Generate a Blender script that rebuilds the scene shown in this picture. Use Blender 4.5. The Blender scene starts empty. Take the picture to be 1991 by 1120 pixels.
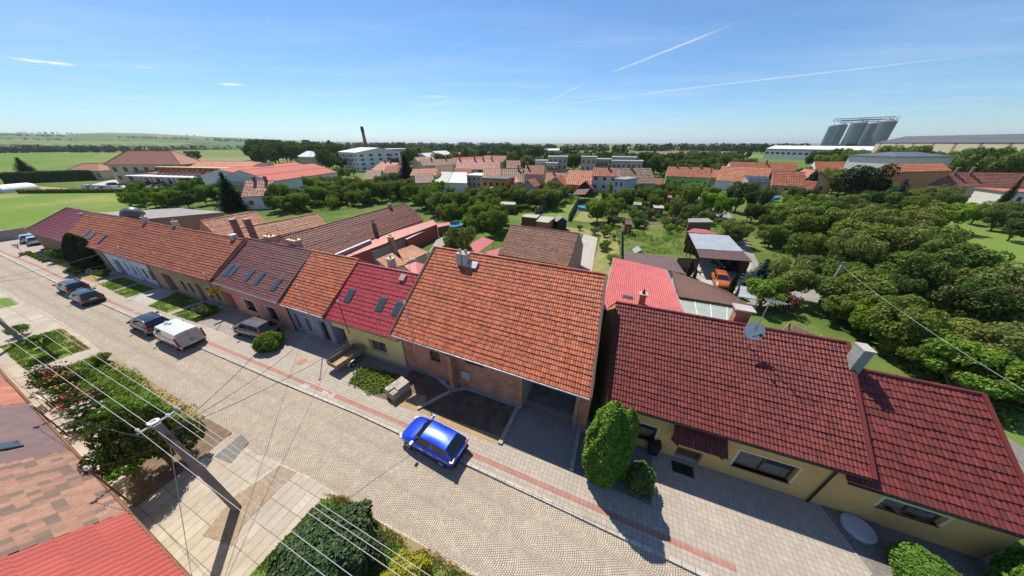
import bpy, math, random
from mathutils import Vector as V, Matrix
random.seed(7)
S = bpy.context.scene
COL = S.collection
rad = math.radians

# ---------------------------------------------------------------- survey of the drone photo
FPX, CX, CY, CAMZ, PITCH = 528.0, 995.5, 560.0, 17.0, math.atan(282.0/528.0)
FW = V((0, math.cos(PITCH), -math.sin(PITCH))); UP = V((0, math.sin(PITCH), math.cos(PITCH)))
def ray(px, py): return FW + V(((px-CX)/FPX, 0, 0)) + UP*((CY-py)/FPX)
def G(px, py, z=0.0):
    d = ray(px, py); return d*((z-CAMZ)/d.z) + V((0, 0, CAMZ))
def AT(px, py, dist):
    d = ray(px, py); return d*(dist/math.hypot(d.x, d.y)) + V((0, 0, CAMZ))
def onplane(px, py, p0, n):
    d = ray(px, py); o = V((0, 0, CAMZ)); return o + d*((p0-o).dot(n)/d.dot(n))

# ---------------------------------------------------------------- camera, sun, sky
cam = bpy.data.cameras.new('camera'); co = bpy.data.objects.new('camera', cam); COL.objects.link(co)
cam.sensor_width = 36; cam.lens = FPX/1991*36; cam.clip_start = .1; cam.clip_end = 40000
co.location = (0, 0, CAMZ); co.rotation_euler = (math.pi/2-PITCH, 0, 0)
S.camera = co
SUN_EL, SUN_AZ = rad(57), rad(-28)          # azimuth from +Y towards +X
sd = V((math.sin(SUN_AZ)*math.cos(SUN_EL), math.cos(SUN_AZ)*math.cos(SUN_EL), math.sin(SUN_EL)))
sl = bpy.data.lights.new('sun', 'SUN'); sl.energy = 5.0; sl.angle = rad(.53); sl.color = (1, .93, .81)
so = bpy.data.objects.new('sun', sl); COL.objects.link(so); so.rotation_euler = sd.to_track_quat('Z', 'Y').to_euler()
S.view_settings.view_transform = 'Standard'; S.view_settings.look = 'None'
S.view_settings.exposure = 0.32; S.view_settings.gamma = 1

class NT:
    """tiny node-graph helper"""
    def __init__(s, tree): s.t = tree; s.n = tree.nodes; s.l = tree.links
    def add(s, typ, **kw):
        n = s.n.new(typ)
        for k, v in kw.items():
            if hasattr(n, k) and k not in ('Scale',): setattr(n, k, v)
        return n
    def link(s, a, b): s.l.new(a, b)
    def val(s, sock, v):
        if isinstance(v, bpy.types.NodeSocket): s.l.new(v, sock)
        else: sock.default_value = v
    def math(s, op, a, b=None, c=None, clamp=False):
        n = s.n.new('ShaderNodeMath'); n.operation = op; n.use_clamp = clamp
        s.val(n.inputs[0], a)
        if b is not None: s.val(n.inputs[1], b)
        if c is not None: s.val(n.inputs[2], c)
        return n.outputs[0]
    def mix(s, f, a, b, mode='MIX'):
        n = s.n.new('ShaderNodeMix'); n.data_type = 'RGBA'; n.blend_type = mode; n.clamp_factor = True
        s.val(n.inputs[0], f); s.val(n.inputs[6], c4(a)); s.val(n.inputs[7], c4(b)); return n.outputs[2]
    def noise(s, vec, scale, detail=3, rough=.55, dist=0.0, out=0):
        n = s.n.new('ShaderNodeTexNoise'); n.inputs['Scale'].default_value = scale; n.inputs['Detail'].default_value = detail
        n.inputs['Roughness'].default_value = rough; n.inputs['Distortion'].default_value = dist
        if vec is not None: s.l.new(vec, n.inputs['Vector'])
        return n.outputs[out]
    def ramp(s, f, stops):
        n = s.n.new('ShaderNodeValToRGB'); e = n.color_ramp.elements
        while len(e) < len(stops): e.new(.5)
        for k, (p, c) in enumerate(stops): e[k].position = p; e[k].color = c4(c) if not isinstance(c, float) else (c, c, c, 1)
        s.val(n.inputs[0], f); return n.outputs[0]
    def range(s, f, a, b, c=0.0, d=1.0):
        n = s.n.new('ShaderNodeMapRange'); n.clamp = True
        s.val(n.inputs[0], f)
        for k, v in enumerate((a, b, c, d)): n.inputs[k+1].default_value = v
        return n.outputs[0]
    def sep(s, v):
        n = s.n.new('ShaderNodeSeparateXYZ'); s.l.new(v, n.inputs[0]); return n.outputs
    def comb(s, x, y, z=0.0):
        n = s.n.new('ShaderNodeCombineXYZ'); s.val(n.inputs[0], x); s.val(n.inputs[1], y); s.val(n.inputs[2], z); return n.outputs[0]
def c4(c):
    if isinstance(c, bpy.types.NodeSocket): return c
    return tuple(c) if len(c) == 4 else (c[0], c[1], c[2], 1)

MATS = {}
def newmat(name):
    m = bpy.data.materials.new(name); m.use_nodes = True; t = NT(m.node_tree)
    b = m.node_tree.nodes['Principled BSDF']; MATS[name] = m
    return m, t, b
def bump(t, b, h, strength, dist=.02):
    n = t.n.new('ShaderNodeBump'); n.inputs['Strength'].default_value = strength; n.inputs['Distance'].default_value = dist
    t.l.new(h, n.inputs['Height']); t.l.new(n.outputs[0], b.inputs['Normal'])
def mat(name, col, rough=.85, var=.18, scale=2.5, col2=None, bmp=0.0, bscale=30, metal=0.0, spec=.35, island=0.0, fine=0.0):
    """plain surface: colour broken by two noises, optional second colour in patches, optional bump"""
    if name in MATS: return MATS[name]
    m, t, b = newmat(name)
    tc = t.n.new('ShaderNodeTexCoord').outputs['Object']
    n1 = t.noise(tc, scale, 5, .6); f = t.range(n1, .3, .7, 0, 1)
    lo = [c*(1-var) for c in col]; hi = [min(1, c*(1+var)) for c in col]
    c = t.mix(f, lo, hi)
    if col2 is not None: c = t.mix(t.range(t.noise(tc, scale*.37, 6, .65), .5, .68, 0, 1), c, col2)
    if fine: c = t.mix(t.range(t.noise(tc, 45, 2, .7), .35, .65, 0, fine), c, [x*.45 for x in col])
    if island:
        g = t.n.new('ShaderNodeNewGeometry').outputs['Random Per Island']
        c = t.mix(t.range(g, 0, 1, 0, 1), t.mix(island, c, [x*.35 for x in col]), t.mix(island*.6, c, [min(1, x*1.7+.03) for x in col]))
    t.l.new(c, b.inputs['Base Color']); b.inputs['Roughness'].default_value = rough
    b.inputs['Metallic'].default_value = metal; b.inputs['Specular IOR Level'].default_value = spec
    if bmp: bump(t, b, t.noise(tc, bscale, 4, .65), bmp)
    return m
def glassmat(name, col=(.02, .025, .03), rough=.06):
    if name in MATS: return MATS[name]
    m, t, b = newmat(name); b.inputs['Base Color'].default_value = c4(col); b.inputs['Roughness'].default_value = rough
    b.inputs['Specular IOR Level'].default_value = .8
    return m
def leafmat(name, col, var=.5, trans=.3, yellow=None):
    if name in MATS: return MATS[name]
    m, t, b = newmat(name)
    g = t.n.new('ShaderNodeNewGeometry').outputs['Random Per Island']; o = t.n.new('ShaderNodeObjectInfo').outputs['Random']
    tc = t.n.new('ShaderNodeTexCoord').outputs['Object']
    c = t.mix(g, [x*(1-var) for x in col], [min(1, x*(1+var)) for x in col])
    y = yellow or (col[0]*1.9, col[1]*1.35, col[2]*.9)
    c = t.mix(t.range(t.noise(tc, .9, 3), .45, .75, 0, .6), c, y)
    c = t.mix(t.range(o, .45, 1, 0, .55), c, (col[0]*.5, col[1]*.62, col[2]*.7)); c = t.mix(t.range(o, .4, 0, 0, .45), c, (col[0]*1.75, col[1]*1.4, col[2]*.9))
    d = t.n.new('ShaderNodeBsdfDiffuse'); tr = t.n.new('ShaderNodeBsdfTranslucent'); mx = t.n.new('ShaderNodeMixShader'); gl = t.n.new('ShaderNodeBsdfGlossy'); m2 = t.n.new('ShaderNodeMixShader')
    t.l.new(c, d.inputs[0]); t.l.new(t.mix(.5, c, (col[0]*1.6, col[1]*1.6, col[2]*.6)), tr.inputs[0]); mx.inputs[0].default_value = trans
    gl.inputs['Roughness'].default_value = .45; m2.inputs[0].default_value = .012
    t.l.new(d.outputs[0], mx.inputs[1]); t.l.new(tr.outputs[0], mx.inputs[2]); t.l.new(mx.outputs[0], m2.inputs[1]); t.l.new(gl.outputs[0], m2.inputs[2])
    t.l.new(m2.outputs[0], t.n['Material Output'].inputs[0])
    return m

# ---------------------------------------------------------------- mesh builder and object tagging
ORG = {}
class MB:
    def __init__(s): s.v = []; s.f = []; s.uv = None
    def add(s, vs, fs):
        o = len(s.v); s.v.extend([tuple(p) for p in vs]); s.f.extend([tuple(i+o for i in f) for f in fs]); return s
    def poly(s, *pts): return s.add(pts, [tuple(range(len(pts)))])
    def box(s, c, size, rz=0.0, rx=0.0, ry=0.0):
        m = Matrix.Rotation(rz, 3, 'Z') @ Matrix.Rotation(ry, 3, 'Y') @ Matrix.Rotation(rx, 3, 'X'); c = V(c)
        X, Y, Z = m @ V((size[0]/2, 0, 0)), m @ V((0, size[1]/2, 0)), m @ V((0, 0, size[2]/2))
        return s.hexa([c-X-Y-Z, c+X-Y-Z, c+X+Y-Z, c-X+Y-Z, c-X-Y+Z, c+X-Y+Z, c+X+Y+Z, c-X+Y+Z])
    def hexa(s, p): return s.add(p, [(3, 2, 1, 0), (4, 5, 6, 7), (0, 1, 5, 4), (1, 2, 6, 5), (2, 3, 7, 6), (3, 0, 4, 7)])
    def obox(s, o, x, y, z):
        o, x, y, z = V(o), V(x), V(y), V(z); return s.hexa([o, o+x, o+x+y, o+y, o+z, o+x+z, o+x+y+z, o+y+z])
    def slab(s, quad, th):
        """a thick plate under a quad (thickness downwards along its normal)"""
        a, b, c, d = [V(p) for p in quad]; n = (b-a).cross(d-a).normalized()*th
        return s.hexa([a-n, b-n, c-n, d-n, a, b, c, d])
    def prism(s, pts, z0, z1):
        n = len(pts); vs = [(p[0], p[1], z0) for p in pts]+[(p[0], p[1], z1) for p in pts]
        if sum(pts[i][0]*pts[(i+1) % n][1]-pts[(i+1) % n][0]*pts[i][1] for i in range(n)) < 0: vs = [(p[0], p[1], z0) for p in pts[::-1]]+[(p[0], p[1], z1) for p in pts[::-1]]
        return s.add(vs, [tuple(range(n-1, -1, -1)), tuple(range(n, 2*n))]+[(i, (i+1) % n, n+(i+1) % n, n+i) for i in range(n)])
    def tube(s, a, b, r0, r1=None, n=8, cap=True):
        a, b = V(a), V(b); r1 = r0 if r1 is None else r1; d = (b-a)
        if d.length < 1e-6: return s
        q = d.to_track_quat('Z', 'Y'); X, Y = q @ V((1, 0, 0)), q @ V((0, 1, 0))
        vs = [a+(X*math.cos(t)+Y*math.sin(t))*r0 for t in [2*math.pi*i/n for i in range(n)]]+[b+(X*math.cos(t)+Y*math.sin(t))*r1 for t in [2*math.pi*i/n for i in range(n)]]
        fs = [(i, (i+1) % n, n+(i+1) % n, n+i) for i in range(n)]
        if cap: fs += [tuple(range(n-1, -1, -1)), tuple(range(n, 2*n))]
        return s.add(vs, fs)
    def path(s, pts, r, n=6):
        for a, b in zip(pts[:-1], pts[1:]): s.tube(a, b, r, r, n)
        return s
    def lathe(s, c, prof, n=16, axis='Z'):
        c = V(c); vs = []
        for r, h in prof:
            for i in range(n):
                t = 2*math.pi*i/n; p = (r*math.cos(t), r*math.sin(t), h)
                vs.append(c+V(p if axis == 'Z' else ((p[2], p[0], p[1]) if axis == 'X' else (p[0], p[2], p[1]))))
        fs = [(k*n+i, k*n+(i+1) % n, (k+1)*n+(i+1) % n, (k+1)*n+i) for k in range(len(prof)-1) for i in range(n)]
        fs += [tuple(range(n-1, -1, -1)), tuple((len(prof)-1)*n+i for i in range(n))]
        return s.add(vs, fs)
    def build(s, name, m, parent=None, smooth=False, base=None):
        if parent is not None: o = V(ORG.get(parent.name, (0, 0, 0)))
        else: o = V(base) if base is not None else V((0, 0, 0))
        me = bpy.data.meshes.new(name); me.from_pydata([(p[0]-o.x, p[1]-o.y, p[2]-o.z) for p in s.v], [], s.f)
        if s.uv: 
            u = me.uv_layers.new(name='street')
            for l in me.loops: u.data[l.index].uv = s.uv(s.v[l.vertex_index])
        for mm in (m if isinstance(m, (list, tuple)) else [m]): me.materials.append(mm)
        if smooth: me.shade_smooth()
        ob = bpy.data.objects.new(name, me); COL.objects.link(ob)
        if parent is not None: ob.parent = parent; ORG[ob.name] = tuple(o)
        else: ob.location = o; ORG[ob.name] = tuple(o)
        return ob
def tag(o, label, cat, group=None):
    o['label'] = label; o['category'] = cat
    if group: o['group'] = group
    return o
def thing(name, label, cat, loc=(0, 0, 0), group=None):
    o = bpy.data.objects.new(name, None); COL.objects.link(o); o.location = V(loc); o.empty_display_size = .3
    ORG[o.name] = tuple(loc); return tag(o, label, cat, group)
def structure(o, kind='structure'): o['kind'] = kind; return o
KIDS = {}
def kids(o):
    return [c for c in o.children]
def dup(root, loc, rz=0.0, sc=1.0, label=None, group=None, cat=None):
    def rec(o, p):
        c = o.copy(); COL.objects.link(c)
        if p is not None: c.parent = p
        for k in list(o.children): rec(k, c)
        return c
    r = rec(root, None); r.location = V(loc); r.rotation_euler = (0, 0, rz)
    r.scale = (sc, sc, sc) if not isinstance(sc, (tuple, list)) else sc
    if label: r['label'] = label
    if group: r['group'] = group
    if cat: r['category'] = cat
    return r
PROTOS = []
def place(proto, loc, rz=0.0, sc=1.0, label=None, group=None, used={}):
    """the first use moves the prototype itself, later uses copy it"""
    if proto.name not in used:
        used[proto.name] = 1; proto.location = V(loc); proto.rotation_euler = (0, 0, rz)
        proto.scale = (sc, sc, sc) if not isinstance(sc, (tuple, list)) else sc
        if label: proto['label'] = label
        if group: proto['group'] = group
        return proto
    return dup(proto, loc, rz, sc, label, group)
# street frame: s runs along the street (towards the camera's right), t across it (towards the house row)
SA = rad(-21.8); SD = V((math.cos(SA), math.sin(SA), 0)); SN = V((-math.sin(SA), math.cos(SA), 0)); SO = G(696, 802)
def st(p): q = V(p)-SO; return (q.dot(SD), q.dot(SN))
def sheet(name, px, z, m, mesh_step=None):
    """flat ground piece traced on the ground, UV in street metres"""
    mb = MB(); pts = [G(*q) if len(q) == 2 else V(q) for q in px]
    mb.poly(*[(p.x, p.y, z) for p in pts]); mb.uv = lambda p: st(p)
    o = mb.build(name, m)
    if o.data.polygons[0].normal.z < 0: o.data.flip_normals()
    return structure(o)
# ---------------------------------------------------------------- world: clear sky with contrails and thin cirrus
W = bpy.data.worlds.new('World'); S.world = W; W.use_nodes = True
def make_world():
    t = NT(W.node_tree); bg = t.n['Background']; bg.inputs[1].default_value = .088
    sky = t.n.new('ShaderNodeTexSky'); sky.sky_type = 'NISHITA'; sky.sun_disc = False
    sky.sun_elevation = SUN_EL; sky.sun_rotation = SUN_AZ; sky.altitude = 200; sky.air_density = 1.0; sky.dust_density = .15; sky.ozone_density = 2.2
    d = t.n.new('ShaderNodeTexCoord').outputs['Generated']; x, y, z = t.sep(d)
    zz = t.math('MAXIMUM', z, .012); px = t.math('DIVIDE', x, zz); py = t.math('DIVIDE', y, zz)
    p = t.comb(px, py, 0)
    wob = t.math('MULTIPLY', t.math('SUBTRACT', t.noise(p, 1.3, 4, .6), .5), .10)
    brk = t.noise(p, 3.2, 4, .6)
    total = None
    def pl(q):
        r = ray(*q); return (r.x/r.z, r.y/r.z)
    for (a, b, wid, op) in [((1062, 199), (1152, 155), .036, .8), ((1185, 143), (1445, 40), .06, .7), ((1000, 215), (1705, 126), .15, .5), ((1230, 184), (1991, 97), .10, .8),
                            ((1205, 168), (1252, 154), .035, .5), ((1318, 135), (1362, 127), .018, .4), ((519, 30), (528, 51), .006, .6), ((448, 44), (452, 53), .004, .5),
                            ((805, 212), (915, 186), .2, .42), ((800, 226), (960, 205), .3, .32), ((1670, 172), (1768, 181), .05, .25), ((1812, 183), (1991, 196), .06, .28), ((680, 136), (722, 150), .03, .14), ((880, 95), (930, 70), .05, .12)]:
        A, B = pl(a), pl(b); dx, dy = B[0]-A[0], B[1]-A[1]; L = math.hypot(dx, dy); dx /= L; dy /= L
        rx, ry = t.math('SUBTRACT', px, A[0]), t.math('SUBTRACT', py, A[1])
        al = t.math('ADD', t.math('MULTIPLY', rx, dx), t.math('MULTIPLY', ry, dy))
        pe = t.math('ABSOLUTE', t.math('ADD', t.math('SUBTRACT', t.math('MULTIPLY', ry, dx), t.math('MULTIPLY', rx, dy)), t.math('MULTIPLY', wob, min(1, wid*8))))
        m = t.range(pe, 0, wid, 1, 0); m = t.math('POWER', m, 1.6)
        e = t.math('MULTIPLY', t.range(al, 0, L*.15, 0, 1), t.range(al, L*.7, L, 1, 0))
        m = t.math('MULTIPLY', t.math('MULTIPLY', m, e), t.math('MULTIPLY', t.range(brk, .25, .65, .35, 1), op))
        total = m if total is None else t.math('MAXIMUM', total, m)
    for (a, rx_, ry_, op) in [((62, 118), .10, .10, .9), ((108, 123), .11, .09, .95), ((448, 164), .16, .10, .8), ((280, 131), .05, .05, .6), ((255, 192), .15, .10, .5), ((375, 208), .2, .12, .35), ((845, 188), .3, .16, .3)]:
        A = pl(a); u = t.math('DIVIDE', t.math('SUBTRACT', px, A[0]), rx_*2.2); v = t.math('DIVIDE', t.math('SUBTRACT', py, A[1]), ry_*2.2)
        r = t.math('SQRT', t.math('ADD', t.math('MULTIPLY', u, u), t.math('MULTIPLY', v, v)))
        r = t.math('ADD', r, t.math('MULTIPLY', t.math('SUBTRACT', t.noise(p, 9, 4, .65), .5), 1.6))
        total = t.math('MAXIMUM', total, t.math('MULTIPLY', t.range(r, .25, .8, 1, 0), op))
    veil = t.math('MULTIPLY', t.range(t.noise(t.comb(t.math('MULTIPLY', px, .35), t.math('MULTIPLY', py, .9)), .8, 5, .6), .46, .78, 0, 1), .20)
    total = t.math('MAXIMUM', total, veil)
    lowm = t.range(z, .0, .05, 0, 1); total = t.math('MULTIPLY', total, lowm)
    skyc = t.mix(1.0, sky.outputs[0], (.74, .98, 1.22), 'MULTIPLY')
    c = t.mix(total, skyc, (9.0, 9.2, 9.4))
    t.l.new(c, bg.inputs[0])
make_world()

# ---------------------------------------------------------------- ground materials
def uvnode(t): return t.n.new('ShaderNodeTexCoord').outputs['UV']
def brickmat(name, c1, c2, mortar, w, h, off=0.0, gap=.012, rough=.85, bias=0.0, dirt=.25, bmp=.4, swap=False, arc=None, dist=0.0, wear=None):
    m, t, b = newmat(name); uv = uvnode(t); vec = uv
    if dist:
        n = t.n.new('ShaderNodeTexNoise'); n.inputs['Scale'].default_value = 5; n.inputs['Detail'].default_value = 2; t.l.new(uv, n.inputs['Vector'])
        mm = t.n.new('ShaderNodeVectorMath'); mm.operation = 'MULTIPLY_ADD'; t.l.new(n.outputs['Color'], mm.inputs[0]); mm.inputs[1].default_value = (dist, dist, 0); t.l.new(uv, mm.inputs[2]); vec = mm.outputs[0]
    if arc:
        lane, rise = arc; x, y, z = t.sep(vec)
        u = t.math('MULTIPLY', t.math('SUBTRACT', t.math('FRACT', t.math('DIVIDE', y, lane)), .5), 2)
        k = t.math('SQRT', t.math('SUBTRACT', 1.25, t.math('MULTIPLY', u, u)))
        vec = t.comb(t.math('MULTIPLY', t.math('ARCTAN2', u, k), lane*.72), t.math('SUBTRACT', x, t.math('MULTIPLY', k, rise)), 0)
    elif swap:
        x, y, z = t.sep(vec); vec = t.comb(y, x, 0)
    br = t.n.new('ShaderNodeTexBrick'); br.offset = off; br.squash = 1; t.l.new(vec, br.inputs['Vector'])
    br.inputs['Color1'].default_value = c4(c1); br.inputs['Color2'].default_value = c4(c2); br.inputs['Mortar'].default_value = c4(mortar)
    br.inputs['Scale'].default_value = 1; br.inputs['Mortar Size'].default_value = gap; br.inputs['Brick Width'].default_value = w; br.inputs['Row Height'].default_value = h
    br.inputs['Mortar Smooth'].default_value = .2; br.inputs['Bias'].default_value = bias
    c = br.outputs['Color']
    c = t.mix(t.range(t.noise(uv, .35, 5, .62), .35, .72, 0, dirt), c, [x*.5 for x in c1])
    c = t.mix(t.range(t.noise(uv, 1.7, 6, .7), .5, .75, 0, dirt), c, [min(1, x*1.25) for x in c2])
    if wear is not None: c = t.mix(t.range(t.noise(uv, .55, 6, .7, .6), .52, .66, 0, .75), c, wear)
    if arc:
        sx, sy, sz = t.sep(uv); q = t.comb(t.math('MULTIPLY', sx, .12), t.math('MULTIPLY', sy, .9), 0)
        c = t.mix(t.range(t.noise(q, 1.1, 4, .6), .5, .72, 0, .35), c, (.30, .25, .19)); c = t.mix(t.range(t.noise(uv, 2.6, 6, .75), .62, .72, 0, .55), c, (.25, .205, .15))
    t.l.new(c, b.inputs['Base Color']); b.inputs['Roughness'].default_value = rough; b.inputs['Specular IOR Level'].default_value = .3
    hgt = t.math('SUBTRACT', 1.0, br.outputs['Fac']); hgt = t.math('ADD', hgt, t.math('MULTIPLY', t.noise(uv, 30, 3), .3)); bump(t, b, hgt, bmp, .02)
    return m
COB = brickmat('granite_setts', (.49, .41, .315), (.63, .535, .42), (.105, .08, .052), .115, .105, .5, .012, .8, 0, .30, .8, arc=(1.35, .62), dist=.035)
PAV = brickmat('grey_pavers', (.37, .32, .265), (.43, .375, .315), (.17, .145, .12), .24, .24, 0, .008, .88, 0, .22, .35)
PAVRED = brickmat('red_pavers', (.36, .18, .145), (.41, .215, .175), (.22, .12, .10), .24, .24, 0, .010, .88, 0, .25, .3)
PAVKERB = brickmat('kerb_stones', (.36, .32, .28), (.42, .38, .33), (.12, .10, .085), 1.0, .6, 0, .012, .88, 0, .3, .3)
PAVDK = brickmat('small_block_pavers', (.31, .275, .24), (.38, .34, .30), (.12, .11, .10), .20, .10, .5, .010, .88, 0, .2, .4)
SLAB = brickmat('concrete_slabs', (.42, .36, .285), (.50, .43, .345), (.15, .12, .085), .95, .55, 0, .014, .92, 0, .4, .35, swap=True, wear=(.33, .28, .22))
SLABOLD = brickmat('old_concrete', (.42, .36, .29), (.47, .41, .33), (.25, .21, .165), 2.4, 2.0, .3, .012, .92, 0, .45, .3, wear=(.36, .30, .23))
KERB = brickmat('granite_kerb', (.40, .37, .33), (.52, .48, .43), (.12, .10, .08), .55, .3, 0, .015, .85, 0, .3, .4)
def grassmat(name, a, b_, dry, dryamt=.35, scale=.6):
    m, t, b = newmat(name); tc = t.n.new('ShaderNodeTexCoord').outputs['Object']
    c = t.mix(t.range(t.noise(tc, 14, 5, .75), .3, .7), a, b_)
    c = t.mix(t.range(t.noise(tc, scale, 6, .65), .62-dryamt*.3, .82-dryamt*.3, 0, .85), c, dry)
    c = t.mix(t.range(t.noise(tc, 70, 2, .7), .5, .72, 0, .55), c, [x*.3 for x in a])
    t.l.new(c, b.inputs['Base Color']); b.inputs['Roughness'].default_value = .95; b.inputs['Specular IOR Level'].default_value = .15
    bump(t, b, t.noise(tc, 40, 4, .7), .8, .06); return m
LAWN = grassmat('lawn', (.12, .20, .035), (.20, .28, .055), (.30, .25, .10), .25, .8)
LAWNDRY = grassmat('dry_lawn', (.17, .22, .06), (.26, .27, .09), (.38, .29, .14), .6, .7)
MEADOW = grassmat('meadow', (.105, .19, .028), (.18, .27, .045), (.33, .30, .10), .5, .045)
GARDEN = grassmat('garden_ground', (.075, .13, .028), (.14, .19, .045), (.25, .20, .11), .42, .09)
DRYGR = grassmat('dry_grass', (.33, .25, .12), (.42, .32, .16), (.24, .24, .09), .3, 1.5)
SOIL = mat('dark_soil', (.15, .11, .075), .95, .4, 1.6, (.22, .16, .105), .9, 14, fine=.6)
SAND = mat('sand', (.42, .28, .15), .95, .2, 3, (.36, .25, .15), .6, 20, fine=.35)
MULCH = mat('bark_mulch', (.24, .165, .105), .95, .35, 4, (.17, .115, .075), 1, 25, fine=.7)
GRAVEL = mat('tan_gravel', (.40, .30, .20), .9, .3, 9, (.48, .40, .31), 1, 30, fine=.8)
GRAVELDK = mat('grey_gravel', (.24, .22, .20), .9, .35, 11, (.33, .30, .27), 1, 32, fine=.8)
CONC = mat('concrete', (.40, .37, .33), .9, .15, 1.5, (.33, .30, .26), .3, 20)
CONCDK = mat('grey_concrete', (.27, .26, .25), .9, .2, 1.2, (.20, .19, .18), .3, 20)
ASPH = mat('old_asphalt', (.27, .25, .23), .9, .15, .5, (.21, .195, .17), .25, 60)

# ---------------------------------------------------------------- the ground itself, hills, fields
def ground():
    m, t, b = newmat('plain'); tc = t.n.new('ShaderNodeTexCoord').outputs['Object']
    x, y, z = t.sep(tc); q = t.comb(t.math('MULTIPLY', x, .35), y, 0)
    vo = t.n.new('ShaderNodeTexVoronoi'); vo.inputs['Scale'].default_value = .0042; vo.inputs['Randomness'].default_value = .9; t.l.new(q, vo.inputs['Vector'])
    cv = t.sep(vo.outputs['Color'])[0]
    far = t.ramp(cv, [(0, (.085, .15, .035)), (.3, (.13, .20, .05)), (.55, (.065, .11, .04)), (.75, (.19, .22, .075)), (1, (.26, .22, .13))])
    near = t.mix(t.range(t.noise(tc, .11, 6, .65), .42, .62), (.085, .14, .03), (.15, .19, .05))
    near = t.mix(t.range(t.noise(tc, .05, 6, .65), .56, .68, 0, .8), near, (.25, .20, .115))
    near = t.mix(t.range(t.noise(tc, 9, 4, .7), .5, .72, 0, .6), near, (.03, .05, .012))
    dist = t.math('SQRT', t.math('ADD', t.math('MULTIPLY', x, x), t.math('MULTIPLY', y, y)))
    c = t.mix(t.range(dist, 260, 420), near, far)
    t.l.new(c, b.inputs['Base Color']); b.inputs['Roughness'].default_value = 1; b.inputs['Specular IOR Level'].default_value = .1
    bump(t, b, t.noise(tc, 25, 3), .5, .05)
    R = 26000; n = 24; mb = MB(); r = [0, 40, 120, 300, 700, 1500, 4000, 10000, R]
    mb.v = [(0, 0, 0)]+[(q*math.cos(2*math.pi*i/n), q*math.sin(2*math.pi*i/n), 0) for q in r[1:] for i in range(n)]
    mb.f = [(0, 1+i, 1+(i+1) % n) for i in range(n)]+[(1+k*n+i, 1+(k+1)*n+i, 1+(k+1)*n+(i+1) % n, 1+k*n+(i+1) % n) for k in range(len(r)-2) for i in range(n)]
    structure(mb.build('ground', m))
ground()
HILLPX = [(-500, 262), (-200, 258), (0, 257), (60, 259), (150, 261.5), (230, 258), (310, 259.5), (400, 265), (480, 268.5), (560, 272), (640, 275), (760, 277.5), (900, 278.4)]
def hills():
    m, t, b = newmat('hill_fields'); tc = t.n.new('ShaderNodeTexCoord').outputs['Object']; x, y, z = t.sep(tc)
    q = t.comb(t.math('MULTIPLY', x, .5), y, 0)
    vo = t.n.new('ShaderNodeTexVoronoi'); vo.inputs['Scale'].default_value = .0022; t.l.new(q, vo.inputs['Vector']); cv = t.sep(vo.outputs['Color'])[0]
    c = t.ramp(cv, [(0, (.075, .12, .04)), (.3, (.13, .19, .06)), (.5, (.06, .10, .05)), (.72, (.17, .21, .075)), (1, (.20, .19, .10))])
    c = t.mix(t.range(t.noise(q, .006, 6, .7), .56, .64), c, (.035, .055, .022))
    t.l.new(c, b.inputs['Base Color']); b.inputs['Roughness'].default_value = 1; b.inputs['Specular IOR Level'].default_value = .05
    mb = MB(); D = [1500, 1900, 2400, 3000, 3700, 4500, 5400, 6500]; pr = [0, .08, .22, .42, .72, 1, .9, .5]; cols = []
    xs = []
    for (a, b2) in zip(HILLPX[:-1], HILLPX[1:]):
        for k in range(6): xs.append((a[0]+(b2[0]-a[0])*k/6, a[1]+(b2[1]-a[1])*k/6))
    rng = random.Random(3)
    for (px, py) in xs:
        top = AT(px, py, 4500).z; w = rng.uniform(-.04, .04)
        for d, p in zip(D, pr):
            g = AT(px, 300, d); mb.v.append((g.x, g.y, max(-1, top*(p+(w if 0 < p < 1 else 0)))-.8))
    n = len(D)
    mb.f = [(i*n+k, (i+1)*n+k, (i+1)*n+k+1, i*n+k+1) for i in range(len(xs)-1) for k in range(n-1)]
    o = mb.build('hills', m, smooth=True); structure(o)
    if o.data.polygons[3].normal.z < 0: o.data.flip_normals()
hills()
def far_sheet(name, px, z, m):
    mb = MB(); pts = [G(*q) for q in px]; mb.poly(*[(p.x, p.y, z) for p in pts]); o = mb.build(name, m)
    if o.data.polygons[0].normal.z < 0: o.data.flip_normals()
    return structure(o)
BLUEF = mat('young_crop', (.05, .095, .055), 1, .12, .01, None, spec=.05)
GREENF = mat('green_crop', (.115, .20, .035), 1, .12, .012, (.16, .21, .06), spec=.05)
GREENF2 = mat('pasture', (.15, .20, .06), 1, .15, .01, (.19, .22, .08), spec=.05)
BROWNF = mat('ploughed_vineyard', (.20, .165, .10), 1, .2, .02, (.15, .17, .06), spec=.05)
VINE = mat('vineyard', (.13, .17, .06), 1, .15, .03, (.17, .18, .08), spec=.05)
far_sheet('far_field', [(-300, 293), (0, 291.6), (420, 291), (560, 289), (470, 285), (330, 282.5), (80, 282), (-300, 283)], .20, BLUEF)
far_sheet('meadow_field', [(-200, 345), (40, 335), (180, 318), (300, 306), (560, 304), (520, 293.5), (0, 293), (-300, 294)], .10, GREENF2)
far_sheet('green_field', [(-200, 335), (-50, 330), (160, 311), (200, 300), (0, 297), (-200, 297)], .16, GREENF)
far_sheet('vineyard_slope', [(1052, 303), (1120, 310), (1290, 312), (1450, 303), (1455, 292), (1330, 288), (1160, 287), (1085, 291)], .10, VINE)
far_sheet('ploughed_field', [(1250, 311), (1440, 303), (1440, 293), (1335, 290), (1245, 295)], .16, BROWNF)
far_sheet('yellow_field', [(1395, 306), (1600, 312), (1600, 303), (1500, 300)], .16, GREENF2)

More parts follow.
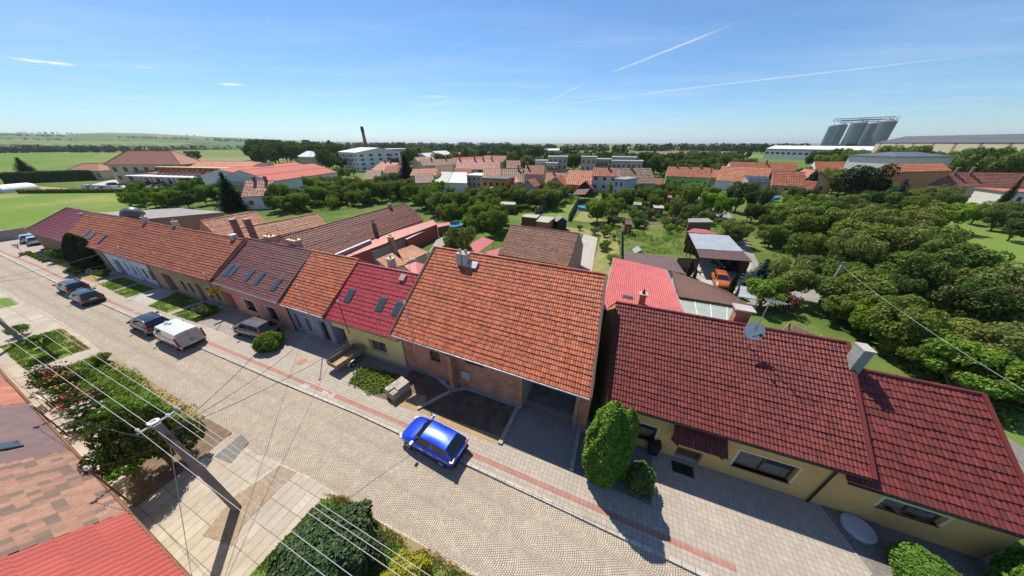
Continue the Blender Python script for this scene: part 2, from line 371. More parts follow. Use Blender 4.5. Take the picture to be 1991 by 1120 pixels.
# ---------------------------------------------------------------- street, pavements, front gardens (traced on the ground)
RK = [(-160, 430), (7, 497), (128, 557), (405, 680.5), (538, 738), (696, 802), (860, 878), (1100, 989), (1165, 1020), (1300, 1083), (1480, 1170)]
LK = [(1060, 1190), (930, 1120), (730, 1010), (600, 930), (470, 870), (400, 815), (300, 768), (215, 702), (172, 664), (100, 615), (0, 561), (-220, 470)]
sheet('street', RK+LK, .004, COB)
sheet('cross_road', [(-300, 470), (-100, 520), (0, 496), (40, 486), (110, 484), (80, 470), (40, 466), (0, 470), (-200, 470)], .010, ASPH)
UPL = [(1700, 1190), (1632, 1120), (1491, 1067), (1270, 987), (1143, 931), (1112, 917), (972, 866), (807, 798), (727, 771), (679, 746), (600, 715), (460, 658), (383, 629), (325, 609.5), (288, 596), (246, 580), (193, 554), (75, 500), (40, 484), (-60, 440)]
def kerbed(name, px, z, m, h):
    mb = MB(); mb.prism([(G(*q).x, G(*q).y) for q in px], 0.0, h); mb.uv = lambda p: st(p); return structure(mb.build(name, m))
kerbed('pavement', RK+UPL, 0, PAV, .10)
def strip(name, line, off0, off1, z0, z1, m):
    """a band that follows a traced line, off0..off1 metres to its left"""
    pts = [G(*q) for q in line]; mb = MB(); L, R = [], []
    for i, p in enumerate(pts):
        d = (pts[min(i+1, len(pts)-1)]-pts[max(i-1, 0)]).normalized(); n = V((-d.y, d.x, 0)); L.append(p+n*off0); R.append(p+n*off1)
    for i in range(len(pts)-1):
        a, b, c, d = R[i], R[i+1], L[i+1], L[i]
        if (b-a).cross(d-a).z < 0: a, b, c, d = d, c, b, a
        mb.hexa([V((q.x, q.y, z0)) for q in (a, b, c, d)]+[V((q.x, q.y, z1)) for q in (a, b, c, d)])
    mb.uv = lambda p: st(p); return structure(mb.build(name, m))
REDL = [(-100, 448), (75, 519), (216, 588), (412.6, 670.5), (550.7, 728.3), (784, 826), (1100, 965), (1200, 1008.7), (1310, 1056), (1430, 1108)]
strip('red_paving_stripe', REDL, -.14, .14, .05, .104, PAVRED)
strip('kerb', RK, -.16, .02, 0, .108, KERB)
strip('gutter_stones', [(930, 1120), (730, 1010), (600, 930), (470, 870), (400, 815), (300, 768), (215, 702), (172, 664), (100, 615), (0, 561)], -.05, .22, 0, .035, KERB)
WALLB = [(2200, 1230), (1905, 1072), (1560, 955), (1240, 850), (1128, 815), (1010, 772), (802, 705), (648, 660), (571, 630), (440, 590), (307, 545), (190, 500), (120, 470), (60, 455)]
kerbed('forecourt_paving', UPL+WALLB[::-1], 0, PAV, .096)
kerbed('left_pavement', LK+[(-220, 590), (-150, 1190)], 0, SLAB, .05)
sheet('left_old_concrete', [(0, 596), (55, 625), (105, 641), (52, 724), (0, 776), (-60, 800), (-60, 640)], .056, SLABOLD)
sheet('left_old_concrete_path', [(173, 681), (200, 694), (150, 704), (73, 733), (120, 786), (166, 838), (205, 822), (330, 852), (170, 935), (133, 876), (40, 776), (54, 724)], .058, SLABOLD)
sheet('left_lawn', [(0, 675), (110, 642), (140, 655), (173, 678), (54, 722)], .062, LAWN)
sheet('left_lawn_dry_edge', [(110, 641), (125, 641), (178, 680), (150, 686)], .066, DRYGR)
sheet('left_small_lawn', [(-40, 585), (20, 579), (38, 592), (0, 601), (-40, 600)], .062, LAWN)
sheet('flower_bed_soil', [(73, 733), (150, 705), (181, 693), (261, 727), (340, 775), (402, 815), (330, 850), (205, 822), (166, 838), (120, 786)], .062, GARDEN)
sheet('flower_bed_dry_edge', [(176, 690), (192, 690), (270, 727), (345, 774), (400, 812), (375, 818), (250, 735)], .066, DRYGR)
sheet('mulch_bed', [(330, 852), (405, 815), (452, 842), (392, 892), (300, 960), (262, 990), (250, 950), (262, 905)], .062, MULCH)
sheet('left_gravel_bed', [(460, 963), (490, 945), (545, 906), (577, 920), (545, 950), (475, 1021), (452, 1062), (395, 1042)], .062, GRAVEL)
sheet('left_gravel_strip', [(418, 889), (470, 845), (485, 860), (450, 902)], .063, GRAVELDK)
sheet('front_lawn', [(440, 1190), (485, 1121), (625, 972), (666, 968), (800, 1060), (930, 1132), (990, 1190)], .062, LAWN)
sheet('front_lawn_dry_edge', [(628, 960), (672, 966), (740, 1018), (852, 1078), (935, 1132), (900, 1135), (730, 1040), (665, 985)], .066, DRYGR)
# front gardens on the house side
PZ = .10
for i, px in enumerate([[(194, 554), (240, 540), (268, 551), (220, 567)], [(223, 570), (272, 553), (302, 563), (247, 580)], [(288, 596), (346, 570), (392, 587), (325, 609.5)], [(335, 613), (398, 590), (436, 604), (383, 629)]]):
    kerbed('front_lawn', px, 0, LAWN, PZ+.02+.002*i)
for i, px in enumerate([[(95, 509), (130, 500), (160, 515), (125, 526)], [(130, 529), (160, 517), (182, 528), (150, 538)], [(152, 541), (185, 530), (205, 541), (186, 551)]]):
    kerbed('front_bed', px, 0, DRYGR, PZ+.006+.002*i)
kerbed('front_bed', [(78, 492), (110, 478), (160, 500), (112, 507)], 0, MULCH, PZ+.004)
sheet('concrete_drive', [(247, 580.5), (302, 563), (345, 569), (288, 595.5)], PZ+.002, CONC)
sheet('grey_drive', [(384, 629), (437, 604), (475, 608), (560, 640), (530, 672), (460, 657)], PZ+.003, PAVDK)
kerbed('weed_bed', [(679, 746), (700, 712), (780, 730), (775, 752), (727, 771)], 0, GARDEN, PZ+.012)
sheet('gravel_strip', [(685, 692), (690, 684), (800, 722), (792, 736), (700, 712)], PZ+.008, GRAVELDK)
sheet('soil_yard', [(727, 771), (775, 750), (790, 728), (802, 719), (880, 742), (1012, 785), (974, 866), (880, 832), (807, 798)], PZ+.006, SOIL)
sheet('sand_patch', [(768, 788), (783, 762), (830, 772), (822, 805)], PZ+.010, SAND)
sheet('sand_edge', [(755, 782), (800, 784), (870, 815), (985, 855), (970, 866), (880, 832), (807, 798)], PZ+.014, SAND)
sheet('block_driveway', [(975, 866), (1008, 783), (1128, 826), (1112, 916)], PZ+.004, PAVDK)
sheet('gravel_bed', [(1113, 919), (1130, 832), (1268, 872), (1268, 987), (1143, 932)], PZ+.006, GRAVELDK)
sheet('gravel_bed', [(1584, 977), (1905, 1075), (2200, 1190), (2200, 1330), (1760, 1180), (1692, 1121), (1654, 1071)], PZ+.006, GRAVELDK)
for (a, b, w) in [((1010, 787), (972, 866), .28), ((1127, 828), (1111, 917), .22), ((880, 762), (812, 798), .22), ((880, 762), (905, 757), .2), ((905, 757), (1000, 790), .2), ((850, 735), (880, 762), .25), ((1560, 962), (1250, 868), .18), ((1584, 977), (1692, 1121), .08), ((1268, 985), (1268, 884), .07),
                  ((247, 581), (304, 563), .12), ((288, 597), (318, 582), .12), ((318, 582), (346, 569), .12), ((220, 569), (268, 552), .1), ((384, 630), (436, 605), .12)]:
    p, q = G(*a), G(*b); d = (q-p).normalized(); n = V((-d.y, d.x, 0))*w/2; hh = .24 if w > .15 else .14
    mb = MB(); mb.obox(p-n, q-p, n*2, (0, 0, hh)); mb.uv = lambda p: st(p); structure(mb.build('garden_kerb', CONC))
# ---------------------------------------------------------------- roofs, walls, openings
def tiles(mb, A, B, C, D, rows, cols, wave=.035, step=.045, npt=3):
    """interlocking tiles on the slope A(eave left) B(eave right) C(ridge right) D(ridge left); each tile an island"""
    A, B, C, D = [V(p) for p in (A, B, C, D)]; N = (B-A).cross(D-A).normalized()
    prof = {3: (0, 1, 0), 4: (0, .9, .9, 0), 5: (0, .8, 1, .8, 0)}[npt]; rng = random.Random(int(A.x*100) % 1000)
    def P(u, v): return (A.lerp(B, u)).lerp(D.lerp(C, u), v)
    for r in range(rows):
        v0, v1 = r/rows, min(1, (r+1.12)/rows)
        for c in range(cols):
            h0 = step*(1+rng.uniform(-.2, .2)); top, bot, lip = [], [], []; ju, jv = rng.uniform(-.05, .05)/cols, rng.uniform(-.05, .05)/rows; sg = .007*math.sin(c*9.7/cols+r*.9)+.006*math.sin(r*2.1+c*.05)
            for k, q in enumerate(prof):
                u = (c+k/(npt-1))/cols+ju; a = P(u, v0+(jv if r else 0))+N*sg; b = P(u, v1)+N*sg
                bot.append(a+N*(h0+q*wave)); top.append(b+N*(q*wave*.9+.004)); lip.append(a+N*(-.012))
            o = len(mb.v); mb.v.extend([tuple(p) for p in bot+top+lip]); n = npt
            for k in range(n-1):
                mb.f.append((o+k, o+k+1, o+n+k+1, o+n+k)); mb.f.append((o+2*n+k, o+2*n+k+1, o+k+1, o+k))
    return mb
def tilemat(name, col, var=.25, patch=None, rough=.62, spec=.4, lichen=0.0):
    if name in MATS: return MATS[name]
    m, t, b = newmat(name); tc = t.n.new('ShaderNodeTexCoord').outputs['Object']; g = t.n.new('ShaderNodeNewGeometry').outputs['Random Per Island']
    c = t.mix(g, [x*(1-var) for x in col], [min(1, x*(1+var)) for x in col])
    c = t.mix(t.range(t.noise(tc, .7, 5, .65), .42, .72, 0, .5), c, patch or [x*.6 for x in col])
    c = t.mix(t.range(t.noise(tc, 22, 3, .7), .5, .8, 0, .35), c, [x*.5 for x in col])
    if lichen: c = t.mix(t.range(t.noise(tc, 9, 4, .75), .72-lichen*.1, .76, 0, .8), c, (.42, .38, .30))
    t.l.new(c, b.inputs['Base Color']); b.inputs['Roughness'].default_value = rough; b.inputs['Specular IOR Level'].default_value = spec
    bump(t, b, t.noise(tc, 60, 3), .15, .01); return m
T_ORANGE = tilemat('orange_tile', (.44, .115, .05), .34, (.36, .15, .09), lichen=.12)
T_OLDOR = tilemat('weathered_orange_tile', (.36, .115, .058), .25, (.22, .08, .048), lichen=.15)
T_MAROON = tilemat('maroon_tile', (.175, .034, .030), .26, (.115, .030, .028), .55, .35, .22)
T_BROWNRED = tilemat('brown_red_tile', (.165, .062, .056), .2, (.22, .09, .08), .5, .5)
T_RED = tilemat('red_metal_tile', (.38, .045, .05), .12, (.32, .04, .045), .42, .5)
T_DKRED = tilemat('dark_red_tile', (.20, .042, .043), .12, (.20, .05, .05), .45, .5)
T_WING = tilemat('brown_wing_tile', (.19, .062, .045), .22, (.14, .05, .04), .6)
T_PALE = tilemat('pale_orange_tile', (.46, .215, .12), .28, (.34, .14, .08))
T_BARN = tilemat('brown_barn_tile', (.25, .135, .095), .25, (.20, .11, .08), .8)
METAL = mat('zinc', (.45, .46, .47), .45, .1, 2, None, metal=.6, spec=.5)
BROWNMET = mat('brown_sheet_metal', (.15, .088, .072), .45, .1, 1, None, spec=.5)
BLACKISH = mat('black_plastic', (.02, .02, .022), .5, .1)
WOODBR = mat('brown_wood', (.17, .075, .035), .6, .25, 6)
WOODLT = mat('raw_wood', (.40, .27, .15), .8, .25, 8)
CREAM = mat('cream_trim', (.66, .58, .36), .9, .06)
WHITEP = mat('white_paint', (.74, .73, .70), .7, .05)
GREYW = mat('pale_grey_render', (.50, .49, .47), .9, .1)
GLASS = glassmat('window_glass', (.03, .035, .04), .08)
SKYG = glassmat('skylight_glass', (.05, .06, .07), .04)
CURT = mat('net_curtain', (.16, .155, .15), .9, .35, 7)
DARKIN = mat('dark_interior', (.015, .014, .013), .9, .2)
CHIMW = mat('whitewashed_chimney', (.50, .48, .45), .9, .15, 4, (.36, .34, .32))
BRICKM = None
def brickwall(name, c1, c2, mortar, w=.38, h=.25):
    m, t, b = newmat(name); tc = t.n.new('ShaderNodeTexCoord').outputs['Object']; x, y, z = t.sep(tc)
    s = t.math('ADD', t.math('MULTIPLY', x, SD.x), t.math('MULTIPLY', y, SD.y)); s = t.math('ADD', s, t.math('MULTIPLY', t.math('ADD', t.math('MULTIPLY', x, SN.x), t.math('MULTIPLY', y, SN.y)), .9))
    br = t.n.new('ShaderNodeTexBrick'); t.l.new(t.comb(s, z, 0), br.inputs['Vector']); br.inputs['Scale'].default_value = 1
    br.inputs['Color1'].default_value = c4(c1); br.inputs['Color2'].default_value = c4(c2); br.inputs['Mortar'].default_value = c4(mortar)
    br.inputs['Brick Width'].default_value = w; br.inputs['Row Height'].default_value = h; br.inputs['Mortar Size'].default_value = .010
    c = t.mix(t.range(t.noise(tc, .8, 6, .65), .48, .62, 0, .55), br.outputs['Color'], [x*.55 for x in c1])
    c = t.mix(t.range(t.noise(tc, 1.3, 5, .7), .6, .68, 0, .8), c, (.40, .36, .33))
    t.l.new(c, b.inputs['Base Color']); b.inputs['Roughness'].default_value = .9; bump(t, b, br.outputs['Fac'], -.4, .02); return m
BRICK = brickwall('hollow_brick', (.50, .22, .13), (.60, .30, .19), (.36, .22, .15))
REDBRICK = brickwall('red_brick', (.40, .13, .06), (.50, .18, .09), (.33, .24, .19), .25, .08)

def wall_open(mb, P0, d, L, h, ops, n, rev=.18):
    """front wall from P0 along d with rectangular openings (s0,s1,z0,z1) and their reveals (n points indoors)"""
    ss = sorted({0.0, L}|{o[0] for o in ops}|{o[1] for o in ops}); zs = sorted({0.0, h}|{o[2] for o in ops}|{o[3] for o in ops})
    Z = V((0, 0, 1))
    for a, b in zip(ss[:-1], ss[1:]):
        for c, e in zip(zs[:-1], zs[1:]):
            if any(o[0]-1e-6 <= a and b <= o[1]+1e-6 and o[2]-1e-6 <= c and e <= o[3]+1e-6 for o in ops): continue
            mb.poly(P0+d*a+Z*c, P0+d*b+Z*c, P0+d*b+Z*e, P0+d*a+Z*e)
    for (a, b, c, e, *r) in ops:
        q = n*(r[0] if r else rev); p = [P0+d*a+Z*c, P0+d*b+Z*c, P0+d*b+Z*e, P0+d*a+Z*e]
        for i in range(4): mb.poly(p[i], p[(i+1) % 4], p[(i+1) % 4]+q, p[i]+q)
def window(parent, P0, d, n, o, frame, depth=.14, panes=2, sill=None, trim=None, glass=None, curtain=True, thick=.06):
    a, b, c, e = o[:4]; Z = V((0, 0, 1)); w = MB(); B0 = P0+n*depth
    def bar(s0, s1, z0, z1, pr=0): w.obox(B0+d*s0+Z*z0-n*(.03+pr), d*(s1-s0), n*.06, Z*(z1-z0))
    f = thick; bar(a, b, c, c+f); bar(a, b, e-f, e); bar(a, a+f, c+f, e-f); bar(b-f, b, c+f, e-f)
    for k in range(1, panes):
        m = a+(b-a)*k/panes; bar(m-f*.7, m+f*.7, c+f, e-f)
    wo = w.build('window', frame, parent)
    g = MB(); g.obox(B0+d*(a+.01)+Z*(c+.01)+n*.005, d*(b-a-.02), n*.012, Z*(e-c-.02)); g.build('pane', glass or GLASS, wo)
    if curtain:
        k = MB(); x = a
        for i in range(panes):
            s0 = a+(b-a)*i/panes+f; s1 = a+(b-a)*(i+1)/panes-f; k.obox(B0+d*s0+Z*(c+f)+n*.0, d*(s1-s0)*.96, n*.003, Z*(e-c-2*f)*(.55 if i % 2 else .96))
        if curtain != 'none': k.build('blind', CURT, wo)
    if sill:
        q = MB(); q.obox(P0+d*(a-.05)+Z*(c-.05)-n*.07, d*(b-a+.1), n*(.07+depth-.04), Z*.05); q.build('sill', sill, wo)
    if trim:
        q = MB(); tw = .13
        for (s0, s1, z0, z1) in ((a-tw, b+tw, e, e+tw), (a-tw, a, c, e), (b, b+tw, c, e)): q.obox(P0+d*s0+Z*z0-n*.025, d*(s1-s0), n*.03, Z*(z1-z0))
        q.build('surround', trim, wo)
    return wo
def door(parent, P0, d, n, o, m, depth=.25, glassed=False, handle=True, label=None, name='door'):
    a, b, c, e = o[:4]; Z = V((0, 0, 1)); B0 = P0+n*depth; w = MB(); w.obox(B0+d*a+Z*c, d*(b-a), n*.05, Z*(e-c))
    for z0, z1 in ((.12, .42), (.5, .9)):
        w.obox(B0+d*(a+(b-a)*.14)+Z*(c+(e-c)*z0)-n*.02, d*(b-a)*.72, n*.02, Z*(e-c)*(z1-z0))
    o2 = w.build(name, m, parent)
    if handle: MB().obox(B0+d*(b-.16)+Z*(c+1.0)-n*.07, d*.1, n*.03, Z*.03).build('handle', METAL, o2)
    if glassed: MB().obox(B0+d*(a+(b-a)*.3)+Z*(c+(e-c)*.55)-n*.03, d*(b-a)*.4, n*.012, Z*(e-c)*.28).build('pane', GLASS, o2)
    return o2

class House:
    def __init__(s, name, label, cat, eL, eR, rL, rR, ze, oh, wallm, tilem, rows, cols, wave=.035, step=.045, ops=(), cap=True, gut=None, depth=None, gablem=None, zr=None, npt=3, group=None, base=0.0, backm=None, rake=.0):
        A, B = [q.copy() if isinstance(q, V) else G(*q, ze) for q in (eL, eR)]; d = (B-A); L = d.length; d = d.normalized(); n = V((-d.y, d.x, 0))
        if zr is None:
            best = None
            for k in range(1, 160):
                z = ze+.05*k+.4
                if z > 15.5: break
                l, r = G(*rL, z)-A, G(*rR, z)-A; e = l.dot(d)**2+(r.dot(d)-L)**2
                if best is None or e < best[0]: best = (e, z)
            zr = best[1]
        s.zr = zr; RL, RR = [q.copy() if isinstance(q, V) else G(*q, zr) for q in (rL, rR)]
        tl = (V((RL.x, RL.y, 0))-V((A.x, A.y, 0))).dot(n); tr = (V((RR.x, RR.y, 0))-V((B.x, B.y, 0))).dot(n)
        # square up the plan while keeping the traced ridge line
        RL += n*((tl+tr)/2-tl); RR += n*((tl+tr)/2-tr)
        s.A, s.B, s.RL, s.RR, s.d, s.n, s.L, s.ze = A, B, RL, RR, d, n, L, ze
        s.tan = (zr-ze)/((tl+tr)/2); s.N = (B-A).cross(RL-A).normalized()
        bl = V((2*RL.x-A.x, 2*RL.y-A.y, ze)); br = V((2*RR.x-B.x, 2*RR.y-B.y, ze))
        s.BL, s.BR = bl, br
        s.P0 = V((A.x, A.y, 0))+n*oh; s.h = ze+oh*s.tan-.10
        c = (A+B+bl+br)/4; s.o = thing(name, label, cat, (c.x, c.y, 0), group); s.wallm = wallm
        s.ops = []; s.spec = []
        for sp in ops:
            k, tlp, brp = sp[0], sp[1], sp[2]; kw = sp[3] if len(sp) > 3 else {}
            if isinstance(tlp, tuple):
                p, q = onplane(*tlp, s.P0, n)-s.P0, onplane(*brp, s.P0, n)-s.P0; o = [p.dot(d), q.dot(d), q.z, p.z]
            else: o = list(kw.pop('rect'))
            if k == 'door' or k == 'gap': o[2] = kw.get('z0', 0.02)
            o[0] = max(.08, o[0]); o[1] = min(L-.08, o[1]); o[3] = min(s.h-.08, o[3])
            if o[1]-o[0] < .25 or o[3]-o[2] < .25: continue
            s.ops.append((o[0], o[1], o[2], o[3], kw.get('rev', .18))); s.spec.append((k, o, kw))
        w = MB(); wall_open(w, s.P0, d, L, s.h, s.ops, n)
        # back and gable walls
        q = [V((p.x, p.y, 0)) for p in (A+n*oh, bl-n*oh, br-n*oh, B+n*oh)]; Z = V((0, 0, 1)); h = s.h
        w.poly(q[1], q[2], q[2]+Z*h, q[1]+Z*h)
        gb = w if gablem is None else MB(); g2 = w if gablem is None else MB()
        gb.poly(q[1], q[0], q[0]+Z*h, V((RL.x, RL.y, zr-.12)), q[1]+Z*h); g2.poly(q[3], q[2], q[2]+Z*h, V((RR.x, RR.y, zr-.12)), q[3]+Z*h)
        s.wall = w.build('wall', wallm, s.o)
        if gablem is not None: gb.build('gable_wall', gablem, s.o); g2.build('gable_wall', gablem, s.o)
        for (k, o, kw) in s.spec:
            kw = dict(kw); kw.pop('rev', None); kw.pop('z0', None)
            if k == 'win': window(s.o, s.P0, d, n, o, kw.pop('frame', WOODBR), **kw)
            elif k == 'door': door(s.o, s.P0, d, n, o, kw.pop('m', WOODBR), **kw)
            elif k == 'gap':
                pass
        r = MB(); r.slab([A, B, RR, RL], .10); r.slab([bl, RL, RR, br][::1] if False else [br, bl, RL, RR], .10)
        tiles(r, A+s.N*.004, B+s.N*.004, RR+s.N*.004, RL+s.N*.004, rows, cols, wave, step, npt)
        tiles(r, br, bl, RL, RR, max(5, rows//2), max(8, cols//3), wave, step, 3)
        s.roof = r.build('roof', tilem, s.o)
        if cap:
            m = MB(); Lr = (RR-RL).length; k = max(4, int(Lr/.42)); e = (RR-RL).normalized()
            for i in range(k):
                m.tube(RL+e*(Lr*i/k)+V((0, 0, .02)), RL+e*(Lr*(i+1.08)/k)+V((0, 0, .02)), .125, .10, 8)
            m.build('ridge_cap', tilem, s.roof)
        if gut is not None:
            m = MB(); k = V((0, 0, -.06)); m.tube(A-n*.06+k, B-n*.06+k, .065, .065, 8); m.build('gutter', gut, s.o)
    def roofpt(s, px, py): return onplane(px, py, s.A, s.N)
    def skylight(s, px, py, w=.66, h=1.18, frame=None, label=None):
        c = s.roofpt(px, py); sl = s.N.cross(s.d).normalized(); f = MB(); f.obox(c-s.d*w/2-sl*h/2-s.N*.02, s.d*w, sl*h, s.N*.15)
        f.obox(c-s.d*(w/2+.07)-sl*(h/2+.10)-s.N*.02, s.d*(w+.14), sl*(h+.2), s.N*.085)
        fo = f.build('skylight', frame or MATS['dark_grey_metal'], s.o)
        MB().obox(c-s.d*(w/2-.06)-sl*(h/2-.07)+s.N*.131, s.d*(w-.12), sl*(h-.14), s.N*.008).build('pane', SKYG, fo)
        return fo
    def chimney(s, px, py, w, dp, hgt, m, capm=None, pots=1, back=0.0, name='chimney', label=None):
        """px,py: where the stack leaves the front slope; back moves it behind the ridge"""
        c = s.roofpt(px, py)+s.n*back; z0 = c.z-1.2-abs(back)*.8; X, Y = s.d*w, s.n*dp; Z = V((0, 0, 1))
        b = MB(); b.obox(V((c.x, c.y, z0))-X/2, X, Y, Z*(c.z+hgt-z0)); o = b.build(name, m, s.o)
        cp = MB(); cp.obox(V((c.x, c.y, c.z+hgt))-X*.56-Y*.08, X*1.12, Y*1.16, Z*.09); cp.build('chimney_cap', capm or CONC, o)
        for k in range(pots):
            q = V((c.x, c.y, c.z+hgt+.09))+Y*.5+X*((k+.5)/pots-.5); MB().lathe(q, [(.11, 0), (.10, .3), (.075, .3), (.075, .1)], 10).build('chimney_pot', m if m is not CHIMW else METAL, o)
        if label: o['label'] = label
        return o
mat('dark_grey_metal', (.10, .105, .11), .4, .1, 2, None, spec=.5)
WSLAT = None
def slatmat(name, a, b_, w=.8):
    m, t, b = newmat(name); tc = t.n.new('ShaderNodeTexCoord').outputs['Object']; x, y, z = t.sep(tc)
    s = t.math('ADD', t.math('MULTIPLY', x, SD.x), t.math('MULTIPLY', y, SD.y)); k = t.math('FRACT', t.math('DIVIDE', s, w))
    c = t.mix(t.math('GREATER_THAN', k, .62), a, b_); c = t.mix(t.range(t.noise(tc, 3, 4), .4, .7, 0, .5), c, [q*.7 for q in a])
    t.l.new(c, b.inputs['Base Color']); b.inputs['Roughness'].default_value = .85; return m
R_BEIGE = mat('beige_brown_render', (.42, .30, .18), .92, .12, .8, None, .15, 60)
R_SALMON = mat('salmon_render', (.70, .33, .235), .92, .08, .9, (.66, .30, .21), .15, 60)
R_BLUE = mat('blue_grey_render', (.30, .32, .41), .92, .08, .9, None, .15, 60)
R_YELLOW = mat('pale_yellow_render', (.76, .66, .30), .92, .06, .8, (.70, .60, .27), .12, 60)
R_OCHRE = mat('ochre_render', (.68, .42, .16), .92, .08, .9, (.63, .385, .145), .2, 70)
R_WHITE = mat('lilac_white_render', (.74, .72, .78), .92, .06, .9, None, .1, 60)
H = {}
H[1] = House('terraced_house', 'end house with dark red roof and striped wooden street front', 'house', (49, 448), (114, 468), (130.6, 404), (176, 412.6), 3.6, .35, slatmat('striped_cladding', (.33, .20, .10), (.15, .065, .035), 1.0), T_DKRED, 13, 46, .028, .06, gut=BROWNMET,
    ops=[('win', (92, 480), (97, 489), {'curtain': 'none'})])
H[2] = House('terraced_house', 'orange tiled house behind the tall dark column conifer', 'house', (114, 468), (185, 484), (176, 412.6), (245, 425), 3.6, .35, R_BEIGE, T_OLDOR, 14, 46, .03, .06, gut=BROWNMET,
    ops=[('win', 0, 0, {'rect': (2.2, 3.4, 1, 2.3)}), ('win', 0, 0, {'rect': (8.2, 9.4, 1, 2.3)})])
H[3] = House('terraced_house', 'lilac white house with orange roof beside the dark column conifer', 'house', (185, 484), (272.6, 510), (245, 424.5), (334, 441.5), 3.65, .35, R_WHITE, T_OLDOR, 15, 62, .03, .06, gut=BROWNMET,
    ops=[('door', (217, 503), (246, 530), {'m': WOODBR, 'depth': .3, 'rev': .3}), ('win', (238, 509), (252, 524), {'sill': GREYW}), ('win', 0, 0, {'rect': (7.1, 7.9, .9, 2.2), 'sill': GREYW}), ('door', 0, 0, {'rect': (8.6, 9.5, 0, 2.2), 'm': GREYW}),
         ('win', 0, 0, {'rect': (10.2, 11.2, .9, 2.2), 'sill': GREYW}), ('win', 0, 0, {'rect': (11.9, 12.9, .9, 2.2), 'sill': GREYW})])
H[4] = House('terraced_house', 'beige brown house with long weathered orange roof and wide gate', 'house', (272, 510), (407, 546), (334, 441), (473, 466), 3.8, .35, R_BEIGE, T_OLDOR, 17, 76, .03, .06, gut=BROWNMET,
    ops=[('door', 0, 0, {'rect': (2.4, 4.6, 0, 2.6), 'm': WOODBR, 'depth': .35, 'rev': .35, 'name': 'gate'}), ('win', 0, 0, {'rect': (6.3, 7.3, .9, 2.3), 'trim': CREAM, 'panes': 1}), ('win', 0, 0, {'rect': (7.9, 8.9, .9, 2.3), 'trim': CREAM, 'panes': 1}), ('door', 0, 0, {'rect': (9.7, 10.6, 0, 2.4), 'm': BLACKISH, 'rev': .3}),
         ('win', 0, 0, {'rect': (11.8, 12.7, .9, 2.3), 'trim': CREAM, 'panes': 1}), ('win', 0, 0, {'rect': (13.3, 14.2, .9, 2.3), 'trim': CREAM, 'panes': 1})])
H[5] = House('terraced_house', 'salmon pink house with brown red roof and five skylights', 'house', (405, 546), (540.7, 588.5), (478, 463), (608.5, 489), 3.6, .35, R_SALMON, T_BROWNRED, 21, 66, .030, .05, gut=METAL,
    ops=[('door', (432, 566), (468, 606), {'m': WOODBR, 'depth': .6, 'rev': .6}), ('win', (471, 580), (502, 607), {'frame': WOODBR, 'trim': WHITEP, 'sill': METAL, 'rev': .3, 'depth': .27, 'panes': 2, 'curtain': 'none'}), ('win', (515, 594), (545, 623), {'trim': WHITEP, 'sill': METAL, 'rev': .3, 'depth': .27, 'panes': 2, 'curtain': 'none'})])
H[6] = House('terraced_house', 'narrow blue grey house with bright orange tiled roof', 'house', (544.5, 591), (627, 616), (608.5, 488), (697.6, 505.6), 3.45, .35, R_BLUE, T_ORANGE, 20, 38, .028, .055, gut=WHITEP,
    ops=[('win', (569, 609), (588, 637), {'panes': 1, 'sill': GREYW}), ('win', (591, 618), (609, 645), {'panes': 1, 'sill': GREYW}), ('door', (617, 623), (646, 665), {'m': BLACKISH, 'rev': .3})])
H[7] = House('terraced_house', 'pale yellow house with red glossy roof and three skylights', 'house', (627, 617), (774, 661), (699, 509), (812, 537), 3.25, .35, R_YELLOW, T_RED, 15, 29, .032, .045, gut=BROWNMET, npt=5,
    ops=[('door', (642, 632), (682, 678), {'m': WOODBR, 'depth': .75, 'rev': .75, 'glassed': True}), ('win', (715, 658), (755, 692), {'frame': BLACKISH, 'rev': .4, 'depth': .36, 'panes': 2})])
H[8] = House('brick_house', 'unfinished bare brick house with large orange tiled roof', 'house', (758, 649), (1150, 775), (838, 484), (1182, 530), 4.4, .95, BRICK, T_ORANGE, 26, 92, .028, .055, gut=METAL, gablem=BROWNMET,
    ops=[('win', (834, 680), (857, 707), {'frame': WOODBR, 'panes': 2, 'curtain': 'none'}), ('win', (903, 690), (940, 716), {'frame': BLACKISH, 'curtain': 'none'}), ('gap', 0, 0, {'rect': (10.3, 13.9, 0, 3.3), 'rev': .4})])
H[9] = House('ochre_house', 'ochre house with wide maroon tiled roof and dish antenna', 'house', (1182, 782), (1700, 932), (1198, 584), (1655, 674), 3.5, .4, R_OCHRE, T_MAROON, 22, 70, .036, .052, gut=BLACKISH, npt=5,
    ops=[('win', (1215, 813), (1270, 858), {'frame': WOODBR, 'trim': CREAM, 'rev': .25, 'depth': .2, 'sill': WOODBR}), ('win', (1440, 876), (1532, 938), {'frame': WOODBR, 'trim': CREAM, 'rev': .25, 'depth': .2, 'sill': WOODBR}),
         ('door', (1318, 868), (1355, 905), {'m': WOODBR, 'rev': .35})])
q10 = [G(1650, 935.5, 2.9), G(2040, 1056, 2.9), G(1911, 768, 6.35)]
H[10] = House('ochre_house', 'lower ochre house at the right edge with maroon roof', 'house', q10[0], q10[1], q10[2]-(q10[1]-q10[0]), q10[2], 2.9, .4, R_OCHRE, T_MAROON, 15, 32, .036, .052, gut=BLACKISH, npt=5, zr=6.35,
    ops=[('win', (1722, 968), (1822, 1022), {'frame': WOODBR, 'trim': CREAM, 'rev': .25, 'depth': .2, 'sill': WOODBR})])
for px, py in ((170, 454.5), (181, 458.5)): H[2].skylight(px, py, .75, 1.3)
H[3].skylight(200, 465, .55, 1.2)
for px, py in ((446.5, 525.7), (455.8, 527.5), (486.7, 535.8), (505.5, 542), (538.7, 553.4)): H[5].skylight(px, py, .68, 1.35)
for px, py in ((681, 575), (742, 592), (774, 601)): H[7].skylight(px, py, .7, 1.2)
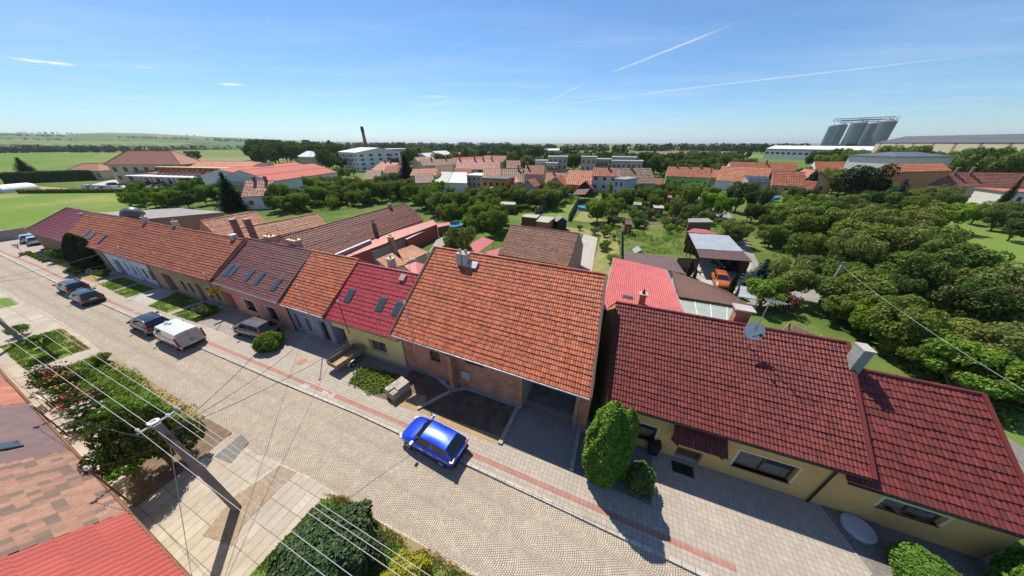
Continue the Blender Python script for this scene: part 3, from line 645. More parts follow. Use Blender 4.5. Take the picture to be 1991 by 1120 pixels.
H[3].chimney(281, 435, .6, .5, .8, CHIMW); H[3].chimney(341, 444, .6, .5, .8, CHIMW)
H[4].chimney(452, 468, .55, .5, .6, CHIMW, WHITEP, 0); CHBR = mat('soot_brick', (.20, .125, .10), .9, .25, 4, (.27, .20, .17))
H[4].chimney(414, 458, .5, .6, 1.35, CHBR, None, 0, back=2.2); H[4].chimney(427, 461, .5, .6, 1.35, CHBR, None, 0, back=3.0)
PINKCH = mat('pink_render', (.55, .27, .21), .9, .12, 3)
H[5].chimney(515, 475, 1.25, .6, .7, PINKCH, CREAM, 2, back=.45); H[5].chimney(562, 484, 1.35, .65, .75, PINKCH, CREAM, 3, back=.45)
H[7].chimney(751, 524, .55, .5, .75, CHIMW, CREAM, 1, back=.5)
H[8].chimney(893, 517, .42, .55, .95, CHIMW, None, 1); H[8].chimney(904, 519, .45, .55, .95, CHIMW, None, 1)
# roof hatches, flashing, facade bits
def hatch(h, px, py, w, l, m):
    c = h.roofpt(px, py); sl = h.N.cross(h.d).normalized(); f = MB(); f.obox(c-h.d*w/2-sl*l/2, h.d*w, sl*l, h.N*.22); return f.build('roof_hatch', m, h.o)
hatch(H[7], 785, 541, .55, .6, CONC); hatch(H[8], 921, 517, .75, .6, METAL)
def verge(h, side, m, w=.16, hgt=.14):
    a, b = (h.A, h.RL) if side == 'L' else (h.B, h.RR); k = h.d*(-w*.2 if side == 'L' else -w*.8)
    MB().obox(a+k-h.N*.08, b-a, h.d*w, h.N*(hgt+.08)).build('verge_trim', m, h.o)
for k, sd_ in ((1, 'L'), (5, 'R'), (7, 'L'), (8, 'L'), (8, 'R'), (10, 'R'), (9, 'R')): verge(H[k], sd_, {7: mat('deep_red_metal', (.16, .015, .02), .45, .1), 9: T_MAROON, 10: T_MAROON}.get(k, BROWNMET))
def downpipe(h, sv, m, top=None):
    p = h.P0+h.d*sv-h.n*.08; q = h.A+h.d*sv-h.n*.06; t = h.h-.35
    MB().path([V((q.x, q.y, h.ze-.1)), V((p.x, p.y, t)), V((p.x, p.y, .12))], .05, 8).build('downpipe', m, h.o)
downpipe(H[3], .15, BROWNMET); downpipe(H[4], .2, BROWNMET); downpipe(H[5], .12, WOODBR); downpipe(H[6], .1, BLACKISH); downpipe(H[7], 8.55, METAL); downpipe(H[8], 14.1, METAL); downpipe(H[9], H[9].L-.9, BLACKISH)
# plinths
def plinth(h, m, ht=.45, pr=.03):
    mb = MB(); segs = []; x = 0
    for o in sorted(h.ops): 
        if o[2] < ht: segs.append((x, o[0])); x = o[1]
    segs.append((x, h.L))
    for a, b in segs: mb.obox(h.P0+h.d*a-h.n*pr, h.d*(b-a), h.n*(pr+.02), V((0, 0, ht)))
    mb.build('plinth', m, h.o)
plinth(H[8], CONCDK, .5, .05); plinth(H[5], PINKCH, .25); plinth(H[4], CONCDK, .4)
# house 8: entrance recess, passage floor, meter box, lintel posts
h = H[8]; Z = V((0, 0, 1))
b = MB(); b.obox(h.P0+h.d*5.0-h.n*.02+Z*.0, h.d*.1, h.n*.02, Z*3.4); b.obox(h.P0+h.d*4.6-h.n*.55, h.d*.35, h.n*.53, Z*3.6); b.build('brick_pier', BRICK, h.o)
MB().obox(h.P0+h.d*5.45-h.n*.12+Z*1.3, h.d*.75, h.n*.11, Z*.75).build('meter_box', mat('grey_box', (.42, .42, .42), .6, .08), h.o)
b = MB(); b.obox(h.P0+h.d*10.3+h.n*.4, h.d*3.6, h.n*7, Z*.03); b.build('passage_floor', CONCDK, h.o)
b = MB(); b.obox(h.P0+h.d*10.2+h.n*.42, h.d*.1, h.n*7, Z*3.4); b.obox(h.P0+h.d*13.9+h.n*.42, h.d*.1, h.n*7, Z*3.4); b.obox(h.P0+h.d*10.2+h.n*7.4, h.d*3.8, h.n*.1, Z*3.4); b.obox(h.P0+h.d*10.2+h.n*.42+Z*3.4, h.d*3.8, h.n*7, Z*.1); b.build('passage_wall', GREYW, h.o)
# house 9: tiled porch roof on wooden brackets, steps edge
h = H[9]
u0, u1 = onplane(1313, 822, h.P0, h.n), onplane(1413, 851, h.P0, h.n); u0.z = u1.z = 3.0
l0, l1 = G(1309, 857, 2.35), G(1419, 899, 2.35)
k = ((l0-h.P0).dot(h.n)+(l1-h.P0).dot(h.n))/2; s0 = ((l0-h.P0).dot(h.d)+(u0-h.P0).dot(h.d))/2; s1 = ((l1-h.P0).dot(h.d)+(u1-h.P0).dot(h.d))/2
u0, u1 = h.P0+h.d*s0+Z*3.0, h.P0+h.d*s1+Z*3.0; l0, l1 = h.P0+h.d*s0+h.n*k+Z*2.35, h.P0+h.d*s1+h.n*k+Z*2.35
b = MB(); b.slab([l0, l1, u1, u0], .05); tiles(b, l0, l1, u1, u0, 3, 15, .04, .04, 5); po = b.build('porch_roof', T_MAROON, h.o)
b = MB()
for q in (l0.lerp(l1, .08), l0.lerp(l1, .92)):
    w0 = V((q.x, q.y, 0))-h.n*k; b.tube(q-Z*.1, w0+Z*1.6, .05, .05, 6); b.tube(q-Z*.1, w0+Z*2.3, .05, .05, 6); b.tube(w0+Z*1.5-h.n*.04, w0+Z*2.9-h.n*.04, .05, .05, 6)
b.build('porch_bracket', WOODBR, h.o)
# ---------------------------------------------------------------- wings, sheds and yards behind the row
def wing(name, label, cat, rL, rR, zr, w, ze, wallm, tilem, rows, cols, dist=None, **kw):
    a, b = (G(*rL, zr), G(*rR, zr)) if dist is None else (AT(*rL, dist[0]), AT(*rR, dist[1]))
    if dist is not None: a.z = b.z = zr
    d = (b-a).normalized(); n = V((-d.y, d.x, 0)); A, B = a-n*w, b-n*w; A.z = B.z = ze
    return House(name, label, cat, A, B, a, b, ze, kw.pop('oh', .3), wallm, tilem, rows, cols, zr=zr, **kw)
def corrug(name, col, pitch=.2, var=.12, metal=.1, rough=.5, rust=None, along=None):
    """profiled sheet: ribs run down the slope (along = direction across the ribs)"""
    if name in MATS: return MATS[name]
    m, t, b = newmat(name); tc = t.n.new('ShaderNodeTexCoord').outputs['Object']; x, y, z = t.sep(tc); al = along or SD
    s = t.math('ADD', t.math('MULTIPLY', x, al.x), t.math('MULTIPLY', y, al.y)); k = t.math('FRACT', t.math('DIVIDE', s, pitch))
    r = t.math('ABSOLUTE', t.math('SUBTRACT', k, .5)); c = t.mix(t.range(t.noise(tc, .8, 5, .6), .35, .7), [q*(1-var) for q in col], [min(1, q*(1+var)) for q in col])
    if rust: c = t.mix(t.range(t.noise(tc, 1.2, 6, .7), .52, .68, 0, .8), c, rust)
    c = t.mix(t.math('LESS_THAN', r, .07), c, [q*.45 for q in col])
    t.l.new(c, b.inputs['Base Color']); b.inputs['Roughness'].default_value = rough; b.inputs['Metallic'].default_value = metal
    bump(t, b, r, .5, .05); return m
C_RED = corrug('red_profiled_sheet', (.46, .11, .11), .25, .06); C_BROWN = corrug('brown_profiled_sheet', (.17, .095, .085), .22); C_GREY = corrug('grey_profiled_sheet', (.40, .43, .46), .9, .1, .2, along=SN)
C_OLD = corrug('old_fibre_cement', (.36, .31, .27), .18, .2, 0, .9, (.24, .20, .17)); C_DKBR = corrug('dark_brown_sheet', (.14, .07, .06), .3)
C_TAR = mat('tar_roof', (.27, .26, .245), .9, .15, .7, (.34, .32, .30), .2, 30)
PINKW = mat('pinkish_render', (.46, .26, .21), .9, .1, 1); MAUVE = mat('mauve_render', (.34, .27, .29), .92, .12, 1.2, (.28, .24, .25)); REDW = mat('red_render', (.42, .09, .075), .9, .08, 1)
def shed(name, label, cat, pts, roofm, wallm, th=.10, inset=.25, tile=None, trim=None, group=None, open_=False, posts=None):
    q = [G(p[0], p[1], p[2]) for p in pts]; c = (q[0]+q[1]+q[2]+q[3])/4; o = thing(name, label, cat, (c.x, c.y, 0), group)
    if (q[1]-q[0]).cross(q[3]-q[0]).z < 0: q = q[::-1]
    r = MB(); r.slab(q, th)
    if tile: tiles(r, q[tile[2]], q[(tile[2]+1) % 4], q[(tile[2]+2) % 4], q[(tile[2]+3) % 4], tile[0], tile[1], .035, .045)
    r.build('roof', roofm, o)
    if trim:
        m = MB()
        for i in range(4): m.tube(q[i], q[(i+1) % 4], .06, .06, 4)
        m.build('edge_trim', trim, o)
    w = [p+(c-p).normalized()*inset*1.4 for p in q]
    if not open_:
        m = MB(); z = [p.z-th for p in w]
        for i in range(4):
            a, b = w[i], w[(i+1) % 4]; m.poly((a.x, a.y, 0), (b.x, b.y, 0), (b.x, b.y, b.z-th), (a.x, a.y, a.z-th))
        m.build('wall', wallm, o)
    else:
        for p in w: MB().tube((p.x, p.y, 0), (p.x, p.y, p.z-th), .07, .07, 6).build('post', wallm, o)
    o['corners'] = 0; del o['corners']
    return o, q
B = {}
B['w1'] = wing('brick_wing', 'long brown tiled wing running back behind the salmon house', 'outbuilding', (548, 460), (788, 395), 6.1, 4.0, 3.1, mat('cream_render', (.52, .40, .24), .9, .1, 1), T_WING, 13, 70, wave=.04, step=.05)
B['w2a'] = wing('yard_house', 'pale orange tiled roof wing behind the beige house', 'outbuilding', (390, 430), (497, 411.5), 5.6, 3.2, 3.2, R_BEIGE, T_PALE, 11, 34)
B['w2b'] = wing('yard_house', 'narrow pale orange tiled wing between two darker roofs', 'outbuilding', (455, 446), (616, 415), 5.0, 2.3, 3.2, R_BEIGE, T_PALE, 9, 40)
B['barn'] = wing('barn', 'small barn with brown tiled saddle roof behind the brick house', 'barn', (994, 437.5), (1126, 454.4), 6.2, 4.4, 3.1, PINKW, T_BARN, 16, 46)
h = B['w1']; h.chimney(733, 452, .5, .5, 1.6, CHBR, None, 2); h.chimney(761, 405, .5, .5, .8, PINKCH, METAL, 1)
LF = shed('flat_hall', 'long flat roofed pinkish hall behind the left row houses', 'outbuilding', [(190, 413.5, 4.2), (347, 404.5, 4.2), (436, 412.5, 4.2), (280, 426, 4.2)], C_TAR, PINKW, .35, .15)[0]
R3 = shed('lean_to', 'low red lean-to roof along the brown wing', 'outbuilding', [(628, 492, 3.0), (842, 427.5, 3.0), (850, 436, 2.7), (660, 506, 2.7)], corrug('salmon_sheet', (.44, .16, .13), .3, .1, along=SN), REDW, .1, .1)[0]
# rendered firewall in front of the lean-to
def wallseg(name, label, cat, a, b, h0, h1, th, m, capm=None, z0=0.0, group=None):
    p, q = (a if isinstance(a, V) else G(*a)), (b if isinstance(b, V) else G(*b)); d = (q-p); n = V((-d.y, d.x, 0)).normalized()*th; c = (p+q)/2
    o = thing(name, label, cat, (c.x, c.y, 0), group)
    mb = MB(); mb.hexa([p-n/2, q-n/2, q+n/2, p+n/2, p-n/2+Z*h0, q-n/2+Z*h1, q+n/2+Z*h1, p+n/2+Z*h0]); mb.build('wall', m, o)
    if capm:
        mb = MB(); k = n*.7; e = d.normalized()*.04; mb.hexa([p-k-e+Z*(h0+.003), q-k+e+Z*(h1+.003), q+k+e+Z*(h1+.003), p+k-e+Z*(h0+.003), p-k-e+Z*(h0+.07), q-k+e+Z*(h1+.07), q+k+e+Z*(h1+.07), p+k-e+Z*(h0+.07)]); mb.build('coping', capm, o)
    return o
def at_h(px, py, z): p = G(px, py, z); return V((p.x, p.y, 0))
wallseg('firewall', 'mauve rendered firewall beside the red lean-to', 'wall', at_h(640, 500, 3.3), at_h(720, 467, 3.3), 3.3, 3.3, .3, MAUVE, METAL)
wallseg('yard_wall', 'lower mauve wall with grey coping behind the narrow blue house', 'wall', at_h(722, 490, 2.2), at_h(790, 463, 2.2), 2.2, 2.2, .3, MAUVE, METAL)
wallseg('yard_wall', 'dark red rendered wall end below the lean-to', 'wall', at_h(790, 465.5, 2.3), at_h(845, 440, 2.3), 2.3, 2.3, .25, REDW, METAL)
p = at_h(761, 470, 2.6); o = thing('wall_chimney', 'red and mauve chimney standing in the mauve wall', 'chimney', p); MB().box(p+Z*1.7, (.9, .5, 3.4), SA).build('stack', PINKCH, o); MB().box(p+Z*3.45, (1.1, .7, .1), SA).build('chimney_cap', CREAM, o)
for k in (-.2, .2): MB().lathe(p+SD*k+Z*3.5, [(.1, 0), (.09, .3)], 8).build('chimney_pot', BLACKISH, o)
shed('yard_shed', 'pale orange tiled lean-to roof in the yard with a dish', 'shed', [(773, 487, 3.4), (802, 476.5, 3.4), (833, 490.5, 2.7), (787, 512, 2.7)], T_PALE, GREYW, .1, .2, (6, 24, 2))
shed('yard_shed', 'smaller pale orange tiled roof beside the cream capped chimney', 'shed', [(731, 505, 3.2), (763, 492, 3.2), (791, 513, 2.8), (757, 524, 2.8)], T_PALE, GREYW, .1, .2, (6, 20, 2))
shed('red_annexe', 'red metal roofed annexe tucked behind the yellow house', 'shed', [(786, 517, 3.9), (808, 509, 3.9), (826, 514, 3.6), (812, 540, 3.4)], C_RED, R_YELLOW, .1, .1)
shed('yard_shed', 'grey corrugated lean-to behind the dish', 'shed', [(848, 467, 2.4), (866, 457.5, 2.4), (879, 470, 2.2), (832, 492, 2.2)], C_OLD, WOODBR, .08, .2)
shed('garden_shed', 'brown plank hut with pink roof beside the blue garden pool', 'shed', [(847, 435, 2.5), (874, 431.5, 2.5), (876, 437, 2.3), (851, 442, 2.3)], C_RED, C_DKBR, .12, .2)
shed('carport', 'open shed with pink roof behind the orange ridge', 'carport', [(896, 487, 2.6), (938.6, 460.4, 2.6), (961.6, 468.4, 2.3), (928.5, 492, 2.3)], C_RED, METAL, .1, .3, open_=True)
shed('yard_shed', 'small pink roofed shed left of the barn', 'shed', [(941, 491, 2.6), (978.5, 480, 2.6), (978, 492, 2.3), (964, 499, 2.3)], C_RED, PINKW, .1, .2)
o, q = shed('rear_wing', 'large bright red metal roof behind the ochre house', 'outbuilding', [(1193, 501.5, 4.4), (1297, 525.5, 4.4), (1330, 609, 4.0), (1170, 600, 4.0)], tilemat('pale_red_metal_tile', (.52, .115, .105), .06, None, .45), GREYW, .12, .2, (17, 34, 2), METAL)
nn = (q[1]-q[0]).cross(q[3]-q[0]).normalized()
c = onplane(1246, 592, q[0], nn); MB().box(c+Z*.3, (.5, .5, 1.5), SA).build('chimney', REDBRICK, o); MB().box(c+Z*1.1, (.75, .65, .09), SA).build('chimney_cap', CONC, o); MB().lathe(c+Z*1.14, [(.16, 0), (.14, .05), (.05, .4), (.01, .5)], 10).build('cowl', BLACKISH, o)
c = onplane(1220, 579, q[0], nn); f = MB().box(c+nn*.06, (.95, .55, .12), SA).build('skylight', MATS['dark_grey_metal'], o); MB().box(c+nn*.13, (.8, .42, .02), SA).build('pane', SKYG, f)
o, q = shed('rear_wing', 'brown shingled roof with curved far edge behind the canopy', 'outbuilding', [(1306, 528, 3.7), (1411, 565, 3.7), (1466, 601, 3.4), (1319, 577.5, 3.4)], tilemat('brown_shingle', (.15, .075, .06), .12, None, .7), GREYW, .14, .2, (16, 40, 2), BLACKISH)
POLY = mat('milky_polycarbonate', (.33, .37, .33), .25, .12, 1.2, (.40, .39, .28), spec=.5)
o, q = shed('yard_canopy', 'milky translucent canopy with white bars', 'canopy', [(1321, 580.5, 3.2), (1447, 604.5, 3.2), (1444, 630, 3.05), (1328, 608, 3.05)], POLY, METAL, .04, .15, open_=True)
m = MB()
for k in range(5): m.tube(q[0].lerp(q[1], k/4)+Z*.03, q[3].lerp(q[2], k/4)+Z*.03, .03, .03, 4)
m.build('glazing_bar', WHITEP, o)
shed('rear_wing', 'flat brown sheet metal roof between red roof and vegetable plot', 'outbuilding', [(1215, 489, 3.0), (1310, 500, 3.0), (1333, 533, 2.9), (1213, 506, 2.9)], C_BROWN, GREYW, .12, .2)
wallseg('yard_gate', 'brown ribbed metal gate beside the carport', 'gate', at_h(1318, 501, 1.9), at_h(1362, 503, 1.9), 1.9, 1.9, .06, C_BROWN)
# carport: ribbed grey roof, brown front half, posts, things inside
pts = [(1339, 453, 3.3), (1417, 458, 3.3), (1446, 489, 3.05), (1354, 483.5, 3.05)]; q = [G(*p) for p in pts]
o = thing('carport', 'big open carport with ribbed grey roof and brown front strip', 'carport', ((q[0]+q[2])/2*1).to_2d().to_3d())
MB().slab(q[::-1], .1).build('roof', C_GREY, o)
q2 = [G(1354, 484.5, 3.0), G(1446, 490, 3.0), G(1463, 508.5, 2.75), G(1361, 500.5, 2.75)]; MB().slab(q2[::-1], .1).build('roof', C_DKBR, o)['label'] = 'brown front strip of the carport roof'
for a, b, k in ((q[0], q[3], 3), (q[1], q2[2], 4)):
    for i in range(k):
        p = a.lerp(b, (i+.2)/k); MB().tube((p.x, p.y, 0), (p.x, p.y, p.z-.1), .08, .08, 6).build('post', WOODBR, o)
for p in (q2[3].lerp(q2[2], .12), q2[2].lerp(q2[3], .06)): MB().tube((p.x, p.y, 0), (p.x, p.y, p.z-.1), .08, .08, 6).build('post', WOODBR, o)
m = MB(); a, b = q[0].lerp(q[3], .05), q[1].lerp(q2[2], .05); m.poly((a.x, a.y, 0), (b.x, b.y, 0), (b.x, b.y, b.z-.15), (a.x, a.y, a.z-.15)); e = q2[2].lerp(q2[3], .03); m.poly((b.x, b.y, 0), (e.x, e.y, 0), (e.x, e.y, e.z-.3), (b.x, b.y, b.z-.2)); m.build('plank_wall', WOODBR, o)
shed('garden_shed', 'low red roofed shed behind the carport', 'shed', [(1334, 451, 2.4), (1348, 444, 2.4), (1372, 446, 2.4), (1399, 456, 2.3)], C_RED, WOODBR, .08, .2)
shed('wooden_hut', 'brown plank hut with grey felt roof in the orchard', 'shed', [(1338, 432, 2.3), (1338, 425, 2.5), (1377, 424, 2.5), (1388, 432, 2.3)], C_TAR, mat('plank_wall', (.20, .13, .10), .9, .25, 5), .12, .15)
shed('tin_shelter', 'grey ribbed tin shelter roof below the forked tree', 'shed', [(1440, 555, 1.9), (1493, 565, 1.9), (1480, 583, 1.7), (1436, 577, 1.7)], C_GREY, METAL, .06, .2, open_=True)
shed('garden_shed', 'weathered concrete roofed shed at the far garden path', 'shed', [(1013, 421, 2.3), (1022, 416, 2.4), (1050, 417.5, 2.4), (1044, 424, 2.3)], CONC, C_DKBR, .12, .1)
shed('garden_shed', 'flat roofed brick shed with terrace beside the dark gable hut', 'shed', [(1042, 430, 2.4), (1052, 420, 2.4), (1080, 422, 2.4), (1066, 433, 2.4)], CONC, REDBRICK, .12, .1)
wing('garden_hut', 'dark plank hut with grey saddle roof by the flat shed', 'shed', (1088, 417.5), (1094, 423), 2.9, 1.3, 2.0, mat('tarred_plank', (.035, .03, .028), .8, .2, 4), C_TAR, 5, 6, cap=False)
shed('brick_shed', 'old rubble brick shed with pale flat roof among fruit trees', 'shed', [(970, 397, 2.5), (975, 392, 2.5), (1004, 393, 2.5), (1001, 398, 2.5)], CONC, mat('rubble_wall', (.27, .19, .15), .95, .3, 3), .12, .1)
# garden play tower / A-frame, red pergola roofs
def aframe():
    a, b = G(1545, 632, 2.6), G(1585, 650, 2.6); d = (b-a).normalized(); n = V((-d.y, d.x, 0)); o = thing('play_house', 'wooden A-frame garden hut with brown roof behind the maroon ridge', 'hut', ((a+b)/2).to_2d().to_3d())
    for sg in (-1, 1):
        e = [a, b, b+n*sg*1.25-Z*1.5, a+n*sg*1.25-Z*1.5]; e = e if sg < 0 else e[::-1]; MB().slab(e[::-1], .06).build('roof', C_DKBR, o)
    for p in (a-d*.35, b+d*.35):
        for sg in (-1, 1): MB().tube(p+Z*.1, V((p.x, p.y, 0))+n*sg*1.55, .07, .07, 6).build('leg', WOODLT, o)
aframe()
a, b = G(1763, 457, 2.5), G(1917, 478, 2.5); d = (b-a).normalized(); n = V((-d.y, d.x, 0))
o = thing('pergola', 'long narrow red roofed pergola on the orchard lawn', 'pergola', ((a+b)/2).to_2d().to_3d()); MB().slab([a-n*.55, b-n*.55, b+n*.55, a+n*.55], .12).build('roof', mat('rust_red_paint', (.33, .085, .06), .7, .15, 2), o)
for i in range(6):
    p = a.lerp(b, (i+.3)/5.6); MB().tube((p.x, p.y, 0), (p.x, p.y, 2.4), .08, .08, 6).build('post', WOODBR, o)
shed('garden_shed', 'grey board shed in shade under the right edge trees', 'shed', [(1930, 640, 2.4), (1948, 628, 2.6), (2060, 650, 2.6), (2060, 668, 2.4)], C_OLD, mat('dark_board', (.06, .05, .045), .9, .3, 4), .1, .15)
shed('garden_shed', 'long brown roof along the fence at the right garden edge', 'shed', [(1900, 690, 1.9), (1925, 682, 2.1), (2060, 760, 2.1), (2040, 775, 1.9)], C_OLD, WOODBR, .1, .15)
# yards and paths between the gardens
def pad(name, px, z, m): return sheet(name, px, z, m)
pad('garden_path', [(1438, 612), (1470, 560), (1500, 545), (1560, 556), (1592, 568), (1632, 588), (1618, 600), (1588, 588), (1530, 580)], .012, ASPH)
pad('garden_road', [(1370, 384), (1388, 391), (1424, 420), (1440, 452), (1464, 490), (1494, 552), (1478, 556), (1446, 496), (1427, 462), (1408, 432), (1374, 402), (1356, 384)], .008, ASPH)
pad('garden_road', [(1352, 384), (1376, 384), (1330, 350), (1312, 350)], .009, ASPH)
pad('carport_yard', [(1362, 503), (1462, 512), (1450, 560), (1420, 600), (1330, 560), (1340, 520)], .010, CONC)
pad('yard_paving', [(1112, 520), (1135, 455), (1162, 462), (1150, 530), (1135, 560), (1100, 545)], .010, CONC)
pad('garden_lawn', [(1085, 440), (1205, 452), (1203, 545), (1150, 525), (1168, 462), (1130, 455), (1085, 446)], .006, LAWNDRY)
pad('vegetable_plot', [(1215, 488), (1330, 498), (1330, 470), (1240, 455), (1212, 466)], .008, GARDEN)
pad('garden_lawn', [(1056, 418), (1085, 395), (1122, 395), (1105, 425), (1100, 432)], .006, LAWN)
pad('garden_lawn', [(1113, 428), (1140, 402), (1175, 405), (1170, 436)], .006, LAWNDRY)
pad('orchard_lawn', [(1770, 445), (1850, 430), (2050, 450), (2050, 600), (1920, 560), (1880, 500)], .006, LAWN)
pad('orchard_lawn', [(1905, 760), (2100, 830), (2100, 960), (1960, 880)], .006, LAWN)
pad('garden_path', [(1915, 790), (2100, 850), (2100, 880), (1920, 806)], .012, SAND)
pad('side_path', [(1940, 840), (1975, 905), (2040, 960), (2040, 900)], .014, GRAVELDK)
pad('vegetable_rows', [(1262, 420), (1320, 418), (1325, 436), (1255, 438)], .008, SOIL)
pad('orchard_lawn', [(1508, 396), (1560, 408), (1600, 440), (1560, 450), (1500, 415)], .006, LAWNDRY)
# meadow and car park on the left
pad('meadow', [(-260, 470), (0, 452), (60, 440), (165, 425), (345, 404), (260, 375), (60, 374), (-260, 395)], .010, MEADOW)
pad('car_park', [(165, 362), (215, 350), (300, 345), (425, 345), (440, 372), (330, 374), (185, 372)], .014, mat('car_park_paving', (.46, .41, .35), .9, .1, .3))
pad('meadow_track', [(-30, 366), (70, 362), (180, 370), (180, 374), (40, 372), (-60, 376)], .016, SAND)
# ---------------------------------------------------------------- houses beyond the gardens, town, silos, halls
T_FARRED = tilemat('far_red_tile', (.40, .145, .085), .2, (.30, .10, .065)); T_FAROR = tilemat('far_orange_tile', (.47, .175, .09), .2, (.40, .13, .07)); T_MOSSY = tilemat('mossy_red_tile', (.36, .12, .06), .3, (.16, .10, .05), lichen=.4)
T_CHECK = tilemat('checker_brown_tile', (.28, .19, .13), .3, (.20, .13, .09)); T_ROSE = tilemat('rose_tile', (.40, .17, .13), .3, (.28, .12, .09)); T_FARBR = tilemat('far_brown_tile', (.24, .13, .085), .2)
SH_RED = corrug('hall_red_sheet', (.55, .15, .105), 1.0, .06, 0, .85, along=SD); SH_DARK = mat('slate_grey_roof', (.115, .12, .14), .5, .1, .2, spec=.4); SH_WHITE = mat('white_roof_sheet', (.70, .69, .67), .6, .05, .3)
W_WHITE = mat('white_render', (.66, .65, .62), .9, .05, .4); W_GREY = mat('grey_render', (.40, .39, .38), .9, .08, .4); W_ORANGE = mat('orange_render', (.62, .25, .07), .9, .06, .5); W_PINK = mat('rose_render', (.58, .42, .37), .9, .06, .5)
W_BEIGE = mat('beige_render', (.50, .42, .29), .9, .06, .4); W_YEL = mat('cream_yellow_render', (.60, .52, .30), .9, .06, .4); W_PEACH = mat('peach_render', (.66, .40, .24), .9, .06, .4); W_GREEN = mat('lime_green_render', (.20, .42, .12), .9, .08, .5); W_BLUISH = mat('pale_blue_render', (.46, .50, .56), .9, .06, .4)
W_BROWN = mat('brick_orange_render', (.48, .21, .10), .9, .1, .5)
MULTI = {}
def rects(xs, z0, z1, w, **kw): return [('win', 0, 0, dict({'rect': (x, x+w, z0, z1), 'curtain': 'none', 'frame': WHITEP, 'panes': 1, 'depth': .08, 'rev': .12, 'thick': .1}, **kw)) for x in xs]
def fh(name, label, rL, rR, zr, w, ze, wallm, tm, n=4, zw=(1.2, 2.6), group=None, rows=9, cols=None, cat='house', ww=1.3, chim=(), **kw):
    L = (G(*rR, zr)-G(*rL, zr)).length
    ops = rects([L*(i+.5)/n-ww/2 for i in range(n)], zw[0], zw[1], ww) if n else []
    if n and ze > 5.6: ops += rects([L*(i+.5)/n-ww/2 for i in range(n)], zw[0]+2.9, zw[1]+2.9, ww)
    hh = wing(name, label, cat, rL, rR, zr, w, ze, wallm, tm, rows, cols or max(10, int(L/.7)), ops=ops, wave=.07, step=.09, group=group, **kw)
    for (f, dz) in chim:
        p = hh.RL.lerp(hh.RR, f)-hh.n*.6; o = MB().box(p+Z*(dz/2-.5), (.7, .6, dz+1), math.atan2(hh.d.y, hh.d.x)).build('chimney', CHBR, hh.o); MB().box(p+Z*(dz+.03), (.85, .75, .08), math.atan2(hh.d.y, hh.d.x)).build('chimney_cap', CONC, o)
    return hh
def facade(o, a, b, z0, z1, rows, cols, wf=.5, hf=.5, m=None, frame=None, name='window', skip=()):
    if not cols: return
    d = (b-a); d.z = 0; L = d.length; d.normalize(); n = V((d.y, -d.x, 0)); cw = L/cols; ch = (z1-z0)/rows
    for r in range(rows):
        for c in range(cols):
            if (r, c) in skip: continue
            p = V((a.x, a.y, 0))+d*(cw*(c+.5-wf/2))+Z*(z0+ch*(r+.5-hf/2)); f = MB(); f.obox(p-n*.02, d*cw*wf, n*.06, Z*ch*hf); fo = f.build(name, frame or WHITEP, o)
            MB().obox(p+d*.12+Z*.12+n*.042, d*(cw*wf-.24), n*.01, Z*(ch*hf-.24)).build('pane', m or GLASS, fo)
fh('garden_house', 'white garden house with rose tiled roof below the red hall', (478, 352), (532, 350.5), 7.2, 5.5, 3.6, W_WHITE, T_ROSE, 2, chim=((.35, 1.2), (.75, 1.2)), rows=11)
hall2 = fh('red_roof_hall', 'big white hall with bright red sheet roof and yellow lettering on its gable', (465, 331), (609, 318), 8.9, 10.5, 5.4, W_WHITE, SH_RED, 7, (1.5, 2.3), rows=2, cols=60, cat='hall', ww=2.2)
fh('red_roof_hall', 'second red roofed hall standing left behind the lettered one', (424, 329), (575, 316), 7.8, 10, 5.2, W_WHITE, SH_RED, 0, rows=2, cols=60, cat='hall')
p = hall2.A.lerp(hall2.BL, .16); q = hall2.A.lerp(hall2.BL, .84); gd = (q-p).normalized(); gn = V((gd.y, -gd.x, 0)); YEL = mat('yellow_sign_paint', (.72, .50, .03), .6, .05)
for i, hgt in enumerate((1.6, 1.6, 1.3, 1.6, 1.6)):
    m = MB()
    s = p+(q-p)*(.1+.16*i)-gn*0+Z*(-1.6); sgn = 1 if gn.dot(V((0, 0, 0))-p) > 0 else -1
    m.obox(s+gn*sgn*.32, gd*1.5, gn*sgn*.06, Z*.35); m.obox(s+gn*sgn*.32, gd*.4, gn*sgn*.06, Z*hgt); m.obox(s+gn*sgn*.32+Z*(hgt-.35), gd*1.5, gn*sgn*.06, Z*.35)
    m.build('sign_letter', YEL, hall2.o)
# long station warehouse with dormers and an awning
sw = House('station_warehouse', 'long station warehouse with orange red roof, dormer row and white awning', 'warehouse', G(258, 335.5, 5.0), G(455, 341, 5.0), G(269, 312, 9.2), G(515, 315, 9.2), 5.0, .6, W_WHITE, T_FAROR, 8, 70, .05, .07, zr=9.2, ops=rects([4+7*i for i in range(8)], .3, 3.0, 2.4))
for i in range(14):
    f = .26+.052*i; pnt = sw.A.lerp(sw.B, f)+sw.n*1.2+Z*1.0; m = MB(); m.obox(pnt-sw.d*.9-sw.n*.0, sw.d*1.8, sw.n*2.4, Z*1.5); do = m.build('dormer', T_FAROR, sw.o)
    MB().obox(pnt-sw.d*1.15-sw.n*.5+Z*1.5, sw.d*2.3, sw.n*3.4, Z*.12).build('dormer_roof', CREAM, do); MB().obox(pnt-sw.d*.75-sw.n*.05+Z*.15, sw.d*1.5, sw.n*.05, Z*1.2).build('pane', GLASS, do)
MB().slab([sw.A-sw.n*3.2-Z*1.0, sw.B-sw.n*3.2-Z*1.0, sw.B+sw.n*.5-Z*.5, sw.A+sw.n*.5-Z*.5], .15).build('awning', SH_WHITE, sw.o)
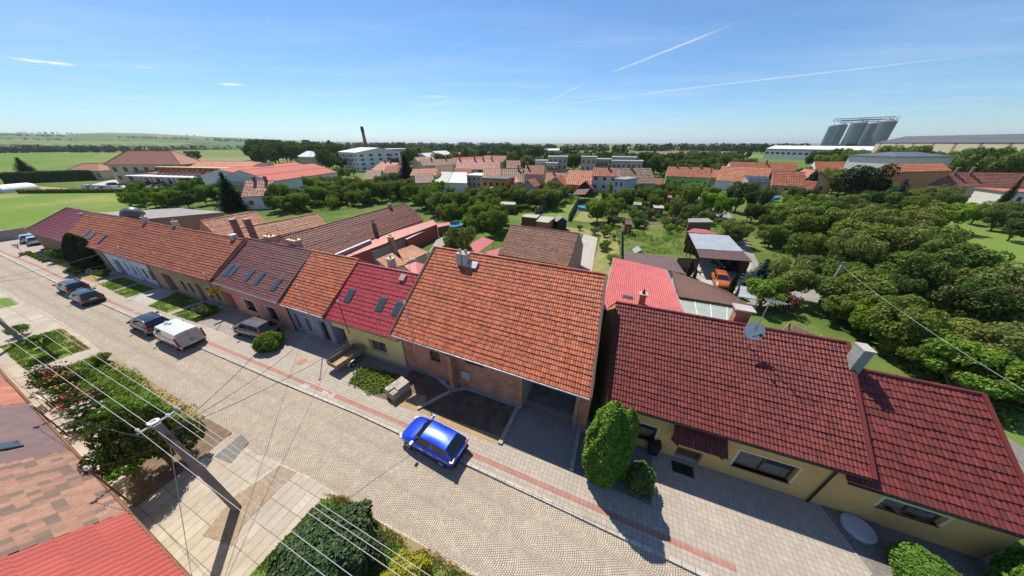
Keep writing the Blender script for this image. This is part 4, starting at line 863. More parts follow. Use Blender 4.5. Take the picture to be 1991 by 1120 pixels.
for i in range(9):
    p = sw.A.lerp(sw.B, (i+.3)/9)-sw.n*2.8; MB().tube((p.x, p.y, 0), (p.x, p.y, 3.9), .16, .16, 6).build('awning_post', BROWNMET, sw.o)
# station: two storey beige block under a hipped roof with a lower wing
def hip(name, label, cat, A, B, w, h, zr, inset, wallm, roofm, rows, cols, over=.5, fw=(), group=None):
    """A,B ends of the front wall (ground), w depth backwards"""
    A, B = V((A.x, A.y, 0)), V((B.x, B.y, 0)); d = (B-A).normalized(); n = V((-d.y, d.x, 0)); c = (A+B)/2+n*w/2; o = thing(name, label, cat, c, group)
    C, D = B+n*w, A+n*w; m = MB()
    for a, b in ((A, B), (B, C), (C, D), (D, A)): m.poly(a, b, b+Z*h, a+Z*h)
    m.build('wall', wallm, o); e = [A-d*over-n*over, B+d*over-n*over, C+d*over+n*over, D-d*over+n*over]; e = [p+Z*h for p in e]; r0, r1 = A+d*inset+n*w/2+Z*zr, B-d*inset+n*w/2+Z*zr
    r = MB(); r.poly(e[0], e[1], r1, r0); r.poly(e[1], e[2], r1); r.poly(e[2], e[3], r0, r1); r.poly(e[3], e[0], r0); r.poly(*e[::-1])
    for k in range(4): r.obox(e[k]-Z*.25, e[(k+1) % 4]-e[k], (e[(k+2) % 4]-e[(k+1) % 4]).normalized()*.12, Z*.24)
    ro = r.build('roof', roofm, o); rc = MB()
    for a, b in ((r0, r1), (e[0], r0), (e[3], r0), (e[1], r1), (e[2], r1)): rc.tube(a, b, .16, .16, 6)
    rc.build('ridge_cap', roofm, ro)
    for (a, b, z0, z1, rr, cc) in fw: facade(o, (A, B, C, D)[a], (A, B, C, D)[b], z0, z1, rr, cc, .42, .6, GLASS, W_BEIGE)
    return o, A, B, C, D
ST = corrug('station_tile', (.42, .185, .12), .6, .12, 0, .8, along=SD)
zt = 8.4; c0, c1, c2 = at_h(207, 319.5, zt), at_h(272, 319.5, zt), at_h(170.5, 318, zt)
dd = (c1-c0).normalized(); nn = V((-dd.y, dd.x, 0)); w_ = max(10, (c2-c0).dot(nn)); B0 = c0+dd*34
o, *_ = hip('station_building', 'two storey beige station building with big hipped roof', 'station', c0, B0, w_, zt, zt+5.6, 7, W_BEIGE, ST, 8, 40, .7, [(0, 1, .8, 8, 2, 7), (3, 0, .8, 8, 2, 7)])
rn = (nn*-1*5.6-V((0, 0, -w_/2))).normalized()
for (fx, fz) in ((.36, .3), (.45, .3), (.40, .5), (.48, .5), (.7, .34), (.78, .34), (.74, .55)):
    p = c0+dd*((B0-c0).length*fx)+nn*(w_/2*fz)+Z*(zt+5.6*fz+.15); MB().box(p, (1.5, 1.6, .12), math.atan2(dd.y, dd.x), math.atan2(5.6, w_/2)).build('skylight', MATS['dark_grey_metal'], o)
c3 = at_h(131, 332, 4.5); hip('station_wing', 'lower station wing with red hipped roof left of the station', 'station', c3, c3+dd*16, 9, 4.5, 7.6, 4, W_BEIGE, ST, 6, 20, .5, [(0, 1, .5, 4, 1, 5)])
# apartment block and industry behind it
def flatblock(name, label, cat, A, B, w, h, wallm, roofm, fw=(), gable=0, para=0.0, group=None, balc=()):
    A, B = V((A.x, A.y, 0)), V((B.x, B.y, 0)); d = (B-A).normalized(); n = V((-d.y, d.x, 0)); C, D = B+n*w, A+n*w; o = thing(name, label, cat, (A+C)/2, group); m = MB()
    for a, b in ((A, B), (C, D)): m.poly(a, b, b+Z*h, a+Z*h)
    for a, b in ((B, C), (D, A)): m.poly(a, b, b+Z*h, (a+b)/2+Z*(h+gable), a+Z*h) if gable else m.poly(a, b, b+Z*h, a+Z*h)
    m.build('wall', wallm, o); r = MB(); e = .4
    A2, B2, C2, D2 = A-d*e-n*e, B+d*e-n*e, C+d*e+n*e, D-d*e+n*e
    if gable:
        r.slab([A2+Z*(h+.05), B2+Z*(h+.05), (B2+C2)/2+Z*(h+gable+.25), (A2+D2)/2+Z*(h+gable+.25)], .2); r.slab([C2+Z*(h+.05), D2+Z*(h+.05), (A2+D2)/2+Z*(h+gable+.25), (B2+C2)/2+Z*(h+gable+.25)], .2)
    else: r.slab([A2+Z*(h+.25), B2+Z*(h+.25), C2+Z*(h+.25), D2+Z*(h+.25)], .25)
    r.build('roof', roofm, o); K = (A, B, C, D)
    for (a, b, z0, z1, rr, cc, *x) in fw: facade(o, K[a], K[b], z0, z1, rr, cc, *(x or (.36, .5)), GLASS, MATS['dark_grey_metal'])
    for (a, b, s, z) in balc:
        u = (K[b]-K[a]).normalized(); v = V((u.y, -u.x, 0)); p = K[a].lerp(K[b], s)+Z*z; bm = MB(); bm.obox(p, u*3, v*1.3, Z*.15); bo = bm.build('balcony', W_GREY, o); MB().obox(p+v*1.25+Z*.15, u*3, v*.06, Z*.95).build('railing', MATS['dark_grey_metal'], bo)
    return o
ab, bb, cb = G(667, 330), G(701, 334), G(741, 326)
flatblock('apartment_block', 'white four storey apartment block with pale roof and balconies', 'apartments', ab, bb, (cb-bb).length*.92, 11.5, W_WHITE, SH_WHITE, [(0, 1, .5, 11, 4, 6), (1, 2, .5, 11, 4, 5)], 2.4, balc=[(1, 2, .68, 3.2), (1, 2, .68, 6), (1, 2, .68, 8.8), (0, 1, .3, 6), (0, 1, .3, 8.8), (0, 1, .65, 6), (0, 1, .65, 8.8)])
a, b = G(585, 321.5), G(645, 327); hip('villa', 'pale two storey villa with light roof among trees left of the apartments', 'house', a, a+(b-a).normalized()*20, 12, 7, 11, 5, W_BEIGE, SH_WHITE, 5, 20, .4, [(0, 1, .5, 6.5, 2, 6)])
flatblock('factory_hall', 'white flat industrial hall right behind the apartment block', 'hall', AT(722, 303, 300), AT(748, 302, 290), 40, 12, W_GREY, SH_WHITE, [(0, 1, 2, 10, 2, 6)])
flatblock('factory_hall', 'long grey factory hall at the foot of the tall chimney', 'hall', AT(696, 300, 340), AT(744, 299, 330), 30, 10, W_GREY, SH_WHITE)
c = AT(712, 295, 330); top = AT(703, 246, 330); o = thing('factory_chimney', 'tall tapering brick factory chimney against the sky', 'chimney', (c.x, c.y, 0)); base = V((top.x, top.y, 0))
MB().lathe(base, [(2.0, 0), (1.75, 8), (1.25, top.z-5)], 16).build('shaft', mat('chimney_brick', (.27, .13, .085), .9, .25, .3), o); MB().lathe(base+Z*(top.z-5), [(1.3, 0), (1.45, 1), (1.3, 4.6), (1.3, 5), (1.0, 5), (1.0, 4)], 16).build('crown', mat('soot', (.05, .04, .035), .9, .1), o)
# the row of houses along the next street
fh('house', 'brown roofed house with cream gable beside the big spruce', (712, 331.5), (742, 331), 6.4, 6.4, 3.4, W_BEIGE, T_FARBR, 2)
fh('house', 'long red tiled house row with four chimneys above the white roofs', (890, 310), (973, 310), 9.6, 8.4, 5.6, W_GREY, T_ROSE, 8, chim=((.05, 2), (.4, 2), (.6, 1.5), (.8, 1.5)), rows=12)
fh('house', 'rose house with dormer left behind the orange block', (940, 328), (975, 328), 8.2, 6, 5, W_PINK, T_FARRED, 2)
fh('house', 'wide old red brown roof behind the orange block', (975, 329), (1016, 329), 8, 7, 4, W_PINK, T_FARBR, 3, rows=10, chim=((.8, 1.5),))
fh('house', 'red roofed rose house with pointed gable front', (1022, 321.5), (1060, 322), 8.6, 3.6, 5.4, W_PINK, T_FARRED, 3, chim=((.1, 1.2),))
fh('house', 'low red brown roofed house shaded by its taller neighbour', (1062, 336), (1104, 336.5), 6.6, 5.5, 3.2, W_BROWN, T_FARRED, 2, chim=((.35, 1.8),))
fh('house', 'orange house with broad striped red roof and terrace', (1106, 331), (1153, 332), 7.8, 8.0, 3.6, W_ORANGE, T_FAROR, 3, rows=12)
fh('house', 'white two storey house with mottled red roof', (1153, 326), (1203, 327), 8.4, 3.8, 5.7, W_WHITE, T_FARRED, 3, chim=((.62, 1.2),), rows=9)
fh('house', 'long house under brown checkered roof', (1203, 327), (1266, 327), 8.6, 6.4, 3.9, W_GREY, T_CHECK, 4, chim=((.38, 1.4),), rows=10)
fh('house', 'lime green house with mossy orange roof', (1299, 324), (1382, 326.5), 7.4, 7.5, 4.0, W_GREEN, T_MOSSY, 6, chim=((.22, 1), (.5, 1), (.77, 1)), rows=12)
fh('house', 'white gabled house with bright red roof and solar dormer', (1404, 323), (1502, 327), 8.6, 5.4, 3.6, W_WHITE, T_FAROR, 0, rows=11)
fh('house', 'long red roof behind the solar dormer house', (1419, 315), (1550, 317), 7.8, 4.2, 3.8, W_WHITE, T_FAROR, 5, rows=8, chim=((.55, 1.2),))
fh('house', 'lower red brown roof right of the solar dormer', (1503, 333), (1566, 335), 7.6, 4.6, 3.2, W_PEACH, T_FARRED, 3, rows=9)
fh('house', 'red roof with white gable left behind the dark pine', (1584, 314), (1662, 315), 8.6, 4.4, 4.0, W_WHITE, T_FAROR, 2, rows=9)
p = G(1455, 352, 4.6); d = (G(1498, 353, 4.6)-p).normalized(); n = V((-d.y, d.x, 0)); o = thing('solar_dormer', 'dark flat dormer with solar panels on the red roof', 'dormer', p); w_ = (G(1498, 353, 4.6)-p).length
MB().obox(V((p.x, p.y, 2.2)), d*w_, n*4, Z*2.6).build('wall', W_GREY, o); b = MB(); b.slab([p-n*.6, p+d*w_-n*.6, p+d*w_+n*4+Z*1.6, p+n*4+Z*1.6], .15); b.build('roof', MATS['dark_grey_metal'], o)
for i in range(3):
    q = p+d*(w_*(.05+.33*i))+n*.2+Z*.5; b = MB(); b.slab([q, q+d*w_*.27, q+d*w_*.27+n*2.6+Z*.91, q+n*2.6+Z*.91], .06); b.build('solar_panel', SKYG, o)
def gablehouse(name, label, apex, w, ze, zr, Lg, wallm, tm, ang=SA, nw=2, cat='house'):
    """gable facing the camera side; apex px at height zr"""
    a = G(*apex, zr); n = V((-math.sin(ang), math.cos(ang), 0)); d = V((n.y, -n.x, 0)); b = a+n*Lg; wl = a-d*w; A = V((wl.x, wl.y, ze))
    o = thing(name, label, cat, (a+n*Lg/2).to_2d().to_3d()); m = MB(); p = [V((a.x, a.y, 0))-d*w, V((a.x, a.y, 0))+d*w]
    m.poly(p[0], p[1], p[1]+Z*ze, a-Z*.1, p[0]+Z*ze); m.poly(p[1]+n*Lg, p[0]+n*Lg, p[0]+n*Lg+Z*ze, b-Z*.1, p[1]+n*Lg+Z*ze)
    for k in (0, 1): m.poly(p[k], p[k]+n*Lg, p[k]+n*Lg+Z*ze, p[k]+Z*ze)
    m.build('wall', wallm, o); r = MB(); e = .3
    for sg in (-1, 1):
        q = [a+d*sg*(w+e)-Z*(zr-ze)*(1+e/w)-n*e, b+d*sg*(w+e)-Z*(zr-ze)*(1+e/w)+n*e, b+n*e, a-n*e]; q = q if sg > 0 else q[::-1]
        r.slab(q, .12); tiles(r, *(q if sg > 0 else [q[1], q[0], q[3], q[2]][::-1] and (q[1*0+2], q[3], q[0], q[1])), 8, max(6, int(Lg/.8)), .06, .08)
    r.build('roof', tm, o); facade(o, p[0], p[1], .6, ze, max(1, int(ze/2.8)), nw, .3, .5); return o
gablehouse('house', 'small pale gable house between orchard trees and orange block', (1026, 351), 2.2, 4.2, 6.0, 7, W_GREY, T_FARRED, nw=1)
gablehouse('house', 'brick orange gable house with grey front', (1080, 344), 3.6, 3.4, 6.2, 9, W_GREY, T_FARRED, nw=2)
gablehouse('house', 'small dark gable extension on the orange house', (1138, 352), 2.4, 3, 5.2, 6, MATS['tarred_plank'], T_FARRED, nw=0)
gablehouse('house', 'peach gable house left of the dark pine', (1594, 333), 4.8, 4.4, 8.2, 10, W_PEACH, T_FARRED, nw=2)
flatblock('house', 'orange rendered two storey block with dark eaves', 'house', at_h(937, 347, 6), at_h(984, 349, 6), 8, 6, W_ORANGE, MATS['dark_grey_metal'], [(0, 1, .5, 5.5, 2, 4)])
shed('lean_to', 'sloped red roof leaning on the orange block', 'outbuilding', [(985, 356, 4.0), (1003, 341, 6.4), (1010, 353, 5.2), (992, 362, 3.2)], T_FARRED, W_WHITE, .15, .3)
wallseg('garden_wall', 'white garden wall sloping down from the orange block', 'wall', G(951, 387), G(986, 374), 3.4, 4.6, .4, W_WHITE)
flatblock('house', 'pale blue two storey annexe with three small windows', 'house', at_h(1195, 347, 6.2), at_h(1215, 349, 6.2), 8, 6.0, W_BLUISH, C_TAR, [(0, 1, .6, 5.8, 2, 2)])
shed('garden_canopy', 'grey brown roofed garden canopy by the round pool', 'canopy', [(1113, 379, 2.8), (1122, 368, 3.0), (1147, 367, 3.0), (1138, 378, 2.8)], MATS['brown_shingle'], WOODLT, .15, .3, open_=True)
# roofs left of the orange block
shed('workshop', 'pale green grey corrugated workshop roof', 'workshop', [(840, 354, 3.6), (853, 333.5, 5.6), (880, 334.5, 5.6), (870, 355, 3.6)], corrug('green_grey_sheet', (.44, .47, .38), .5, .15, 0, .8), W_WHITE, .2, .2)
shed('workshop', 'broad white grey sheet roof in the row', 'workshop', [(871, 355, 3.6), (881, 334.5, 5.6), (908, 335, 5.6), (908, 356, 3.6)], corrug('pale_sheet', (.58, .55, .52), .5, .1, 0, .7), W_WHITE, .2, .2)
flatblock('house', 'grey rendered flat house between white roof and orange block', 'house', at_h(908, 341, 5), at_h(935, 342, 5), 9, 5, W_GREY, SH_WHITE, [(0, 1, .5, 4.8, 2, 3)])
fh('house', 'dusty brown double roof right of the spruce', (806, 338), (842, 337), 6.2, 6, 3.4, W_GREY, T_FARBR, 2)
fh('house', 'bright red ridge strip right behind the spruce', (803, 329), (852, 329), 7.4, 5, 5.4, W_PEACH, T_FAROR, 3)
fh('house', 'red roofed house left behind the spruce', (741, 315), (776, 317), 7.6, 7, 4, W_PEACH, T_FAROR, 3, chim=((.3, 1.2), (.6, 1.2)))
fh('house', 'orange brown terrace with balconies in the town', (816, 311), (886, 309), 9, 5, 6.4, W_YEL, T_FARBR, 7, chim=((.3, 1), (.7, 1)))
fh('house', 'pale roofed white house in the town behind the terrace', (818, 298), (838, 297), 9, 6, 6, W_WHITE, SH_WHITE, 3)
fh('hall', 'white roofed hall in the middle of the town', (841, 294), (868, 293), 10, 9, 6, W_WHITE, SH_WHITE, 4, cat='hall')
fh('hall', 'long low white roofed hall right of the town', (913, 294), (945, 293), 7, 10, 5, W_GREY, SH_WHITE, 0, cat='hall')
fh('hall', 'long white hall by the green vineyard slope', (1058, 289), (1092, 288.4), 8, 12, 5, W_WHITE, SH_WHITE, 0, cat='hall')
fh('house', 'rusty brown roofed farm left of the vineyard slope', (1020, 291.5), (1045, 291), 8, 8, 5, W_BEIGE, T_FARBR, 3)
fh('house', 'salmon roof strip behind the long red house row', (878, 307), (936, 304), 8, 6, 5.4, W_PEACH, SH_RED, 4)
fh('house', 'red brown roof behind the town terrace', (806, 306), (842, 305), 8, 6, 5.4, W_BEIGE, T_FARRED, 3)
fh('house', 'small white roofed house near the spruce tip', (800, 300), (816, 299), 7, 5, 4.6, W_BEIGE, SH_WHITE, 2)
# terraced grey apartment group
for i, (a, b, w_, h, wm, lab, fw) in enumerate([((1041, 313), (1070, 313), 10, 7, W_WHITE, 'low white flat block with terraces left of the yellow block', (2, 5)), ((1062, 318), (1084, 318), 9, 8.6, W_YEL, 'pale yellow flat roofed block behind the dark spruces', (2, 3)), ((1066, 306), (1104, 305), 14, 11, W_GREY, 'taller pale block rising behind the yellow one', (3, 4)),
        ((1131, 306), (1160, 306), 12, 11.5, W_GREY, 'grey concrete flats with left staircase edge', (3, 3)), ((1160, 310), (1192, 311), 12, 10.5, mat('sand_render', (.46, .40, .32), .9, .08, .4), 'sand coloured flats with balconies in the group centre', (3, 4)), ((1190, 313), (1250, 315), 12, 9, W_GREY, 'long grey stepped flats at the right of the group', (2, 6)), ((1190, 306), (1238, 307), 12, 11.5, W_GREY, 'upper grey storey block behind the stepped flats', (3, 4))]):
    A_, B_ = AT(*a, 165-10*(i % 2)), AT(*b, 165-10*(i % 2)); hh = (A_.z+B_.z)/2; flatblock('apartment_block', lab, 'apartments', A_, B_, w_, hh, wm, C_TAR, [(0, 1, .6, hh-.3, fw[0], fw[1])], balc=[(0, 1, .1, hh-3.2), (0, 1, .55, hh-3.2)] if i in (1, 4, 5) else ())
# right hand side: halls, silos, long warehouse
def wingd(name, label, cat, rL, rR, D, drop, w, wallm, tm, rows, cols, n=0, ww=3, **kw):
    a, b = AT(*rL, D[0]), AT(*rR, D[1]); zr = (a.z+b.z)/2; a.z = b.z = zr; ze = zr-drop; L = (b-a).length
    return wing(name, label, cat, rL, rR, zr, w, ze, wallm, tm, rows, cols, dist=D, ops=rects([L*(i+.5)/n-ww/2 for i in range(n)], ze*.45, ze*.7, ww) if n else [], wave=.1, step=.1, **kw)
W_STEEL = corrug('hall_grey_cladding', (.40, .42, .44), .8, .06, .2, .6); W_SAND = corrug('hall_sand_cladding', (.52, .44, .31), 1.2, .05, 0, .8)
wingd('white_hall', 'long white roofed hall with small square windows below the silos', 'hall', (1506, 283.5), (1830, 285.5), (500, 440), 3.2, 12, W_STEEL, SH_WHITE, 2, 60, 22, 4)
wingd('long_warehouse', 'very long sand coloured warehouse with dark roof on the right horizon', 'warehouse', (1760, 266), (2400, 250), (400, 300), 4.5, 16, W_SAND, SH_DARK, 2, 70, cap=False)
hA, hB = AT(1738, 312, 205), AT(1850, 314, 232); hip('dark_hip_hall', 'white two storey house with dark slate hipped roof right of the silos', 'house', hA, hB, 16, AT(1738, 304.5, 205).z, AT(1790, 295.5, 222).z, 9, W_WHITE, SH_DARK, 3, 40, .6, [(0, 1, 2.5, 6.5, 1, 5), (3, 0, 2.5, 6.5, 1, 2)])
wingd('red_strip_house', 'low red roofed building in front of the slate roof', 'house', (1728, 318), (1830, 319), (165, 188), 2.2, 3.5, W_BROWN, T_FAROR, 5, 40)
House('pale_red_hall', 'large pale red roof with cream gable at the right edge', 'hall', G(1890, 328.5, 5.6), G(2100, 335, 5.6), G(1874, 306, 10.6), G(2110, 308, 10.6), 5.6, .5, W_YEL, SH_RED, 3, 50, zr=10.6, wave=.1, step=.1)
fh('long_house', 'long red brown corrugated roof house with two white chimneys at the right edge', (1796, 334), (2050, 338), 7.8, 4.2, 3.6, W_PINK, tilemat('red_brown_ribbed', (.30, .115, .08), .18, (.20, .08, .06)), 8, rows=10, chim=((.24, 1.6), (.36, 1.6)))
flatblock('flat_house', 'orange brown flat roofed house with white parapet behind the blue spruce', 'house', at_h(1700, 346, 5), at_h(1786, 350, 5), 6, 4.8, W_BROWN, SH_WHITE, [(0, 1, .4, 5.4, 2, 6)])
flatblock('flat_house', 'white house corner with dark windows at the far right edge', 'house', at_h(1955, 372, 4.5), at_h(2060, 376, 4.5), 8, 4.3, W_WHITE, T_FARRED, [(0, 1, .5, 4, 1, 4)])
def silos():
    SIL = corrug('galvanised_steel', (.34, .35, .37), 1.1, .1, .45, .42); DS = 560; tops = []
    data = [(1621, 245, 17), (1638, 242.5, 23), (1671, 239.5, 33), (1702, 240, 28), (1727, 236.5, 35)]
    for i, (px, py, wpx) in enumerate(data):
        c = AT(px, py, DS+(30 if i in (1, 3) else 0)); r = (AT(px+wpx/2, py, DS)-AT(px-wpx/2, py, DS)).length/2; base = V((c.x, c.y, 0)); hh = c.z
        lab = ['slim grain silo, leftmost of the group', 'slim grain silo, second from the left', 'wide grain silo in the middle of the group', 'grain silo standing back between two wide ones', 'widest grain silo, rightmost of the group'][i]
        o = thing('grain_silo', lab, 'silo', base, 'grain silos'); m = MB(); n = 28; k = 10; m.lathe(base, [(r*(1.0 if j % 2 else 1.012), hh*j/k) for j in range(k+1)], n); m.build('shell', SIL, o)
        MB().lathe(base+Z*hh, [(r*1.03, 0), (r*.15, r*.42), (r*.12, r*.55)], n).build('cone_roof', SIL, o); tops.append(base+Z*(hh+r*.32))
        rb = MB()
        for j in range(n):
            t = 2*math.pi*j/n; p = base+V((math.cos(t), math.sin(t), 0))*r*1.02; rb.tube(p, p+Z*hh, .14, .14, 4)
        rb.build('stiffener', METAL, o)
    o = thing('conveyor_bridge', 'steel lattice conveyor bridge over the silo tops', 'conveyor', (tops[0].x, tops[0].y, 0)); m = MB()
    for (p, q) in ((tops[0], tops[2]), (tops[1], tops[3]), (tops[2], tops[4])):
        d = (q-p); p = p-d*.12; q = q+d*.16; q.z = p.z = max(p.z, q.z)+.2; k = 8
        for off in (0, 2.4): m.tube(p+Z*off, q+Z*off, .3, .3, 5)
        for j in range(k): a = p.lerp(q, j/k); b = p.lerp(q, (j+1)/k); m.tube(a, b+Z*2.4, .14, .14, 4); m.tube(a, a+Z*2.4, .14, .14, 4)
    m.build('truss', MATS['dark_grey_metal'], o)
    for t in (tops[2], tops[4]):
        m = MB(); e = (tops[4]-tops[0]).normalized()*9; b = V((t.x+e.x*.55, t.y+e.y*.55, 0))-V((t.x, t.y, 0)).normalized()*10
        for dx in (-1.3, 1.3):
            for dy in (-1.3, 1.3): m.tube(b+V((dx, dy, 0)), b+V((dx, dy, t.z+3)), .16, .16, 4)
        for j in range(14):
            z0, z1 = t.z*j/14, t.z*(j+1)/14
            for s0, s1 in (((-1.3, -1.3), (1.3, -1.3)), ((1.3, -1.3), (1.3, 1.3)), ((-1.3, 1.3), (-1.3, -1.3))): m.tube(b+V((*s0, z0)), b+V((*s1, z1)), .1, .1, 4); m.tube(b+V((*s0, z0)), b+V((*s1, z0)), .1, .1, 4)
        m.build('lattice_tower', MATS['dark_grey_metal'], o)
silos()

for nm, a, b, D, wm, tm, dr, w_ in [('rust red roofed house between the apartments and the brown roof', (752, 322), (782, 323), (165, 160), W_WHITE, T_FARRED, 3, 4.5), ('low pale house right of the apartment block', (742, 327), (760, 327), (175, 172), W_GREY, SH_WHITE, 1.5, 4), ('small red roof between spruce and pale green workshop', (822, 327), (846, 328), (150, 150), W_BEIGE, T_FAROR, 3, 4.5), ('brown roofed house behind the pale green workshop', (846, 322), (880, 322), (160, 160), W_WHITE, T_FARBR, 3, 5),
    ('orange roofed house behind the white sheet roof', (884, 327), (916, 328), (140, 140), W_PEACH, T_FAROR, 3, 4.5), ('red roofed house far behind the long row', (940, 303), (985, 303), (235, 230), W_WHITE, T_FARRED, 4, 6), ('far rose roofed house left of the yellow block', (985, 312), (1012, 313), (190, 190), W_PINK, T_ROSE, 4, 5), ('red roof in the far town above the terrace', (846, 301), (880, 300), (290, 285), W_BEIGE, T_FARRED, 5, 6), ('brown roof in the far town left of the white hall', (780, 303), (806, 302), (280, 280), W_BEIGE, T_FARBR, 5, 6),
    ('far white house with red roof beside the town trees', (880, 297), (910, 296), (320, 315), W_WHITE, T_FAROR, 5, 7), ('low red extension right of the checkered roof house', (1266, 346), (1290, 347), (128, 128), W_GREY, T_FARRED, 2, 3.5), ('small red roofed house right of the green one', (1386, 330), (1402, 331), (165, 165), W_PEACH, T_FAROR, 3, 4), ('peach annexe below the dark pine and red roof', (1560, 352), (1590, 353), (120, 120), W_PEACH, T_FARRED, 2.2, 3.5), ('red roof between dark pine and orange flat house', (1668, 326), (1712, 327), (178, 180), W_WHITE, T_FAROR, 3, 4.5)]:
    wingd('house', nm, 'house', a, b, D, dr, w_, wm, tm, 8, max(10, int(abs(b[0]-a[0])*.6)), 3, 1.3)
for nm, a, b, m_ in [('grey tool shed in the left allotment', (1232, 398), (1248, 399), C_TAR), ('pale felt roofed hut in the middle allotment', (1272, 404), (1292, 405), CONC), ('brown plank hut near the green wire fence', (1216, 436), (1230, 437), C_DKBR), ('small red roofed hut in the far allotment', (1290, 384), (1308, 385), C_RED), ('rusty tin roofed hut in the right orchard', (1725, 612), (1752, 622), C_OLD), ('grey roofed hut in the right orchard clearing', (1868, 572), (1900, 580), C_TAR), ('small red shed roof at the right edge', (1958, 556), (2010, 572), C_RED)]:
    p, q = G(*a, 2.3), G(*b, 2.3); d = (q-p).normalized(); n = V((-d.y, d.x, 0)); r = [p, q, q+n*2.4+Z*.35, p+n*2.4+Z*.35]; c = (p+r[2])/2; o = thing('garden_shed', nm, 'shed', (c.x, c.y, 0)); MB().slab(r, .1).build('roof', m_, o); k = MB(); e = [x+(c-x)*.1 for x in r]
    for i in range(4): k.poly((e[i].x, e[i].y, 0), (e[(i+1) % 4].x, e[(i+1) % 4].y, 0), (e[(i+1) % 4].x, e[(i+1) % 4].y, e[(i+1) % 4].z-.1), (e[i].x, e[i].y, e[i].z-.1))
    k.build('wall', WOODBR, o); dv = e[1]-e[0]; dv.z = 0; MB().obox(V((e[0].x, e[0].y, .05))+dv*.35-n*.04, dv*.3, n*.04, Z*1.8).build('door', WOODLT, o)
# ---------------------------------------------------------------- vegetation
LEAF = leafmat('fruit_leaf', (.135, .20, .04), .5); LEAF2 = leafmat('bright_leaf', (.16, .27, .035), .45); LEAF3 = leafmat('olive_leaf', (.17, .215, .055), .6, yellow=(.34, .29, .08)); LEAFD = leafmat('dark_leaf', (.075, .125, .032), .45)
NEEDLE = leafmat('dark_needle', (.024, .046, .024), .45, .12); NEEDLEB = leafmat('blue_needle', (.05, .085, .075), .4, .12, (.09, .12, .10)); PINE = leafmat('pine_needle', (.028, .05, .018), .5, .12)
THUJA = leafmat('thuja_green', (.11, .21, .03), .45, .25, (.19, .28, .04)); THUJAD = leafmat('thuja_dark', (.028, .05, .02), .4, .15); YEW = leafmat('yew_green', (.055, .105, .05), .55, .2, (.12, .17, .09)); GOLD = leafmat('golden_thuja', (.25, .26, .025), .5, .2, (.42, .34, .03)); JUNI = leafmat('juniper_green', (.065, .10, .02), .5, .2, (.20, .19, .03))
LIME = leafmat('lime_shrub', (.15, .25, .025), .4, .3); ELDER = leafmat('elder_leaf', (.16, .24, .06), .5, .3, (.48, .48, .30)); PURPLE = leafmat('purple_leaf', (.13, .055, .06), .45, .25, (.20, .09, .09)); ROSE = leafmat('rose_leaf', (.06, .095, .03), .5, .25, (.12, .10, .04)); SILVER = leafmat('grey_green_leaf', (.12, .165, .10), .45, .3)
BARK = mat('bark', (.115, .085, .06), .95, .3, 5, None, .6, 25); BARKLT = mat('grey_bark', (.19, .16, .125), .95, .3, 5)
def leafquad(mb, p, nrm, s, rng, asp=1.0):
    u = nrm.cross(V((rng.uniform(-1, 1), rng.uniform(-1, 1), rng.uniform(-1, 1))))
    if u.length < 1e-3: u = V((1, 0, 0))
    u = u.normalized()*s*asp; w = nrm.cross(u).normalized()*s; o = len(mb.v); b = nrm*s*.25
    mb.v += [tuple(p-u*.5-w*.18), tuple(p-w*.5+b), tuple(p+u*.5-w*.1), tuple(p+w*.5+b)]; mb.f.append((o, o+1, o+2, o+3))
def rdir(rng):
    z = rng.uniform(-1, 1); t = rng.uniform(0, 2*math.pi); r = math.sqrt(1-z*z); return V((r*math.cos(t), r*math.sin(t), z))
def clump(mb, c, r, n, s, rng, flat=1.0, up=.25):
    for _ in range(n):
        d = rdir(rng); k = rng.uniform(.55, 1.0)**.6; p = c+V((d.x*r*k, d.y*r*k, d.z*r*k*flat))
        leafquad(mb, p, (d+rdir(rng)*.75+V((0, 0, up))).normalized(), s*rng.uniform(.7, 1.3), rng)
def limbs(rng, h, cr, base=.18):
    t = MB(); tips = []; k0 = V((0, 0, h*base)); t.tube((0, 0, -.1), k0, h*.03, h*.025, 7); n = rng.randint(4, 5)
    for i in range(n):
        a = 2*math.pi*(i+rng.uniform(-.3, .3))/n; e = V((math.cos(a)*cr*.45, math.sin(a)*cr*.45, h*rng.uniform(.42, .55))); t.tube(k0, e, h*.018, h*.012, 6)
        for j in range(3):
            b = a+rng.uniform(-.8, .8); f = V((math.cos(b)*cr*rng.uniform(.6, .95), math.sin(b)*cr*rng.uniform(.6, .95), h*rng.uniform(.5, .9))); t.tube(e, f, h*.010, h*.004, 5); tips.append(f)
    t.tube(k0, (0, 0, h*.8), h*.018, h*.006, 6); tips.append(V((0, 0, h*.82))); return t, [q-V((q.x, q.y, 0))*.15 for q in tips]
def tree_proto(name, seed, h, cr, leaf, n, s, label, bark=None, flat=.95, base=.18):
    rng = random.Random(seed); o = thing(name, label, 'tree', (0, 0, 0)); t, tips = limbs(rng, h, cr, base); t.build('trunk', bark or BARK, o)
    mb = MB(); cs = [(p, cr*rng.uniform(.22, .36)) for p in tips]
    for _ in range(24):
        d = rdir(rng); k = rng.uniform(.6, 1.0); cs.append((V((d.x*cr*.88*k, d.y*cr*.88*k, h*.60+d.z*h*.36*k)), cr*rng.uniform(.14, .30)))
    tot = sum(r*r for _, r in cs)
    for c, r in cs: clump(mb, c, r, int(n*r*r/tot), s, rng, flat)
    mb.build('crown', leaf, o); return o
